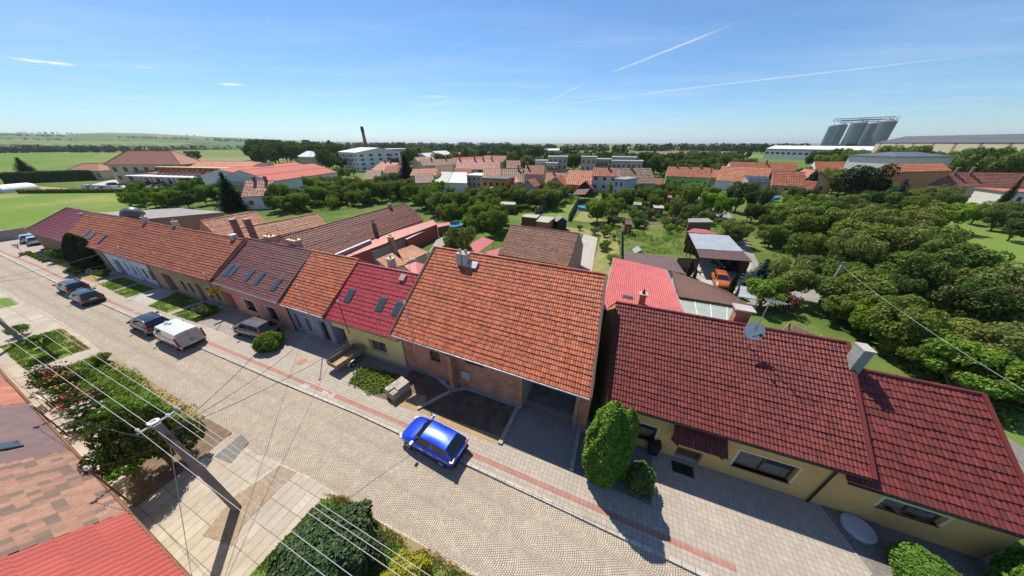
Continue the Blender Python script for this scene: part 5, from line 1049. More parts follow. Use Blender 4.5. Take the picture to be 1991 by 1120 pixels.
def spruce_proto(name, seed, h, cr, leaf, label, rows=22, s=.34, droop=.25, full=1.0):
    rng = random.Random(seed); o = thing(name, label, 'tree', (0, 0, 0)); MB().tube((0, 0, -.1), (0, 0, h*.97), h*.022, h*.003, 7).build('trunk', BARK, o); mb = MB()
    for i in range(rows):
        f = i/rows; z = h*(.06+.92*f); r = cr*(1-f)**.85*rng.uniform(.85, 1.1)+.08; nb = max(5, int(15*(1-f)*full+4))
        for b in range(nb):
            a = 2*math.pi*(b+rng.random())/nb; L = r*rng.uniform(.75, 1.1); k = max(3, int(L/s*2.2))
            for j in range(k):
                q = (j+rng.random())/k; p = V((math.cos(a)*L*q, math.sin(a)*L*q, z-droop*L*q*q+rng.uniform(-.08, .08)*h*.03)); sw = (1-q*.45)
                for _ in range(2): leafquad(mb, p+V((rng.uniform(-.5, .5)*s, rng.uniform(-.5, .5)*s, rng.uniform(-.4, .2)*s)), (V((math.cos(a)*.35, math.sin(a)*.35, 1))+rdir(rng)*.6).normalized(), s*sw*rng.uniform(.8, 1.3), rng)
    mb.build('crown', leaf, o); return o
def body_proto(name, seed, prof, leaf, s, dens, label, cat='shrub', lobes=3, rough=.12, vert=.5, core=.86, trunk=True):
    """dense clipped or columnar evergreen: prof = [(r, z)], leaf sprays over a lumpy body"""
    rng = random.Random(seed); o = thing(name, label, cat, (0, 0, 0)); mb = MB(); H_ = prof[-1][1]; ph = [rng.uniform(0, 6.28) for _ in range(6)]
    def rad_(z, a):
        for (r0, z0), (r1, z1) in zip(prof[:-1], prof[1:]):
            if z0 <= z <= z1: r = r0+(r1-r0)*(z-z0)/max(1e-6, z1-z0); break
        else: r = prof[-1][0]
        return r*(1+rough*math.sin(lobes*a+ph[0]+z*.7)+rough*.6*math.sin((lobes*2+1)*a+ph[1]-z*2.1)+rough*.4*math.sin(5*z+ph[2]+3*a))
    c = MB(); n, k = 18, 14; c.v = [(rad_(H_*j/k, 2*math.pi*i/n)*core*math.cos(2*math.pi*i/n), rad_(H_*j/k, 2*math.pi*i/n)*core*math.sin(2*math.pi*i/n), prof[0][1]+(H_-prof[0][1])*j/k*.97) for j in range(k+1) for i in range(n)]
    c.f = [(j*n+i, j*n+(i+1) % n, (j+1)*n+(i+1) % n, (j+1)*n+i) for j in range(k) for i in range(n)]+[tuple(k*n+i for i in range(n))]; mb.v, mb.f = c.v, c.f
    zs = []; area = 0
    for (r0, z0), (r1, z1) in zip(prof[:-1], prof[1:]): area += math.pi*(r0+r1)*math.hypot(z1-z0, r1-r0)
    N = int(area*dens)
    cand = []
    while len(cand) < N:
        z = rng.uniform(prof[0][1], H_); r = rad_(z, 0)
        if rng.random() > min(1, (r+.15)/max(q[0] for q in prof)): continue
        a = rng.uniform(0, 2*math.pi); rr = rad_(z, a)*rng.uniform(core*.96, 1.06); cand.append((a, z, rr))
    for a, z, rr in cand:
        d = V((math.cos(a), math.sin(a), 0)); e = .05*H_; sl = (rad_(min(H_, z+e), a)-rad_(max(prof[0][1], z-e), a))/(2*e); nn_ = (d+V((0, 0, -sl))).normalized()
        leafquad(mb, d*rr+V((0, 0, z)), (nn_+rdir(rng)*.7+V((0, 0, vert*.4))).normalized(), s*rng.uniform(.6, 1.4), rng, 1.0)
    mb.build('crown' if cat == 'tree' else 'foliage', leaf, o)
    if trunk: MB().tube((0, 0, -.05), (0, 0, H_*.5), .09, .05, 6).build('trunk' if cat == 'tree' else 'stem', BARK, o)
    return o
def hull(pts):
    pts = sorted(set((round(p[0], 2), round(p[1], 2)) for p in pts))
    if len(pts) < 3: return pts
    def half(ps):
        h = []
        for p in ps:
            while len(h) > 1 and (h[-1][0]-h[-2][0])*(p[1]-h[-2][1])-(h[-1][1]-h[-2][1])*(p[0]-h[-2][0]) <= 0: h.pop()
            h.append(p)
        return h
    a, b = half(pts), half(pts[::-1]); return a[:-1]+b[:-1]
def inside(p, poly):
    r = False; j = len(poly)-1
    for i in range(len(poly)):
        a, b = poly[i], poly[j]
        if (a[1] > p[1]) != (b[1] > p[1]) and p[0] < (b[0]-a[0])*(p[1]-a[1])/(b[1]-a[1])+a[0]: r = not r
        j = i
    return r
BLOCK = []
for o in list(bpy.data.objects):
    if o.type == 'MESH' and ((o.parent and o.name.split('.')[0] in ('wall', 'roof')) or o.name.split('.')[0] in ('carport_yard', 'yard_paving', 'side_path', 'car_park', 'forecourt_paving')):
        w = o.parent.location if o.parent else o.location; v = o.data.vertices; step = max(1, len(v)//400)
        if len(v): BLOCK.append(hull([(v[i].co.x+w.x, v[i].co.y+w.y) for i in range(0, len(v), step)] + [(v[i].co.x+w.x, v[i].co.y+w.y) for i in range(min(16, len(v)))]))
TAKEN = []
for q_, k_ in (((968, 394), 3), ((950, 392), 2), ((1101, 392), 2.5), ((1136, 420), 4), ((1025, 430), 2.5), ((1060, 434), 3), ((990, 403), 2.5), ((1480, 442), 3), ((1462, 462), 3), ((1500, 468), 2.5), ((1360, 442), 3), ((1100, 450), 3), ((1150, 470), 4), ((1170, 500), 3), ((1280, 480), 3), ((1245, 490), 2), ((1515, 412), 3), ((1545, 400), 3), ((885, 452), 2), ((940, 450), 3), ((900, 400), 3),((1290, 428), 5), ((1800, 475), 4), ((1850, 482), 5), ((1905, 492), 6), ((1960, 520), 8), ((1900, 452), 4)): TAKEN.append(((G(*q_).x, G(*q_).y), k_))
def free(p, r, margin=.6):
    for (q, k) in TAKEN:
        if (q[0]-p[0])**2+(q[1]-p[1])**2 < ((r+k)*.52)**2: return False
    for h_ in BLOCK:
        for a in range(9):
            rr = r*margin if a else 0
            if inside((p[0]+math.cos(a*.785)*rr, p[1]+math.sin(a*.785)*rr), h_): return False
    return True
# prototypes; the first of each kind is placed, the rest are copies
PT = {}
for i in range(4): PT['fruit%d' % i] = tree_proto('fruit_tree', 11+i, 4.6, 2.3, LEAF, 5200, .21, 'green fruit tree')
for i in range(3): PT['olive%d' % i] = tree_proto('orchard_tree', 31+i, 4.8, 2.5, LEAF3, 5200, .20, 'olive green fruit tree')
for i in range(2): PT['bright%d' % i] = tree_proto('bushy_tree', 51+i, 5.0, 2.3, LEAF2, 5200, .21, 'bright green bushy tree', base=.1)
for i in range(2): PT['dark%d' % i] = tree_proto('broad_tree', 61+i, 7.0, 3.2, LEAFD, 6000, .28, 'dark broad tree', base=.12)
PT['bush0'] = tree_proto('garden_bush', 71, 2.0, 1.3, LEAF2, 1600, .18, 'green bush', base=.05); PT['bush1'] = tree_proto('garden_bush', 72, 1.8, 1.2, LEAF, 1600, .18, 'green bush', base=.05)
PT['silver'] = tree_proto('garden_bush', 73, 2.6, 1.6, SILVER, 1500, .22, 'grey green bush', base=.05)
USED = set()
def put(kind, p, hgt, label, group=None, rz=None, wide=1.0):
    pr = PT[kind]; H_ = PTH[kind]; sc = hgt/H_; rz = random.uniform(0, 6.28) if rz is None else rz
    zz = sc*random.uniform(.88, 1.22) if group else sc
    if kind in USED: o = dup(pr, p, rz, (sc*wide, sc*wide*random.uniform(.85, 1.15), zz), label, group)
    else: USED.add(kind); o = pr; o.location = V(p); o.rotation_euler = (0, 0, rz); o.scale = (sc*wide, sc*wide, sc); o['label'] = label
    if group: o['group'] = group
    elif 'group' in o: del o['group']
    return o
PTH = {k: (4.6 if 'fruit' in k else 4.8 if 'olive' in k else 5.0 if 'bright' in k else 7.0 if 'dark' in k else 2.0 if k == 'bush0' else 1.8 if k == 'bush1' else 2.6) for k in PT}
def reg(k, o, h): PT[k] = o; PTH[k] = h
reg('spruce', spruce_proto('spruce_tree', 5, 12, 4.6, NEEDLE, 'spruce', 28, .55), 12); reg('bluespruce', spruce_proto('blue_spruce', 6, 8, 3.0, NEEDLEB, 'blue spruce', 18, .4, .1), 8)
reg('pine', tree_proto('pine_tree', 81, 9, 4.6, PINE, 5200, .42, 'broad dark pine', base=.08), 9); reg('pillar', body_proto('columnar_conifer', 82, [(.35, 0), (.62, .8), (.6, 2.2), (.35, 3.6), (.05, 4.4)], THUJAD, .22, 60, 'column conifer', 'tree'), 4.4)
rngp = random.Random(99)
def hof(base_px, top_px):
    b = G(*base_px); best = (1e9, 3)
    for k in range(10, 640):
        z = k*.025; q = G(*top_px, z); e = (q.x-b.x)**2+(q.y-b.y)**2
        if e < best[0]: best = (e, z)
    return b, best[1]
# single trees one can point at
for kind, b, t, lab, wide in [
    ('spruce', (795, 362), (781, 297), 'tall dark spruce standing before the white roofed row', 1.15), ('spruce', (462, 408), (438, 332), 'dark spruce left of the rose tiled garden house', 1.1),
    ('spruce', (1192, 309), (1191, 276), 'left of two dark spruces behind the grey flats', 1), ('spruce', (1208, 309), (1208, 279), 'right of two dark spruces behind the grey flats', 1),
    ('spruce', (1089, 338), (1089, 306), 'dark spruce in front of the pale yellow block', 1), ('dark0', (1114, 335), (1110, 301), 'dense dark tree right of the yellow block', .9),
    ('spruce', (62, 346), (47, 304), 'spreading dark conifer alone beside the long hedge', 1.5), ('pine', (1645, 402), (1662, 320), 'huge dark pine between peach gable and blue spruce', 1.0),
    ('bluespruce', (1722, 415), (1757, 344), 'blue spruce in front of the orange brown flat house', 1.15), ('pillar', (1562, 385), (1585, 331), 'slanting dark column conifer left of the peach gable', 1.3), ('spruce', (1935, 412), (1988, 338), 'thin dark spire tree at the right edge', .45),
    ('bright1', (1818, 448), (1835, 392), 'bright green rounded tree in the right orchard', 1.25), ('dark1', (1428, 412), (1432, 352), 'dark green broad tree below the solar dormer', 1.0), ('dark0', (1466, 417), (1470, 366), 'smaller dark tree right of the broad one', .9),
    ('dark1', (1480, 299), (1481, 266), 'lone tall tree on the horizon left of the white hall', 1.0), ('olive1', (898, 520), (893, 440), 'round fruit tree with thin stem rising behind the orange ridge', .75),
    ('bright0', (1475, 600), (1500, 545), 'light green shrubby tree behind the right chimney', 1.2), ('olive2', (1518, 580), (1530, 505), 'forked tree with dark trunk on the yard corner', 1.0), ('bluespruce', (1468, 560), (1490, 500), 'low spreading blue conifer by the carport', 1.5),
    ('pillar', (1338, 537), (1346, 506), 'slim conifer beside the brown metal gate', 1.0), ('pillar', (1348, 543), (1352, 522), 'shorter conifer beside the brown metal gate', 1.0), ('pillar', (1418, 570), (1431, 533), 'slim conifer right behind the orange car', 1.0), ('pillar', (1434, 578), (1442, 547), 'second slim conifer behind the orange car', 1.1),
    ('dark0', (383, 316), (383, 293), 'round tree in the field behind the station warehouse', 1.2), ('dark1', (508, 313), (508, 290), 'dark tree left end of the wood behind the halls', 1.2), ('fruit1', (1375, 392), (1362, 362), 'fruit tree leaning over the garden road', 1.2),
    ('fruit0', (1160, 433), (1160, 388), 'round fruit tree beside the blue garden pool', 1.2)]:
    p, hh = hof(b, t); put(kind, p, hh, lab, None, None, wide); TAKEN.append(((p.x, p.y), hh*.3))
for k, (cx_, tx) in enumerate([((1575, 408), (1580, 377))]):
    p, hh = hof(cx_, tx); PT['elder'] = tree_proto('elder_bush', 91, 3.2, 2.6, ELDER, 2400, .26, 'elder', base=.05); PTH['elder'] = 3.2; put('elder', p, hh, 'pale flowering elder bush by the blue tarpaulin', None, None, 1.1); TAKEN.append(((p.x, p.y), 2.5))
PT['purple'] = tree_proto('purple_shrub', 92, 2.4, 2.0, PURPLE, 1600, .2, 'purple shrub', base=.05); PTH['purple'] = 2.4
p, hh = hof((1510, 603), (1525, 572)); put('purple', p, 2.3, 'purple leaved shrub behind the light green tree'); p, hh = hof((1005, 332), (1008, 318)); put('purple', p, 5, 'dark purple tree left of the rose gable house')
# zones of orchard trees and bushes
ZONES = [([(245, 412), (420, 404), (470, 402), (440, 385), (380, 378), (270, 392)], 34, (3.8, 6.0), ['bright0', 'bright1', 'dark1'], 'bushy green tree in the thicket beside the meadow', 'thicket trees beside the meadow'),
    ([(500, 425), (640, 408), (790, 390), (860, 430), (960, 470), (985, 440), (960, 405), (840, 380), (700, 372), (610, 380), (560, 395)], 110, (3.2, 6.2), ['fruit0', 'fruit1', 'fruit2', 'fruit3', 'bright0', 'olive0', 'bush0'], 'green fruit tree in the orchard belt behind the brown wing', 'orchard trees behind the brown wing'),
    ([(985, 405), (1060, 416), (1100, 385), (1090, 372), (1010, 378), (960, 392)], 26, (3, 5.4), ['fruit1', 'olive0', 'fruit3'], 'fruit tree below the orange block and its white wall', 'orchard trees below the orange block'),
    ([(1180, 440), (1330, 450), (1400, 440), (1420, 480), (1440, 470), (1390, 400), (1300, 365), (1200, 372), (1170, 395)], 74, (2.4, 5.2), ['fruit0', 'fruit2', 'olive1', 'bush0', 'bush1', 'bright1', 'silver'], 'fruit tree or bush in the allotments left of the garden road', 'trees in the allotments'),
    ([(1440, 430), (1520, 520), (1560, 540), (1650, 600), (1800, 700), (1960, 740), (1940, 640), (1880, 520), (1790, 440), (1640, 408), (1540, 412), (1480, 420)], 70, (3.2, 6.6), ['olive0', 'olive1', 'olive2', 'fruit0', 'fruit2', 'dark0', 'bright0'], 'spreading orchard tree in the dense right hand orchard', 'dense orchard trees on the right'),
    ([(1600, 620), (1700, 680), (1840, 770), (1960, 800), (1900, 720), (1760, 660), (1640, 600)], 22, (3.2, 5.0), ['olive0', 'fruit1', 'fruit3', 'bright0'], 'leafy orchard tree close behind the maroon ridge', 'orchard trees behind the maroon ridge'),
    ([(1790, 395), (1940, 402), (2050, 430), (2050, 470), (1900, 470), (1840, 440)], 16, (3.6, 5.6), ['olive0', 'dark0', 'olive2'], 'tree around the lawn at the right edge', 'trees around the right lawn'),
    ([(700, 352), (870, 362), (960, 366), (960, 357), (830, 352), (740, 346)], 14, (3.6, 5.5), ['fruit2', 'olive0', 'dark1'], 'tree in front of the white roofed house row', 'trees in front of the white roofs'),
    ([(1090, 360), (1300, 362), (1400, 352), (1290, 348), (1270, 360)], 16, (3, 5), ['fruit0', 'olive1', 'dark0'], 'garden tree at the foot of the checkered roof house', 'trees below the checkered roof'),
    ([(480, 316), (660, 304), (655, 296), (560, 292), (500, 300)], 40, (12, 19), ['dark0', 'dark1'], 'tall dark tree of the wood behind the red halls', 'wood behind the red halls'),
    ([(980, 322), (1070, 310), (1030, 300), (960, 302)], 26, (8, 13), ['dark0', 'dark1', 'fruit1'], 'dark tree between the red house row and yellow block', 'trees between red row and yellow block'),
    ([(1250, 330), (1420, 320), (1470, 312), (1400, 306), (1270, 312)], 34, (6, 10), ['dark0', 'olive1', 'fruit1', 'dark1'], 'bushy tree between the red roofs and ploughed field', 'trees below the ploughed field'),
    ([(1590, 312), (1730, 310), (1990, 305), (1990, 298), (1760, 298), (1600, 302)], 44, (10, 17), ['fruit2', 'fruit0', 'dark1', 'bright0'], 'green tree of the belt below silos and warehouse', 'tree belt below the silos'),
    ([(640, 352), (700, 345), (670, 336), (640, 338)], 7, (3.5, 6), ['fruit0', 'bright1'], 'tree in front of the apartment block', 'trees in front of the apartments'),
    ([(1620, 330), (1800, 338), (1790, 322), (1640, 318)], 14, (4, 6), ['olive2', 'fruit1'], 'garden tree in front of the slate roof house', 'trees in front of the slate roof'),
    ([(840, 312), (960, 304), (950, 296), (860, 298)], 30, (7, 12), ['dark0', 'dark1', 'fruit1'], 'round dark tree in the middle of the town', 'town trees'), ([(720, 296), (800, 300), (800, 294), (730, 290)], 18, (11, 17), ['dark0', 'dark1'], 'dark tree beside the tall chimney', 'trees beside the tall chimney')]
for poly, n, (h0, h1), kinds, lab, grp in ZONES:
    xs, ys = [q[0] for q in poly], [q[1] for q in poly]; W_ = [(G(*q).x, G(*q).y) for q in poly]; x0, x1 = min(q[0] for q in W_), max(q[0] for q in W_); y0, y1 = min(q[1] for q in W_), max(q[1] for q in W_); got = 0
    for _ in range(n*60):
        if got >= n: break
        p = (rngp.uniform(x0, x1), rngp.uniform(y0, y1))
        if not inside(p, W_): continue
        hh = rngp.uniform(h0, h1); k = rngp.choice(kinds); hh *= .5 if 'bush' in k or k == 'silver' else 1; r = hh*.42
        if not free(p, r): continue
        TAKEN.append((p, r)); put(k, (p[0], p[1], 0), hh, lab, grp, rngp.uniform(0, 6.28), rngp.uniform(.85, 1.25)); got += 1
BELTS = [(1590, 1760, 250, 300, 22, 9, 14, ['fruit0', 'dark1', 'bright0'], 'green tree of the belt between silos and red roofs', 'tree belt below the silos'), (1750, 2060, 235, 255, 30, 9, 15, ['fruit2', 'fruit0', 'bright1', 'dark1'], 'tall green tree in front of the sand coloured warehouse', 'trees before the long warehouse'),
    (980, 1300, 180, 230, 30, 7, 11, ['dark0', 'fruit1', 'olive0', 'dark1'], 'tree rising behind the red roofed house row', 'trees behind the house row'), (1270, 1470, 190, 260, 22, 6, 10, ['olive1', 'dark0', 'fruit3'], 'bushy tree behind the green and red houses', 'trees behind the green house'),
    (620, 980, 230, 330, 44, 7, 12, ['dark0', 'dark1', 'fruit0', 'olive2'], 'tree standing between the town roofs', 'trees between the town roofs'), (490, 660, 320, 420, 26, 11, 17, ['dark0', 'dark1'], 'tall tree of the wood left of the apartments', 'wood left of the apartments'), (1560, 1720, 150, 175, 12, 5, 8, ['olive0', 'fruit2'], 'garden tree behind the dark pine', 'trees behind the dark pine'), (1690, 1900, 140, 165, 14, 4, 7, ['olive1', 'fruit0'], 'garden tree between slate roof and flat house', 'trees below the slate roof')]
for x0, x1, D0, D1, n, h0, h1, kinds, lab, grp in BELTS:
    for i in range(n):
        for _ in range(12):
            q = AT(x0+(x1-x0)*(i+rngp.random())/n, 300, rngp.uniform(D0, D1)); hh = rngp.uniform(h0, h1)
            if free((q.x, q.y), hh*.3, 1.0): break
        else: continue
        TAKEN.append(((q.x, q.y), hh*.28)); put(rngp.choice(kinds), (q.x, q.y, 0), hh, lab, grp)
for poly, n, lab, grp in [([(1180, 450), (1330, 455), (1440, 490), (1395, 400), (1300, 365), (1200, 372), (1165, 395)], 90, 'low green bush in the allotments beside the garden road', 'low bushes in the allotments'), ([(500, 425), (800, 385), (980, 465), (1000, 410), (840, 375), (600, 380)], 60, 'low green bush under the orchard trees', 'low bushes under the orchard trees'), ([(1450, 440), (1500, 500), (1900, 730), (1940, 640), (1800, 450), (1640, 408)], 40, 'low bush among the right orchard trees', 'low bushes in the right orchard'), ([(1085, 445), (1205, 452), (1203, 540), (1175, 500), (1165, 462)], 10, 'small bush on the dry garden lawn', 'bushes on the dry lawn')]:
    W_ = [(G(*q).x, G(*q).y) for q in poly]; x0, x1 = min(q[0] for q in W_), max(q[0] for q in W_); y0, y1 = min(q[1] for q in W_), max(q[1] for q in W_); got = 0; T2 = []
    for _ in range(n*40):
        if got >= n: break
        p = (rngp.uniform(x0, x1), rngp.uniform(y0, y1)); hh = rngp.uniform(.7, 1.9)
        if not inside(p, W_) or any(inside(p, h_) for h_ in BLOCK) or any((q[0]-p[0])**2+(q[1]-p[1])**2 < 1.6 for q in T2): continue
        T2.append(p); put(rngp.choice(['bush0', 'bush1', 'silver']), (p[0], p[1], 0), hh, lab, grp); got += 1
# low growth of the gardens: one mass nobody could count
for q_, k_ in ((G(1800, 462), 5), (G(1880, 474), 6), (G(1930, 500), 9), (G(1890, 445), 6)): pass
def undergrowth(name, zones, n, s, m, seed, hmax=.7, blk=True, rr=(.3, .9)):
    rng = random.Random(seed); mb = MB(); W2 = [[(G(*q).x, G(*q).y) for q in z] for z in zones]; per = n//len(zones)
    for W_ in W2:
        x0, x1 = min(q[0] for q in W_), max(q[0] for q in W_); y0, y1 = min(q[1] for q in W_), max(q[1] for q in W_); k = 0
        for _ in range(per*4):
            if k >= per: break
            p = (rng.uniform(x0, x1), rng.uniform(y0, y1)); g = math.sin(p[0]*.55+1)*math.sin(p[1]*.47)+.6*math.sin(p[0]*.21+p[1]*.16)
            if g < -.1+rng.uniform(-.3, .3) or not inside(p, W_) or (blk and any(inside(p, h_) for h_ in BLOCK)): continue
            r = rng.uniform(*rr); hh = rng.uniform(.2, hmax)
            for _ in range(12):
                d = rdir(rng); leafquad(mb, V((p[0]+d.x*r, p[1]+d.y*r, abs(d.z)*hh+.05)), (d*.6+rdir(rng)*.6+V((0, 0, .9))).normalized(), s*rng.uniform(.7, 1.3), rng)
            k += 1
    return structure(mb.build(name, m), 'stuff')
GZ = [[(500, 428), (800, 392), (985, 470), (1000, 405), (840, 372), (600, 378)], [(985, 420), (1120, 400), (1120, 368), (960, 385)], [(1180, 470), (1340, 470), (1420, 500), (1400, 400), (1300, 362), (1180, 372)]]
o = undergrowth('undergrowth', GZ, 2600, .26, LEAF2, 1); o = undergrowth('undergrowth', [[(1440, 430), (1520, 520), (1650, 600), (1960, 760), (2050, 700), (1900, 500), (1640, 408)], [(1600, 620), (1960, 830), (1960, 760), (1640, 600)]], 1600, .24, LEAF, 2)
o = undergrowth('vegetable_plants', [[(1215, 488), (1330, 498), (1330, 470), (1240, 455), (1212, 466)], [(1255, 436), (1325, 436), (1320, 420), (1262, 422)]], 260, .2, LEAF2, 4, .3)
o = undergrowth('weeds', [[(682, 745), (702, 716), (772, 732), (770, 752), (727, 769)]], 230, .13, LEAF, 5, .4, False, (.15, .4)); o = undergrowth('weeds', [[(85, 735), (181, 697), (261, 729), (390, 812), (330, 845), (205, 820), (160, 830)]], 560, .15, LEAF2, 6, .3, False, (.2, .5))
# grass tufts on the near lawns
GRB = leafmat('grass_blade', (.15, .25, .04), .45, .25, (.30, .28, .08)); DRB = leafmat('dry_blade', (.36, .27, .13), .3, .2)
def tufts(name, poly, n, s, m, seed, z=.06):
    rng = random.Random(seed); W_ = [(G(*q).x, G(*q).y) for q in poly]; x0, x1 = min(q[0] for q in W_), max(q[0] for q in W_); y0, y1 = min(q[1] for q in W_), max(q[1] for q in W_); mb = MB(); k = 0
    for _ in range(n*5):
        if k >= n: break
        p = (rng.uniform(x0, x1), rng.uniform(y0, y1))
        if not inside(p, W_) or math.sin(p[0]*2.3)*math.sin(p[1]*2.9+1) < rng.uniform(-1, .4): continue
        k += 1; c = V((p[0], p[1], z))
        for _ in range(3): leafquad(mb, c+V((rng.uniform(-.06, .06), rng.uniform(-.06, .06), s*.3)), V((rng.uniform(-1, 1), rng.uniform(-1, 1), .6)).normalized(), s*rng.uniform(.6, 1.3), rng, .6)
    return structure(mb.build(name, m), 'stuff')
tufts('grass', [(470, 1150), (490, 1118), (625, 972), (666, 968), (800, 1060), (930, 1132), (960, 1170)], 5200, .10, GRB, 1); tufts('grass', [(0, 675), (110, 642), (140, 655), (173, 678), (54, 722)], 2600, .10, GRB, 2)
tufts('dry_grass', [(628, 960), (672, 966), (740, 1018), (852, 1078), (935, 1132), (900, 1135), (730, 1040), (665, 985)], 1700, .09, DRB, 3); tufts('dry_grass', [(110, 641), (125, 641), (178, 680), (150, 686)], 600, .09, DRB, 4); tufts('dry_grass', [(176, 690), (192, 690), (270, 727), (345, 774), (400, 812), (375, 818), (250, 735)], 1400, .09, DRB, 5)
for i_, px_ in enumerate([[(194, 554), (240, 540), (268, 551), (220, 567)], [(223, 570), (272, 553), (302, 563), (247, 580)], [(288, 596), (346, 570), (392, 587), (325, 609.5)], [(335, 613), (398, 590), (436, 604), (383, 629)]]): tufts('grass', px_, 900, .10, GRB, 10+i_, .12)
# far woods and hedgerows on the horizon
def woods(name, segs, seed):
    rng = random.Random(seed); mb = MB()
    for (a, b, D0, D1, n, h) in segs:
        for i in range(n):
            f = rng.random(); q = (a[0]+(b[0]-a[0])*f, a[1]+(b[1]-a[1])*f); D = (D0+(D1-D0)*f)*rng.uniform(.96, 1.04); p = AT(q[0], 300, D); z0 = max(0, AT(q[0], q[1], D).z) if q[1] < 277 else 0
            hh = h*rng.uniform(.6, 1.25); r = hh*.5
            for _ in range(26):
                d = rdir(rng); leafquad(mb, V((p.x+d.x*r, p.y+d.y*r, z0+hh*.5+d.z*hh*.5)), (d+rdir(rng)*.5+V((0, 0, .3))).normalized(), hh*.32*rng.uniform(.7, 1.3), rng)
    return structure(mb.build(name, mat('far_wood_leaf', (.045, .075, .025), 1, .35, .05, (.065, .09, .03), spec=.05, island=.35)), 'stuff')
woods('distant_woods', [((600, 281), (1000, 281), 1500, 1300, 240, 16), ((900, 283), (1300, 283), 800, 800, 200, 12), ((1280, 285), (1560, 284), 900, 800, 150, 13), ((0, 288), (640, 286), 1150, 1300, 190, 9), ((0, 283), (260, 289), 1250, 1000, 60, 11), ((720, 288), (1060, 290), 560, 520, 200, 10), ((1760, 290), (2100, 285), 420, 360, 60, 9), ((540, 284), (900, 284), 900, 850, 160, 11), ((640, 292), (1000, 296), 430, 400, 120, 9), ((1000, 296), (1260, 300), 380, 360, 60, 9)], 8)
woods('hill_hedgerows', [((0, 272), (300, 275), 2900, 2900, 50, 9), ((250, 268), (620, 277), 2700, 2500, 60, 9), ((60, 259.3), (400, 265.3), 4400, 4400, 70, 10), ((430, 274), (640, 279), 2000, 1900, 50, 8), ((0, 265), (150, 266), 3600, 3600, 26, 12)], 9)
# ---------------------------------------------------------------- near roofs on our side of the street (bottom left)
T_MOTTLE = None
def mottled(name):
    m, t, b = newmat(name); g = t.n.new('ShaderNodeNewGeometry').outputs['Random Per Island']; tc = t.n.new('ShaderNodeTexCoord').outputs['Object']
    c = t.ramp(g, [(0, (.22, .155, .12)), (.28, (.27, .18, .135)), (.38, (.42, .23, .155)), (.7, (.46, .26, .18)), (1, (.52, .31, .22))])
    c = t.mix(t.range(t.noise(tc, 7, 5, .75), .45, .7, 0, .65), c, (.24, .19, .155)); c = t.mix(t.range(t.noise(tc, .5, 3), .5, .7, 0, .35), c, (.22, .17, .14))
    t.l.new(c, b.inputs['Base Color']); b.inputs['Roughness'].default_value = .9; bump(t, b, t.noise(tc, 60, 3), .3, .01); return m
T_MOTTLE = mottled('mottled_concrete_tile'); T_NRED = tilemat('red_fibre_sheet', (.47, .10, .075), .07, (.42, .095, .07), .6); T_NBRN = tilemat('brown_plum_tile', (.155, .085, .085), .12, (.19, .11, .11), .5); T_NOR = tilemat('faded_orange_tile', (.40, .135, .075), .2)
def near_house(name, label, a, b, tm, rows, cols, npt, wave, step, wallm, ze=3.3, rise=3.4, run=4.6, wide=None):
    A, B_ = G(*a, ze), G(*b, ze); d = (B_-A).normalized(); n = V((d.y, -d.x, 0)); n = n if n.dot(SN) < 0 else -n   # n points away from the street
    C, D = B_+n*run+Z*rise, A+n*run+Z*rise; o = thing(name, label, 'house', ((A+B_)/2+n*run).to_2d().to_3d()); r = MB(); q = [B_, A, D, C] if (A-B_).cross(C-B_).z > 0 else [A, B_, C, D]
    r.slab(q, .12); N_ = (q[1]-q[0]).cross(q[3]-q[0]).normalized(); tiles_w(r, q, rows, cols, npt, wave, step)
    e = [D+n*run-Z*rise, C+n*run-Z*rise]; r.slab([D, C, e[1], e[0]] if (C-D).cross(e[0]-D).z > 0 else [C, D, e[0], e[1]], .12); ro = r.build('roof', tm, o)
    m = MB()
    for i in range(max(3, int((C-D).length/.4))): k = max(3, int((C-D).length/.4)); m.tube(D.lerp(C, i/k), D.lerp(C, (i+1.06)/k), .13, .11, 8)
    m.build('ridge_cap', tm, ro)
    w = MB(); P = [A+n*.4, B_+n*.4, e[1]-n*.4, e[0]-n*.4]; P = [V((p.x, p.y, 0)) for p in P]; h_ = ze+.15
    for i in range(4): w.poly(P[i], P[(i+1) % 4], P[(i+1) % 4]+Z*h_, P[i]+Z*h_)
    w.poly(P[0]+Z*h_, P[3]+Z*h_, (D+Z*-.2)); w.poly(P[1]+Z*h_, P[2]+Z*h_, (C+Z*-.2)); w.build('wall', wallm, o)
    MB().tube(A-n*.07-Z*.08, B_-n*.07-Z*.08, .07, .07, 8).build('gutter', WOODBR, o)
    return o, A, B_, n, q, N_
def tiles_w(mb, q, rows, cols, waves, wave, step):
    """sheets or tiles several waves wide, each an island"""
    A, B_, C, D = q; N_ = (B_-A).cross(D-A).normalized(); rng = random.Random(5)
    def P(u, v): return A.lerp(B_, u).lerp(D.lerp(C, u), v)
    for r in range(rows):
        v0, v1 = r/rows, min(1, (r+1.08)/rows)
        for c in range(cols):
            k = waves*4; o = len(mb.v); st_ = step*(1+rng.uniform(-.15, .15))
            for i in range(k+1):
                u = (c+i/k)/cols; hh = wave*(.5-.5*math.cos(2*math.pi*i/4))**.8; mb.v.append(tuple(P(u, v0)+N_*(hh+st_))); mb.v.append(tuple(P(u, v1)+N_*(hh*.95+.005))); mb.v.append(tuple(P(u, v0)-N_*.01))
            for i in range(k): a = o+3*i; mb.f.append((a, a+3, a+4, a+1)); mb.f.append((a+2, a+5, a+3, a))
n1 = near_house('near_house', 'near side house with faded orange roof cut by the left edge', (-70, 650), (50, 784), T_NOR, 16, 26, 2, .03, .03, R_BEIGE)
n2 = near_house('near_house', 'near side house with plum brown ribbed roof and small skylight', (50, 784.5), (134, 876), T_NBRN, 12, 14, 2, .04, .035, CREAM)
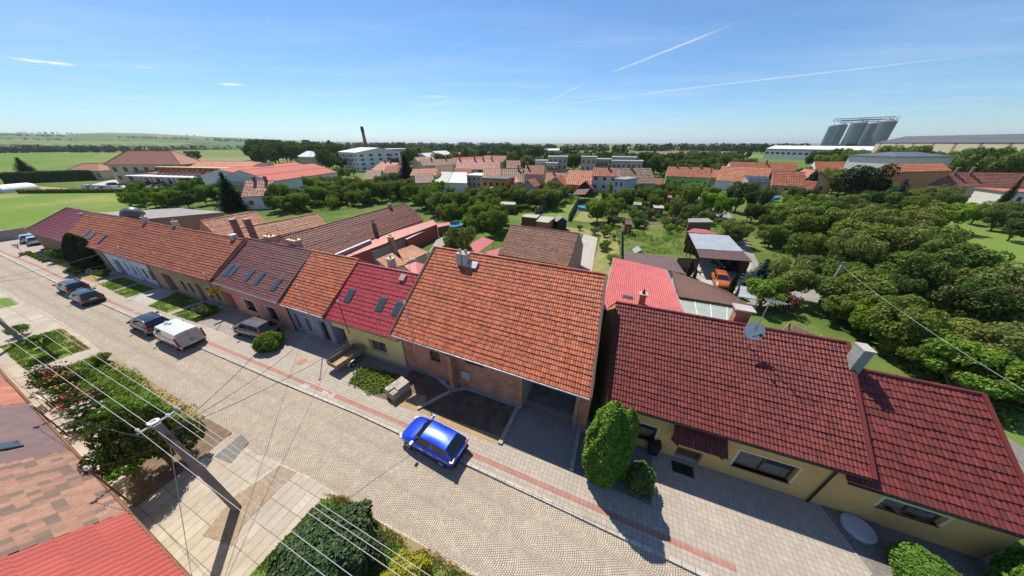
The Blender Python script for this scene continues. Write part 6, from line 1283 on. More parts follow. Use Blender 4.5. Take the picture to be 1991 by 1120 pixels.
n3 = near_house('near_house', 'near side house with mottled pink and grey concrete tiles', (134, 876.5), (243, 998), T_MOTTLE, 18, 22, 2, .045, .05, CREAM)
n4 = near_house('near_house', 'near side house with bright red ribbed roof at the bottom corner', (243, 999), (470, 1250), T_NRED, 7, 8, 4, .075, .07, CREAM)
c = onplane(8, 871, n2[4][0], n2[5]); sl = n2[5].cross((n2[2]-n2[1]).normalized()).normalized(); dd = (n2[2]-n2[1]).normalized()
f = MB().obox(c-dd*.35-sl*.4, dd*.7, sl*.8, n2[5]*.14).build('skylight', MATS['dark_grey_metal'], n2[0]); MB().obox(c-dd*.28-sl*.33+n2[5]*.14, dd*.56, sl*.66, n2[5]*.01).build('pane', SKYG, f)
def hof3(bpx, zb, tpx):
    b = G(*bpx, zb); best = (1e9, zb+1)
    for k in range(1, 300):
        z = zb+k*.03
        if z > 15: break
        q = G(*tpx, z); e = (q.x-b.x)**2+(q.y-b.y)**2
        if e < best[0]: best = (e, z)
    return V((b.x, b.y, zb)), best[1]
INSUL = mat('white_insulator', (.75, .75, .73), .3, .05, 3); RUSTY = mat('rusty_steel', (.16, .075, .045), .8, .25, 8)
def service_mast(name, label, bpx, zb, tpx, m, arms=True):
    b, zt = hof3(bpx, zb, tpx); o = thing(name, label, 'service mast', b); t = V((b.x, b.y, zt)); MB().tube(b-Z*.8, t, .035, .03, 8).build('pole', m, o)
    k = MB(); k.lathe(t, [(.06, 0), (.09, .05), (.05, .12), (.07, .17), (.02, .24)], 10); k.build('insulator', INSUL, o)
    if arms:
        for z in (.0, .5): MB().obox(b+Z*z-SD*.02-SN*.45, SD*.04, SN*.9, Z*.05).build('bracket', m, o)
    return t
tm1 = service_mast('service_mast', 'brown roof mast beside the plum brown near roof', (113, 831), 2.7, (62, 793), RUSTY); tm2 = service_mast('service_mast', 'brown roof mast beside the mottled near roof', (234, 962), 2.7, (170, 913), RUSTY)
mh3 = service_mast('service_mast', 'service mast on the lilac white house eave', (251, 511), 3.7, (228, 482), METAL, False); mh4 = service_mast('service_mast', 'service mast on the beige brown house eave', (320, 524), 3.8, (303, 493), METAL, False)
mh6 = service_mast('service_mast', 'tall service mast at the narrow blue house eave', (605, 619), 3.45, (581, 555), METAL, False); mh7 = service_mast('service_mast', 'service mast at the yellow house eave', (674, 634), 3.25, (659, 587), RUSTY, False); mh8 = service_mast('service_mast', 'service mast at the left corner of the brick house', (803, 664), 4.4, (782, 592), METAL, False)
mh5 = service_mast('service_mast', 'rusty mast above the yellow sign between beige and salmon houses', (414, 562), 3.3, (395, 534), RUSTY, False)
# antennas
def antenna(label, bpx, zb, tpx, dish=None, n=6):
    b, zt = hof3(bpx, zb, tpx); o = thing('antenna', label, 'antenna', b); t = V((b.x, b.y, zt)); MB().tube(b-Z*.6, t, .028, .022, 8).build('mast', METAL, o); L = .9
    y = MB(); y.tube(t-SD*.2-Z*.15, t+SD*L-Z*.15, .015, .012, 5)
    for i in range(n): p = t+SD*(-.15+L*i/n)-Z*.15; y.tube(p-SN*(.32-.02*i), p+SN*(.32-.02*i), .010, .010, 4)
    y.build('aerial', METAL, o)
    if dish:
        c, r = b+Z*((zt-b.z)*dish[0]), dish[1]; f = (V((-.25, -.9, .38))).normalized(); q = f.to_track_quat('Z', 'Y'); d = MB(); n_, k_ = 20, 5; vs = []
        for j in range(k_+1):
            for i in range(n_): a = 2*math.pi*i/n_; rr = r*j/k_; vs.append(c-SD*.1+q @ V((rr*math.cos(a), rr*math.sin(a)*1.05, .18*r*(j/k_)**2*1.6)))
        d.v = [tuple(v) for v in vs]; d.f = [(j*n_+i, j*n_+(i+1) % n_, (j+1)*n_+(i+1) % n_, (j+1)*n_+i) for j in range(k_) for i in range(n_)]; d.build('dish', WHITEP, o, True)
        a = MB(); a.tube(c-SD*.1-Z*r*.9+f*.1, c+f*r*1.2-Z*.15, .02, .02, 5); a.box(c+f*r*1.2-Z*.15, (.1, .1, .16)); a.build('feed_arm', BLACKISH, o)
    return o
b9 = H[9].roofpt(1452, 674); antenna('tall antenna with round white dish on the maroon roof', (1452, 674), b9.z, (1502, 581), (.36, .50), 8)
antenna('aerial standing on the dark red end roof', (172, 437), 4.6, (151, 413)); antenna('aerial above the ridge of the dark red end house', (158, 412), 6.4, (148, 396)); antenna('aerial on the mauve firewall', (681, 481), 3.2, (670, 452)); antenna('aerial behind the pale brown red ridge', (551, 472), 5.5, (536, 436)); antenna('aerial on the red metal roof near the orange gable', (803, 553), 5.8, (786, 500))
# grey chimney at the step of the maroon roofs, brick chimney behind its ridge, dome on the left row
h9 = H[9]; h9.chimney(1660, 724, .42, .65, 1.35, mat('grey_chimney', (.30, .30, .30), .9, .15, 4, (.24, .24, .25)), None, 0); c = h9.roofpt(1452, 652); 
o = MB().box(c+h9.n*1.6+Z*-.9, (.75, .6, 3.6), SA).build('chimney', REDBRICK, h9.o); MB().box(c+h9.n*1.6+Z*.95, (1.05, .85, .1), SA).build('chimney_cap', CONC, o)
c = H[2].RR+H[2].n*1.2-Z*.1; o = thing('dish_cover', 'dark grey half dome behind the orange left ridge', 'dome', c); d = MB(); pr = [(1.3*math.cos(a), 1.3*math.sin(a)*1.0) for a in [i*math.pi/16 for i in range(9)]]; d.lathe(c-SD*2+Z*.1, pr, 20); d.build('dome', MATS['dark_grey_metal'], o, True); MB().box(c-SD*2-Z*.5, (1.6, 1.6, 1.2), SA).build('base', CHBR, o)
# ---------------------------------------------------------------- utility poles and wires
CPOLE = mat('concrete_pole', (.25, .225, .205), .9, .15, 2.2, (.19, .165, .15), .3, 30); WIRE = mat('bright_conductor', (.62, .60, .57), .35, .08, 3, None, metal=.4); WIREDK = mat('black_cable', (.03, .03, .03), .5, .1)
def taper(mb, p, h_, w0, w1, ang): X, Y = V((math.cos(ang), math.sin(ang), 0)), V((-math.sin(ang), math.cos(ang), 0)); mb.hexa([p+X*sx*w+Y*sy*w*.75+Z*z for z, w in ((0, w0), (h_, w1)) for sx, sy in ((-1, -1), (1, -1), (1, 1), (-1, 1))])
PB = G(460, 988); PH = 6.9
pole = thing('utility_pole', 'square concrete utility pole with four wires over the near pavement', 'utility pole', PB); mb = MB(); taper(mb, PB, PH, .21, .15, SA); mb.build('pole', CPOLE, pole)
MB().lathe(PB+Z*PH-SD*.12, [(.11, 0), (.17, .02), (.17, .07), (.10, .09), (.10, .02)], 14).build('cap_ring', INSUL, pole)
CA = G(271, 840, PH-.35); CB = G(345, 796, PH-.35); ad = (CB-CA).normalized(); MB().obox(CA-ad*.1-Z*.06, CB-CA+ad*.2, V((ad.y, -ad.x, 0))*.07, Z*.07).build('crossarm', METAL, pole)
INS = [CA, G(291, 828, PH-.35), G(329, 811, PH-.35), CB]
for q in INS: MB().lathe(q+Z*.02, [(.03, 0), (.055, .04), (.035, .09), (.06, .13), (.02, .18)], 10).build('insulator', INSUL, pole)
k = MB(); kk = PB+Z*(PH-.7)
for i in range(3): k.path([kk+SD*.17+SN*(.1*i-.1), kk+SD*.3+SN*(.2*i-.1)+Z*-.35, kk+SD*.26+SN*(.25*i)+Z*.25], .012, 5)
k.build('jumper_cable', WIREDK, pole)
P0 = G(44, 665); pole0 = thing('utility_pole', 'concrete utility pole at the left edge beside the small lawn', 'utility pole', P0); mb = MB(); taper(mb, P0, PH, .2, .15, SA); mb.build('pole', CPOLE, pole0); MB().obox(P0+Z*(PH-.35)-ad*.9, ad*1.8, SD*.07, Z*.07).build('crossarm', METAL, pole0)
wd = (G(834, 1119, PH-.75)-INS[3]).normalized(); wd.z = 0
PR = PB+wd.normalized()*38; poler = thing('utility_pole', 'next concrete utility pole further along the near pavement', 'utility pole', PR); mb = MB(); taper(mb, PR, PH, .2, .15, SA); mb.build('pole', CPOLE, poler)
def wire(label, a, b, sag, r, m, name='power_line', group=None):
    pts = [a.lerp(b, i/14)-Z*(4*sag*(i/14)*(1-i/14)) for i in range(15)]; mb = MB(); mb.path(pts, r, 5); o = mb.build(name, m, None, base=a); return tag(o, label, 'cable', group)
lab4 = ['outermost bright wire on the near house side', 'second bright wire just left of the pole top', 'third bright wire just right of the pole top', 'bright wire on the road side end of the crossarm']
for i, q in enumerate(INS):
    off = q-PB; e = PR+V((off.x, off.y, 0))+Z*(PH-.3); wire(lab4[i]+', to the bottom edge', q+Z*.18, e, .55, .009, WIRE); p0 = P0+ad*(-.9+.6*i)+Z*(PH-.2); wire(lab4[i]+', to the left pole', q+Z*.18, p0, .5, .009, WIRE)
o = INS[2]+ad*.2; wire('twin bright wire close beside the third line', o+Z*.05, PR+V((o.x-PB.x, o.y-PB.y, 0))+Z*(PH-.45), .55, .010, WIRE)
kk = PB+Z*(PH-.55)+SD*.2
wire('dark service cable from the pole to the blue house corner', kk+SN*.3, G(561, 602, 3.4), .5, .014, WIREDK, 'service_cable'); wire('dark service cable from the pole to the yellow house eave', kk+SN*.2, G(627, 623, 3.1), .55, .014, WIREDK, 'service_cable'); wire('dark service cable from the pole to the brick house mast', kk+SN*.1, mh8, .6, .014, WIREDK, 'service_cable')
wire('dark cable from the pole to the plum roof mast', kk-SN*.3, tm1+Z*.1, .25, .010, WIREDK, 'service_cable'); wire('dark cable from the pole to the mottled roof mast', kk-SN*.3-Z*.3, tm2+Z*.1, .2, .010, WIREDK, 'service_cable')
p = PB+Z*(PH-1.2)-SN*.1; wire('thin stay wire from the pole to the slabs', p, G(372, 1118), .0, .012, METAL, 'stay_wire'); 
t0 = P0+Z*(PH-.5); wire('dark cable from the left edge pole to the lilac white house', t0, mh3+Z*.1, .5, .013, WIREDK, 'service_cable'); wire('dark cable from the left edge pole to the beige house', t0-Z*.2, mh4+Z*.1, .5, .013, WIREDK, 'service_cable')
pb, ph = hof((1592, 590), (1640, 512)); pole2 = thing('utility_pole', 'round concrete pole leaning over the right orchard yard', 'utility pole', pb); MB().tube(pb, pb+Z*(ph), .17, .13, 12).build('pole', mat('light_pole_concrete', (.34, .34, .34), .85, .1, 2), pole2); MB().lathe(pb+Z*ph, [(.2, 0), (.2, .12), (.1, .16)], 10).build('pole_cap', MATS['dark_grey_metal'], pole2)
wire('grey cable from the orchard pole down to the right edge', pb+Z*(ph-.3), G(2060, 800, 5.0), .4, .016, METAL, 'service_cable')
pb3, ph3 = hof((1411, 418), (1421, 394)); pole3 = thing('utility_pole', 'small grey pole with stay beside the garden road', 'utility pole', pb3); MB().tube(pb3, pb3+Z*ph3, .14, .1, 8).build('pole', CPOLE, pole3)
# ---------------------------------------------------------------- vehicles
def paint():
    m, t, b = newmat('car_paint'); c = t.n.new('ShaderNodeObjectInfo').outputs['Color']; t.l.new(c, b.inputs['Base Color']); b.inputs['Roughness'].default_value = .28; b.inputs['Metallic'].default_value = .25
    b.inputs['Coat Weight'].default_value = .8; b.inputs['Coat Roughness'].default_value = .03; return m
PAINT = paint(); CGL = glassmat('car_glass', (.012, .014, .016), .05); TYRE = mat('tyre', (.018, .018, .018), .9, .1); RIM = mat('alloy_rim', (.40, .40, .41), .35, .1, 5, None, metal=.7); TAIL = mat('tail_lamp', (.35, .012, .012), .2, .1); HEADL = mat('head_lamp', (.55, .57, .60), .12, .05); PLATE = mat('number_plate', (.72, .72, .70), .5, .03); TRIM = mat('black_trim', (.02, .02, .021), .6, .1)
def car(name, label, cat, L, W_, Ht, style, colr, loc, rz, group=None, extras=()):
    o = thing(name, label, cat, (0, 0, 0), group); hw = W_/2
    S_ = {'hatch': dict(b=[(0, .40, .62, .66), (.02, .27, .72, .84), (.08, .2, .84, .95), (.17, .18, .92, .99), (.27, .18, .98, 1), (.5, .18, 1.0, 1), (.8, .2, 1.04, 1), (.93, .24, 1.06, .97), (.985, .32, .98, .90), (1, .42, .86, .80)], g=(.26, .42, .86, .985), zb=(.98, 1.05)),
          'suv': dict(b=[(0, .42, .72, .70), (.02, .30, .86, .88), (.08, .25, .98, .96), (.17, .24, 1.04, .99), (.27, .24, 1.09, 1), (.5, .24, 1.10, 1), (.8, .25, 1.13, 1), (.93, .28, 1.14, .98), (.985, .36, 1.06, .92), (1, .46, .94, .84)], g=(.26, .40, .90, .985), zb=(1.08, 1.13)),
          'van': dict(b=[(0, .40, .80, .70), (.02, .28, .98, .90), (.07, .22, 1.08, .97), (.13, .2, 1.15, 1), (.2, .2, 1.2, 1), (.5, .2, 1.2, 1), (.8, .2, 1.2, 1), (.97, .22, 1.2, 1), (.99, .26, 1.2, .985), (1, .32, 1.18, .98)], g=(.13, .27, .985, .995), zb=(1.15, 1.2))}[style]
    m = MB(); n = 0; sec = []
    for f, z0, z1, w in S_['b']:
        x = L/2-f*L; w *= hw; half = [(0, z0), (w*.8, z0), (w*.96, z0+.10), (w, z0+(z1-z0)*.45), (w*.985, z1-.13), (w*.93, z1-.03), (w*.7, z1+.015), (0, z1+.035)]
        ring = [(x, y, z) for y, z in half]+[(x, -y, z) for y, z in half[-2:0:-1]]; sec.append(ring); n = len(ring)
    for r in sec: m.v += r
    m.f = [(k*n+i, k*n+(i+1) % n, (k+1)*n+(i+1) % n, (k+1)*n+i) for k in range(len(sec)-1) for i in range(n)]+[tuple(range(n-1, -1, -1)), tuple((len(sec)-1)*n+i for i in range(n))]
    bd = m.build('body', PAINT, o, True); bd.color = (*colr, 1)
    g = S_['g']; xs = [L/2-q*L for q in g]; zb0, zb1 = S_['zb']; wb, wr = hw*.90, hw*(.80 if style == 'van' else .70); zr = Ht
    c0, c1, c2, c3 = (xs[0], wb*.97, zb0), (xs[1], wr, zr-.07), (xs[2], wr, zr-.09), (xs[3], wb*(.97 if style != 'van' else 1), zb1)
    rt = MB(); k = 6; grid = []
    for i in range(k+1):
        u = i/k; x = c1[0]+(c2[0]-c1[0])*u; ze = c1[2]+(c2[2]-c1[2])*u; bow = .055*math.sin(math.pi*min(1, max(0, u*.9+.05)))
        grid.append([(x, y*wr, ze+(.045+bow)*(1-abs(y)**2.6)) for y in (-1, -.85, -.5, 0, .5, .85, 1)])
    for r in grid: rt.v += r
    rt.f = [(a*7+b_, a*7+b_+1, (a+1)*7+b_+1, (a+1)*7+b_) for a in range(k) for b_ in range(6)]
    if rt.f: rt.f = [f[::-1] for f in rt.f]
    mir = lambda p: (p[0], -p[1], p[2])
    for q in ([c0, c1, c2, c3], [mir(c3), mir(c2), mir(c1), mir(c0)], [mir(c0), mir(c1), c1, c0], [c3, c2, mir(c2), mir(c3)]): rt.poly(*q)
    ro = rt.build('cabin_roof', PAINT, o, True); ro.color = (*colr, 1)
    import mathutils
    def pane(nm, q, ins, parent=o, mat_=CGL):
        q = [V(p) for p in q]; c = sum(q, V())/4; nn_ = (q[1]-q[0]).cross(q[2]-q[0]).normalized()
        if nn_.dot(c-V((0, 0, zb0-.2))) < 0: nn_ = -nn_
        q2 = [p+(c-p)*ins+nn_*.012 for p in q]; p_ = MB(); p_.add([*q2, *[p-nn_*.02 for p in q2]], [(0, 1, 2, 3), (0, 1, 5, 4), (1, 2, 6, 5), (2, 3, 7, 6), (3, 0, 4, 7)]); return p_.build(nm, mat_, parent)
    pane('windscreen', [mir(c0), mir(c1), c1, c0], .07)
    if style != 'van': pane('rear_window', [c3, c2, mir(c2), mir(c3)], .10)
    for sg in (1, -1):
        s = lambda p: V((p[0], p[1]*sg, p[2])); L0, L1, L2, L3 = s(c0), s(c1), s(c2), s(c3)
        if style == 'van': fr = [(0, .30)]
        else: fr = [(.0, .46), (.50, .93)]
        for a, b_ in fr: pane('side_window', [L0.lerp(L3, a+.03), L1.lerp(L2, max(0, a-.06)), L1.lerp(L2, b_-.03), L0.lerp(L3, b_)], .07)
    for sg in (1, -1):
        for fx in (.185, .80):
            x = L/2-fx*L; r = .33 if style != 'hatch' else .315; y0 = sg*(hw-.19); w = MB(); w.lathe((x, y0, r), [(r*.6, -.0), (r, .02), (r, .17), (r*.93, .2), (r*.6, .2)] if sg > 0 else [(r*.6, -.2), (r*.93, -.2), (r, -.17), (r, -.02), (r*.6, 0)], 18, 'Y'); wo = w.build('wheel', TYRE, o)
            q = MB(); q.lathe((x, y0+sg*.19, r), [(r*.62, -.02), (r*.62, .015), (.05, .02)] if sg > 0 else [(.05, -.02), (r*.62, -.015), (r*.62, .02)], 10, 'Y'); q.build('rim', RIM, wo)
            a = MB(); nn2 = 14
            for i in range(nn2):
                t0_, t1_ = math.pi*i/nn2, math.pi*(i+1)/nn2; R0, R1 = r*1.06, r*1.22
                a.poly(*[(x+R*math.cos(t), sg*(hw*1.004), r+R*math.sin(t)) for R, t in ((R0, t0_), (R1, t0_), (R1, t1_), (R0, t1_))])
            a.build('wheel_arch', TRIM if style == 'suv' else PAINT, o).color = (*colr, 1)
        MB().box((xs[0]-.22, sg*(hw+.09), zb0+.08), (.14, .22, .15), 0).build('mirror', PAINT if style == 'hatch' else TRIM, o).color = (*colr, 1)
        z = S_['b'][1][2]; MB().box((L/2-.17, sg*hw*.70, z-.10), (.30, .36, .14), sg*-.55).build('headlight', HEADL, o)
        if style == 'van': MB().box((-L/2+.03, sg*hw*.955, 1.15), (.12, .13, .95)).build('taillight', TAIL, o)
        else: MB().box((-L/2+.09, sg*hw*.74, S_['b'][-2][2]-.08), (.20, .40, .17), sg*.25).build('taillight', TAIL, o)
        for fx in (.46, .68) if style != 'van' else (.36,): MB().box((L/2-fx*L, sg*(hw*1.0), S_['b'][4][2]-.2), (.2, .035, .03)).build('door_handle', PAINT, o).color = (*colr, 1)
    sm = MB(); tb = S_['b'][4][2]
    for sg in (1, -1):
        for fx in ((.33, .53, .72) if style != 'van' else (.16, .36, .58)): sm.box((L/2-fx*L, sg*hw*1.0, .34+(tb-.5)/2), (.014, .012, tb-.42))
        sm.box((L/2-.52*L, sg*hw*.995, .33), (L*.44, .02, .07))
    for y in (-.62, .62): sm.box((L/2-.13*L, y*hw, S_['b'][2][2]+.045), (.2*L, .012, .012), 0, 0, .13)
    sm.build('panel_gap', TRIM, o); MB().path([(xs[0]+.06, -hw*.6, zb0+.03), (xs[0]-.12, -.05, zb0+.12)], .012, 5).build('wiper', TRIM, o)
    MB().box((-L/2-.005, 0, .80 if style != 'van' else .62), (.02, .52, .12)).build('plate', PLATE, o); MB().box((-L/2+.02, 0, .40), (.10, W_*.84, .20)).build('rear_bumper', TRIM, o); MB().box((L/2-.03, 0, .40), (.08, W_*.62, .22)).build('grille', TRIM, o)
    if 'rails' in extras:
        for sg in (1, -1): MB().path([(c1[0]-.1, sg*wr*.93, zr-.0), (c1[0]-.3, sg*wr*.95, zr+.06), (c2[0]+.3, sg*wr*.95, zr+.05), (c2[0]+.1, sg*wr*.93, zr-.03)], .022, 6).build('roof_rail', RIM, o)
    if 'beacon' in extras: q = MB(); q.box((.55, 0, zr+.07), (.9, .18, .08)); q.box((.55, .22, zr+.06), (.3, .12, .06)); q.build('roof_vent', METAL, o)
    if 'antenna' in extras: MB().tube((c2[0]+.25, 0, zr-.02), (c2[0]+.05, 0, zr+.15), .012, .006, 5).build('aerial', TRIM, o)
    if style == 'van':
        q = MB(); q.box((-L/2-.008, 0, 1.25), (.012, .02, 1.25)); q.box((-L/2-.012, -.1, .95), (.02, .35, .05)); q.build('door_seam', TRIM, o)
        rp = MB(); rp.add([(-L/2-.002, y, z) for y, z in ((-hw*.88, .55), (hw*.88, .55), (hw*.80, 1.80), (-hw*.80, 1.80))], [(0, 1, 2, 3)]); rp.build('rear_door', mat('shaded_white_rear_door', (.42, .42, .41), .4, .04, 1), o)  # white rear doors; their shade is put into the grey colour
    o.location = V(loc); o.rotation_euler = (0, 0, rz); return o
HD = SA+math.pi                       # cars head up the street
def rear_at(px, L, z=.0, back=0): return G(*px)-SD*(L/2)
def fit_side(a, b, W_): p, q = G(*a), G(*b); d = (p-q).normalized(); return (p+q)/2+V((d.y, -d.x, 0))*(W_/2-.1), math.atan2(d.y, d.x)
c, rz = fit_side((795, 869), (865, 909), 1.78); car('parked_car', 'bright blue hatchback parked half on the pavement', 'car', 4.15, 1.78, 1.55, 'hatch', (.001, .05, .60), c+Z*.03, rz, None, ('antenna',))
car('delivery_van', 'white panel van parked on the setts with rear doors coloured as shaded white', 'van', 4.9, 1.9, 1.95, 'van', (.78, .78, .76), (G(357, 683)+G(408, 667))/2-SD*2.45, HD, None, ('beacon',))
car('parked_car', 'black SUV with silver roof rails parked in front of the white van', 'car', 4.5, 1.84, 1.62, 'suv', (.018, .017, .018), (G(298, 655)+G(344, 641))/2-SD*2.25, HD, None, ('rails',))
car('parked_car', 'dark green hatchback with pale roof shine, rear one of the far pair', 'car', 4.3, 1.78, 1.5, 'hatch', (.035, .05, .05), (G(169, 597)+G(211, 586))/2-SD*2.15, HD, None, ('antenna',))
car('parked_car', 'brown black estate with bonnet towards the junction, front one of the far pair', 'car', 4.5, 1.78, 1.55, 'suv', (.06, .045, .035), (G(145, 577)+G(180, 567))/2-SD*2.2, HD, None, ('rails',))
c, rz = fit_side((468, 654), (503, 664), 1.85); car('parked_car', 'grey brown SUV parked on the drive of the salmon house', 'car', 4.4, 1.85, 1.62, 'suv', (.13, .115, .105), c+Z*.1, rz, None, ('antenna',))
pr = car('parked_car', 'silver car parked at the side road by the concrete wall', 'car', 4.4, 1.8, 1.5, 'hatch', (.42, .44, .47), G(60, 470)+Z*.02, rad(150)); dd_ = dup(pr, G(74, 474)+Z*.02, rad(150), 1, 'pale silver car half hidden by the striped house corner')
oc = dup(pr, G(1398, 552)+Z*.03, rad(-115), 1, 'orange car standing in the yard by the slim conifers')
for k in oc.children:
    if k.name.split('.')[0] in ('body', 'cabin_roof', 'wheel_arch', 'mirror', 'door_handle'): k.color = (.55, .13, .02, 1)
cc = dup(pr, G(1402, 517)+Z*.03, rad(-100), 1, 'dark car parked in the shade of the big carport')
for k in cc.children:
    if k.name.split('.')[0] in ('body', 'cabin_roof', 'wheel_arch', 'mirror', 'door_handle'): k.color = (.02, .02, .022, 1)
LOT = [(177, 366, 'w'), (186, 367, 'b'), (194, 367.5, 's'), (202, 368, 's'), (211, 368, 'k'), (221, 368.5, 's'), (233, 368.5, 'w'), (224, 361.5, 'k'), (250, 355.5, 'w'), (272, 359, 's'), (281, 360, 'k'), (289, 359.5, 'b'), (300, 355, 's'), (312, 354.5, 's'), (318, 359.5, 'r'), (308, 361, 'r'), (320, 364.5, 'k'), (278, 368, 'o'), (296, 369, 's'), (335, 372, 'k'), (340, 355.5, 's'), (352, 356, 's'), (364, 357, 'k'), (350, 362, 'k'), (356, 366, 'b'), (368, 363, 's'), (384, 359, 'w'), (392, 362, 's')]
CC = {'w': (.75, .75, .74), 'b': (.05, .09, .18), 's': (.42, .44, .46), 'k': (.02, .02, .025), 'r': (.35, .03, .03), 'o': (.55, .10, .03)}; CN = {'w': 'white', 'b': 'dark blue', 's': 'silver', 'k': 'black', 'r': 'red', 'o': 'orange red'}
for i, (px, py, k) in enumerate(LOT):
    q = dup(pr, G(px, py)+Z*.02, rngp.choice([rad(70), rad(250), rad(72)]), 1, CN[k]+' car in the station car park', 'cars in the station car park')
    for ch in q.children:
        if ch.name.split('.')[0] in ('body', 'cabin_roof', 'wheel_arch', 'mirror', 'door_handle'): ch.color = (*CC[k], 1)
for px, py, lab in ((264, 351, 'white van parked left at the warehouse awning'), (293, 351.5, 'long white van parked right at the warehouse awning')):
    v = [o for o in S.objects if o.name == 'delivery_van'][0]; dup(v, G(px, py), rad(175), 1.1, lab)
# trailer, brick pallet, bin, well cover, signs, benches
def trailer():
    a, b = G(658, 722), G(690, 700); d = (b-a).normalized(); rz = math.atan2(d.y, d.x); o = thing('car_trailer', 'small wooden car trailer standing beside the weed bed', 'trailer', (0, 0, 0)); Wd = mat('grey_planks', (.26, .20, .14), .9, .25, 5)
    L, W_ = 2.5, 1.35; MB().box((0, 0, .55), (L, W_, .05)).build('floor', Wd, o)
    for x, y, sx, sy in ((0, W_/2, L, .04), (0, -W_/2, L, .04)): MB().box((x, y, .78), (sx, sy, .42)).build('side_board', Wd, o)
    for x in (-L/2, L/2): MB().box((x, 0, .78), (.04, W_-.05, .42)).build('end_board', Wd, o)
    MB().box((-.35, -.1, .60), (1.5, .6, .03)).build('loose_board', WOODLT, o); MB().path([(L/2, .4, .5), (L/2+1.1, 0, .5), (L/2, -.4, .5)], .04, 6).build('drawbar', RUSTY, o)
    for sg in (1, -1):
        w = MB().lathe((-.1, sg*(W_/2+.16)-.09, .30), [(.12, 0), (.30, .02), (.30, .16), (.12, .18)], 16, 'Y').build('wheel', TYRE, o); MB().lathe((-.1, sg*(W_/2+.16)-.1, .30), [(.17, 0), (.17, .2)], 10, 'Y').build('rim', RIM, w); f = MB()
        for i in range(8): t0_, t1_ = math.pi*(.05+.9*i/8), math.pi*(.05+.9*(i+1)/8); f.obox(V((-.1+.38*math.cos(t0_), sg*(W_/2+.16)-.13, .30+.38*math.sin(t0_))), V((.38*(math.cos(t1_)-math.cos(t0_)), 0, .38*(math.sin(t1_)-math.sin(t0_)))), V((0, .26, 0)), V((math.cos(t0_)*.02, 0, math.sin(t0_)*.02)))
        f.build('mudguard', METAL, o)
    o.location = (a+b)/2+V((.05, .25, .1)); o.rotation_euler = (0, 0, rz); return o
trailer()
def pallet():
    a = G(777, 766); o = thing('brick_pallet', 'pallet stacked with grey paving blocks on the sand', 'pallet', (0, 0, 0)); MB().box((0, 0, .08), (1.5, 1.0, .1)).build('pallet', WOODLT, o); rng = random.Random(2); BL = mat('paving_block', (.40, .35, .30), .9, .12, 6, island=.3); m = MB()
    for k in range(7):
        for i in range(6):
            for j in range(4):
                if k == 6 and (i < 2 and j < 2 or rng.random() < .12): continue
                m.box((-.62+.245*i+rng.uniform(-.012, .012), -.37+.245*j+rng.uniform(-.012, .012), .19+.105*k), (.235, .235, .098), rng.uniform(-.02, .02))
    m.build('block_stack', BL, o); o.location = a+Z*.1; o.rotation_euler = (0, 0, rad(55)); return o
pallet()
def bin_(loc, rz):
    o = thing('wheelie_bin', 'black wheelie bin by the ochre house wall', 'bin', (0, 0, 0)); MB().hexa([(x*s, y*s, z) for z, s in ((.1, .42), (.98, .52)) for x, y in ((-.55, -.55), (.55, -.55), (.55, .55), (-.55, .55))]).build('bin_body', TRIM, o); MB().box((0, .02, 1.02), (.62, .66, .07), 0, .08).build('lid', TRIM, o)
    for s in (-.22, .22): MB().lathe((s-.03, .3, .11), [(.10, 0), (.10, .06)], 10, 'X').build('wheel', TYRE, o)
    o.location = loc; o.rotation_euler = (0, 0, rz)
bin_(G(1266, 882)+Z*.1, SA)
c = G(1664, 1030); o = thing('well_cover', 'round concrete well cover lying on the dark gravel', 'well cover', c); MB().lathe(c+Z*.1, [(.62, 0), (.62, .14), (.58, .17)], 28).build('cover', mat('well_concrete', (.46, .47, .50), .9, .12, 4, (.36, .37, .40), .2, 20), o)
q = H[9].P0+H[9].d*4.75-H[9].n*.62; tag(MB().box(q+Z*.112, (1.1, .65, .02), SA).build('door_mat', TRIM, None, base=q), 'black door mat under the tiled porch', 'door mat')
c = G(588, 705); structure(MB().lathe((c.x, c.y, .098), [(.42, 0), (.42, .006), (.36, .009)], 20).build('manhole_cover', mat('rusty_cover', (.36, .20, .13), .9, .2, 6)))
def chalk(txt, px, sz, rz):
    cu = bpy.data.curves.new('pavement_writing', 'FONT'); cu.body = txt; cu.size = sz; cu.extrude = .001; ob = bpy.data.objects.new('pavement_writing', cu); COL.objects.link(ob); p = G(*px, .106); ob.location = p; ob.rotation_euler = (0, 0, rz); cu.materials.append(WHITEP); structure(ob)
chalk('////', (583, 752), .6, SA); chalk('h=-15', (624, 764), .5, SA); chalk('////', (258, 606), .45, SA)
def sign_round():
    b, zt = hof((194, 553), (171, 527)); o = thing('road_sign', 'round road sign seen from behind on a thin grey post', 'road sign', b); MB().tube(b, b+Z*zt, .03, .03, 8).build('post', METAL, o); c = b+Z*(zt-.1)-SD*.06; f = MB(); f.lathe(c, [(.30, 0), (.32, .012), (.32, .02), (.30, .03)], 24, 'X'); f.build('sign_face', METAL, o); q = MB(); q.lathe(c+SD*.035, [(.2, 0), (.2, .006)], 20, 'X'); q.build('sign_back', MATS['dark_grey_metal'], o); MB().box(c+SD*.045, (.02, .34, .05), SA).build('clamp', METAL, o)
sign_round()
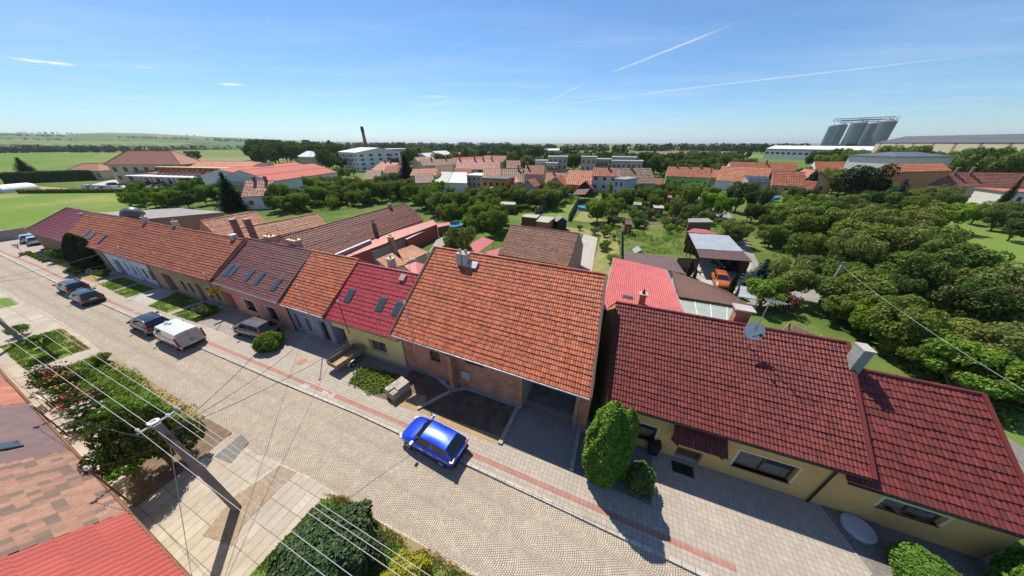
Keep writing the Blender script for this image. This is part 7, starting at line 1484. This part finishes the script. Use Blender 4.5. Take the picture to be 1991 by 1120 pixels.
def sign_yield():
    b, zt = hof((48, 497), (31, 474)); o = thing('road_sign', 'red bordered give way triangle on a post at the junction', 'road sign', b); MB().tube(b, b+Z*zt, .03, .03, 8).build('post', METAL, o); c = b+Z*(zt-.35); X = V((.95, .3, 0)).normalized()
    def tri(s, off, m, nm): n_ = V((X.y, -X.x, 0)); m_ = MB(); p = [c+X*-s+Z*s*.58, c+X*s+Z*s*.58, c-Z*s*1.15]; m_.add([*[q+n_*off for q in p], *[q+n_*(off+.015) for q in p]], [(0, 1, 2), (3, 4, 5), (0, 1, 4, 3), (1, 2, 5, 4), (2, 0, 3, 5)]); m_.build(nm, m, o)
    tri(.48, .03, mat('sign_red', (.45, .03, .03), .4, .05), 'sign_border'); tri(.32, .047, WHITEP, 'sign_face'); MB().box(b+Z*.3, (.7, .7, .6), SA).build('base_block', mat('rusty_planter', (.36, .22, .13), .9, .15), o)
sign_yield()
def yellow_sign():
    p = onplane(416, 566, H[5].P0-H[5].n*.9, H[5].n); d = -H[5].n; o = thing('hanging_sign', 'yellow sign board with dark lettering hung from the mast between beige and salmon houses', 'sign', p); MB().obox(p-SD*.02-SN*.55-Z*.28, SD*.05, SN*1.1, Z*.56).build('board', YEL, o)
    m = MB(); m.obox(p+SD*.035-SN*.4+Z*.02, SD*.006, SN*.8, Z*.09); m.build('lettering', RUSTY, o); m = MB(); m.obox(p+SD*.035-SN*.4-Z*.16, SD*.006, SN*.75, Z*.09); m.build('lettering', RUSTY, o); MB().obox(p-SN*.6+Z*.28, SN*1.6, SD*.04, Z*.05).build('bracket', RUSTY, o)
yellow_sign()
def bench(label, px, rz, L=1.6):
    o = thing('garden_bench', label, 'bench', (0, 0, 0)); Wh = mat('white_slat', (.62, .58, .52), .8, .12, 6); m = MB()
    for i in range(4): m.box((0, -.20+.13*i, .44), (L, .09, .035))
    m.build('seat', Wh, o); m = MB()
    for i in range(3): m.box((0, .34+.03*i, .58+.14*i), (L, .03, .1))
    m.build('backrest', Wh, o)
    for x in (-L*.42, L*.42): q = MB(); q.box((x, -.18, .22), (.06, .06, .44)); q.box((x, .26, .22), (.06, .06, .44)); q.box((x, .05, .42), (.05, .5, .05)); q.box((x, .36, .66), (.05, .05, .5), 0, -.2); q.build('leg', TRIM, o)
    o.location = G(*px)+Z*.06; o.rotation_euler = (0, 0, rz); return o
bench('white slatted bench among the roses', (112, 780), SA+math.pi, 1.5)
# pools and garden things
POOLW = glassmat('pool_water', (.05, .42, .58), .08); POOLB = mat('pool_wall', (.10, .32, .50), .6, .1)
for px, r, lab in (((1136, 408), 1.9, 'round blue pool on the garden lawn'), ((1101, 382), 1.7, 'round light blue pool behind the garden lawn'), ((884, 444), 1.9, 'round blue pool behind the brown plank hut')):
    c = G(*px); o = thing('garden_pool', lab, 'pool', c); MB().lathe(c, [(r, 0), (r, .95), (r*1.04, .98), (r*.97, 1.0), (r*.97, .8)], 28).build('pool_wall', POOLB, o); MB().lathe(c+Z*.8, [(r*.965, 0), (r*.965, .02)], 28).build('water', POOLW, o)
o = thing('polytunnel', 'small pale arched polytunnel beside the flat shed', 'greenhouse', G(1024, 440)); c = G(1024, 440); m = MB(); R_ = 1.35
for i in range(10):
    a0, a1 = math.pi*i/10, math.pi*(i+1)/10; p0, p1 = V((R_*math.cos(a0), 0, 1.9*math.sin(a0))), V((R_*math.cos(a1), 0, 1.9*math.sin(a1))); m.poly(c+p0, c+p1, c+p1+V((.4, 3.2, 0)), c+p0+V((.4, 3.2, 0)))
m.build('cover', mat('tunnel_film', (.50, .52, .48), .4, .05), o)
for k in range(4): MB().path([c+V((R_*1.01*math.cos(math.pi*i/10)+.13*k, 1.06*k, 1.92*math.sin(math.pi*i/10))) for i in range(11)], .03, 5).build('hoop', METAL, o)
wing('cold_frame', 'little glazed cold frame with pale saddle top in the vegetable plot', 'greenhouse', (1240, 478), (1247, 486), 1.3, .8, .6, POLY, POLY, 3, 4, cap=False)
wallseg('garden_wall', 'concrete boundary wall along the meadow at the left edge', 'wall', G(-60, 480), G(60, 461), 1.9, 1.9, .2, mat('panel_concrete', (.33, .29, .24), .9, .15, 1.2), CONC)
fence_m = mat('weathered_panel', (.46, .44, .40), .9, .15, 2); fence_b = mat('brown_fence', (.17, .115, .08), .9, .25, 4)
def panel_fence(name, label, a, b, hgt, n, m, pm):
    p, q = G(*a), G(*b); o = thing(name, label, 'fence', ((p+q)/2).to_2d().to_3d()); d = (q-p); nn_ = V((-d.y, d.x, 0)).normalized()*.07
    w = MB()
    for i in range(n): w.obox(p+d*((i+.04)/n)-nn_/2, d*(.92/n), nn_, Z*hgt)
    w.build('panel', m, o)
    for i in range(n+1): MB().obox(p+d*(i/n)-d.normalized()*.08-nn_, d.normalized()*.16, nn_*2, Z*(hgt+.12)).build('post', pm, o)
panel_fence('panel_fence', 'pale concrete panel fence beside the garden road', (1502, 455), (1452, 408), 1.7, 9, fence_m, CONC); panel_fence('panel_fence', 'brown board fence between the two pool lawns', (1105, 430), (1125, 392), 1.8, 8, fence_b, CONC); panel_fence('panel_fence', 'dark board fence left of the first pool lawn', (1040, 421), (1092, 386), 1.8, 10, fence_b, CONC); panel_fence('panel_fence', 'grey post fence behind the orchard plot', (922, 452), (968, 428), 1.5, 6, mat('grey_boards', (.26, .22, .19), .9, .2, 3), CONC); panel_fence('panel_fence', 'green wire fence beside the dry lawn path', (1203, 548), (1206, 450), 1.4, 9, mat('mesh_green', (.09, .12, .07), .9, .2, 9), METAL)
tag(MB().box(G(1502, 392)+Z*1.0, (2.6, 2.0, .9), .3).build('tarpaulin_stack', mat('blue_tarp', (.03, .20, .55), .5, .1), None, base=G(1502, 392)), 'blue tarpaulin stack beside the brick terrace', 'tarpaulin')
# hedge along the station
def hedge(label, a, b, hgt, w, leaf, n, s):
    p, q = G(*a), G(*b); rng = random.Random(4); mb = MB(); d = q-p; nn_ = V((-d.y, d.x, 0)).normalized()
    mb.obox(p-nn_*w*.45, d, nn_*w*.9, Z*hgt*.93)
    for _ in range(n):
        f = rng.random(); k = rng.random(); top = k < .4
        c = p+d*f+(nn_*rng.uniform(-.5, .5)*w+Z*hgt if top else nn_*(-.5 if rng.random() < .7 else .5)*w+Z*hgt*rng.random()); leafquad(mb, c, ((Z if top else -nn_)+rdir(rng)*.8).normalized(), s*rng.uniform(.7, 1.4), rng)
    o = mb.build('clipped_hedge', leaf, None, base=p); return tag(o, label, 'hedge')
hedge('long clipped hedge in front of the station', (18, 357), (203, 349), 4.5, 5, LEAFD, 3200, .9); hedge('low ragged hedge of young shrubs along the meadow', (40, 376), (245, 374), 1.2, 1.2, LEAF3, 1600, .6)
o = thing('marquee', 'white arched tent at the far left edge of the meadow', 'tent', G(-10, 375)); c = G(-10, 375); m = MB()
for i in range(10): a0, a1 = math.pi*i/10, math.pi*(i+1)/10; m.poly(*[c+V((4*math.cos(a), y, 2.6*math.sin(a)**.7)) for a, y in ((a0, 0), (a1, 0), (a1, 9), (a0, 9))])
m.poly(*[c+V((4*math.cos(math.pi*i/10), 0, 2.6*max(0, math.sin(math.pi*i/10))**.7)) for i in range(11)]); m.build('canopy', WHITEP, o)
# ---------------------------------------------------------------- planting along the street
def one(proto, loc, rz=0, sc=1): proto.location = V(loc); proto.rotation_euler = (0, 0, rz); proto.scale = (sc, sc, sc) if not isinstance(sc, tuple) else sc; return proto
one(body_proto('thuja', 201, [(.55, 0), (.82, .7), (.95, 1.8), (.9, 3.4), (.68, 4.9), (.32, 5.8), (.03, 6.15)], THUJA, .13, 420, 'tall bright green thuja by the ochre house corner', 'tree', 4, .10, .9, .88), G(1163, 926)+Z*.1)
one(body_proto('thuja', 202, [(.40, 0), (.6, .7), (.58, 1.8), (.54, 3.4), (.36, 4.7), (.03, 5.4)], THUJA, .13, 420, 'lower thuja grown into the right side of the tall one', 'tree', 3, .12, .9, .88), G(1192, 918)+Z*.1)
one(body_proto('dwarf_spruce', 203, [(.5, 0), (.72, .35), (.66, .9), (.45, 1.5), (.12, 1.95), (.02, 2.0)], leafmat('dwarf_spruce_needle', (.085, .15, .045), .45, .2, (.12, .19, .05)), .13, 420, 'bushy dwarf spruce on the dark gravel beside the thuja', 'shrub', 5, .16, .6, .8), G(1238, 946)+Z*.1)
one(body_proto('round_thuja', 204, [(.7, 0), (1.0, .3), (1.02, .75), (.78, 1.15), (.35, 1.4), (.02, 1.45)], THUJA, .11, 500, 'flat round thuja ball on the bottom right gravel', 'shrub', 3, .07, .6, .9), G(1783, 1132)+Z*.1)
one(body_proto('round_thuja', 205, [(.9, 0), (1.3, .5), (1.3, 1.2), (1.0, 1.9), (.5, 2.3), (.03, 2.45)], THUJA, .12, 420, 'large thuja cut by the bottom right corner', 'shrub', 4, .08, .6, .9), G(2010, 1180)+Z*.1)
one(body_proto('yew_bush', 206, [(1.45, 0), (1.95, .4), (2.0, 1.0), (1.65, 1.75), (1.0, 2.3), (.4, 2.5), (.03, 2.55)], YEW, .15, 330, 'big dark green domed yew at the bottom edge', 'shrub', 6, .09, .5, .86), G(645, 1106))
one(body_proto('golden_thuja', 207, [(.7, 0), (1.0, .4), (1.02, 1.0), (.8, 1.7), (.4, 2.2), (.03, 2.4)], GOLD, .14, 420, 'golden yellow thuja right of the dark yew', 'shrub', 5, .11, .9, .84), G(795, 1160))
one(body_proto('column_conifer', 208, [(1.0, 0), (1.45, .9), (1.5, 2.2), (1.15, 3.9), (.5, 5.1), (.05, 5.5)], THUJAD, .24, 150, 'tall dark column conifer before the orange and lilac houses', 'tree', 3, .08, .8, .9), G(186, 524)+Z*.1)
one(body_proto('round_bush', 209, [(.6, 0), (.95, .35), (1.0, .8), (.75, 1.25), (.3, 1.5), (.03, 1.55)], LIME, .17, 330, 'bright lime green round bush on the paved drive edge', 'shrub', 4, .10, .4, .84), G(529, 677)+Z*.1)
pb = body_proto('box_ball', 210, [(.25, 0), (.42, .15), (.42, .35), (.25, .52), (.02, .58)], LIME, .1, 320, 'small clipped box ball in the row by the striped house', 'shrub', 3, .05, .3, .9, False)
for i, px in enumerate(((57, 494.5), (62.5, 497.5), (69, 500.5), (76, 503.5), (83, 507), (91, 510))): (one(pb, G(*px)+Z*.1, 0, .85) if i == 0 else dup(pb, G(*px)+Z*.1, i, .85))['group'] = 'clipped box balls by the striped house'
for i, (px, hgt, lab, k) in enumerate([((130, 508), 2.0, 'dark rounded bush left of the dark column conifer', 'bush1'), ((150, 536), 1.2, 'low dark bush in the dry bed before the column conifer', 'bush1'), ((208, 540), 1.1, 'small bush right of the column conifer', 'bush1'), ((90, 490), .6, 'yellow green shrub in the bark bed by the striped house', 'bush0'), ((104, 500), .5, 'second shrub in the bark bed by the striped house', 'bush0'),
        ((400, 615), 1.3, 'pale flowering shrub at the end of the fourth front lawn', 'silver'), ((414, 612), 1.1, 'leafy shrub beside the pale flowering one', 'bush0'), ((46, 652), 1.1, 'young shrub at the left edge pole', 'bush0'), ((262, 925), 1.2, 'bright green bush under the spreading juniper', 'bush0'), ((215, 812), .9, 'green perennial clump at the rose bed corner', 'bush0'), ((205, 706), .9, 'green clump at the upper end of the rose bed', 'bush1'), ((1002, 1), 1, '', '')][:-1]): put(k, G(*px)+Z*.08, hgt, lab)
o = tree_proto('garden_tree', 221, 2.3, .85, LEAF2, 1500, .13, 'small round garden tree on the left lawn', BARK, .6, .5); one(o, G(102, 690)+Z*.06, 1)
def juniper():
    rng = random.Random(31); o = thing('spreading_juniper', 'wide dark spreading juniper tree behind the concrete pole', 'tree', (0, 0, 0)); t = MB(); mb = MB(); t.tube((0, 0, -.1), (.1, .1, 1.0), .2, .16, 8); tips = []
    for i in range(12):
        a = 2*math.pi*i/12+rng.uniform(-.2, .2); L = rng.uniform(1.5, 2.7); z = rng.uniform(1.0, 2.6); e = V((math.cos(a)*L, math.sin(a)*L, z)); m_ = V((math.cos(a)*L*.4, math.sin(a)*L*.4, .9+z*.35)); t.tube((.1, .1, .9), m_, .1, .06, 6); t.tube(m_, e, .06, .02, 5); tips += [(e, .75), (m_.lerp(e, .5)+Z*.25, .7)]
    for i in range(10): d = rdir(rng); tips.append((V((d.x*1.2, d.y*1.2, 2.3+abs(d.z)*.7)), .75))
    t.build('trunk', BARK, o)
    for c, r in tips: clump(mb, c, r, 480, .15, rng, .75, .5)
    mb.build('crown', JUNI, o); return o
one(juniper(), G(340, 910)+Z*.05, 0, (.62, .62, 1.4))
def rose(name, label, colr, px, sc, seed, n=15):
    rng = random.Random(seed); o = thing(name, label, 'rose bush', (0, 0, 0)); mb = MB()
    for _ in range(6): clump(mb, V((rng.uniform(-.45, .45), rng.uniform(-.45, .45), rng.uniform(.35, .75))), .38, 120, .11, rng, .8)
    mb.build('foliage', ROSE, o); fl = MB()
    for _ in range(n):
        d = rdir(rng); p = V((d.x*.75, d.y*.75, .62+abs(d.z)*.5))
        for _ in range(4): leafquad(fl, p+rdir(rng)*.03, (V((0, 0, 1))+rdir(rng)*.7).normalized(), .13, rng)
    fl.build('blossom', mat('petal_'+colr[0], colr[1], .8, .2, 9, island=.25), o); o.location = G(*px)+Z*.06; o.scale = (sc,)*3; return o
RC = {'white': (.75, .73, .68), 'red': (.50, .02, .03), 'yellow': (.70, .52, .06), 'pink': (.62, .24, .22), 'orange': (.60, .25, .10)}
for i, (k, px, lab, sc) in enumerate([('white', (88, 735), 'white rose bush at the left tip of the bed', 1), ('red', (104, 752), 'deep red rose bush left of the bench', 1.1), ('pink', (125, 730), 'pink rose bush at the upper edge of the bed', 1), ('yellow', (128, 748), 'yellow rose bush above the bench', .9), ('yellow', (134, 772), 'large yellow rose bush beside the bench', 1), ('orange', (146, 784), 'orange pink rose bush right of the yellow ones', 1), ('red', (156, 798), 'bright red rose bush in the middle of the bed', 1.1), ('pink', (168, 808), 'salmon rose bush below the red one', .9), ('white', (184, 812), 'white rose bush near the lower end of the bed', 1.1), ('white', (178, 832), 'second white rose bush at the lower end of the bed', 1), ('pink', (196, 778), 'pink rose bush near the juniper', .9), ('orange', (150, 742), 'orange rose bush at the back of the bed', .9)]): rose('rose_bush', lab, (k, RC[k]), px, sc, 300+i)

# ---------------------------------------------------------------- air: one closed box of thin even haze
m = bpy.data.materials.new('haze'); m.use_nodes = True; nt = m.node_tree; nt.nodes.remove(nt.nodes['Principled BSDF']); pv = nt.nodes.new('ShaderNodeVolumePrincipled')
pv.inputs['Color'].default_value = (.80, .90, 1, 1); pv.inputs['Density'].default_value = 7e-5; pv.inputs['Anisotropy'].default_value = .25; nt.links.new(pv.outputs[0], nt.nodes['Material Output'].inputs['Volume'])
structure(MB().box((0, 0, 74), (54000, 54000, 152)).build('haze', m), 'stuff')
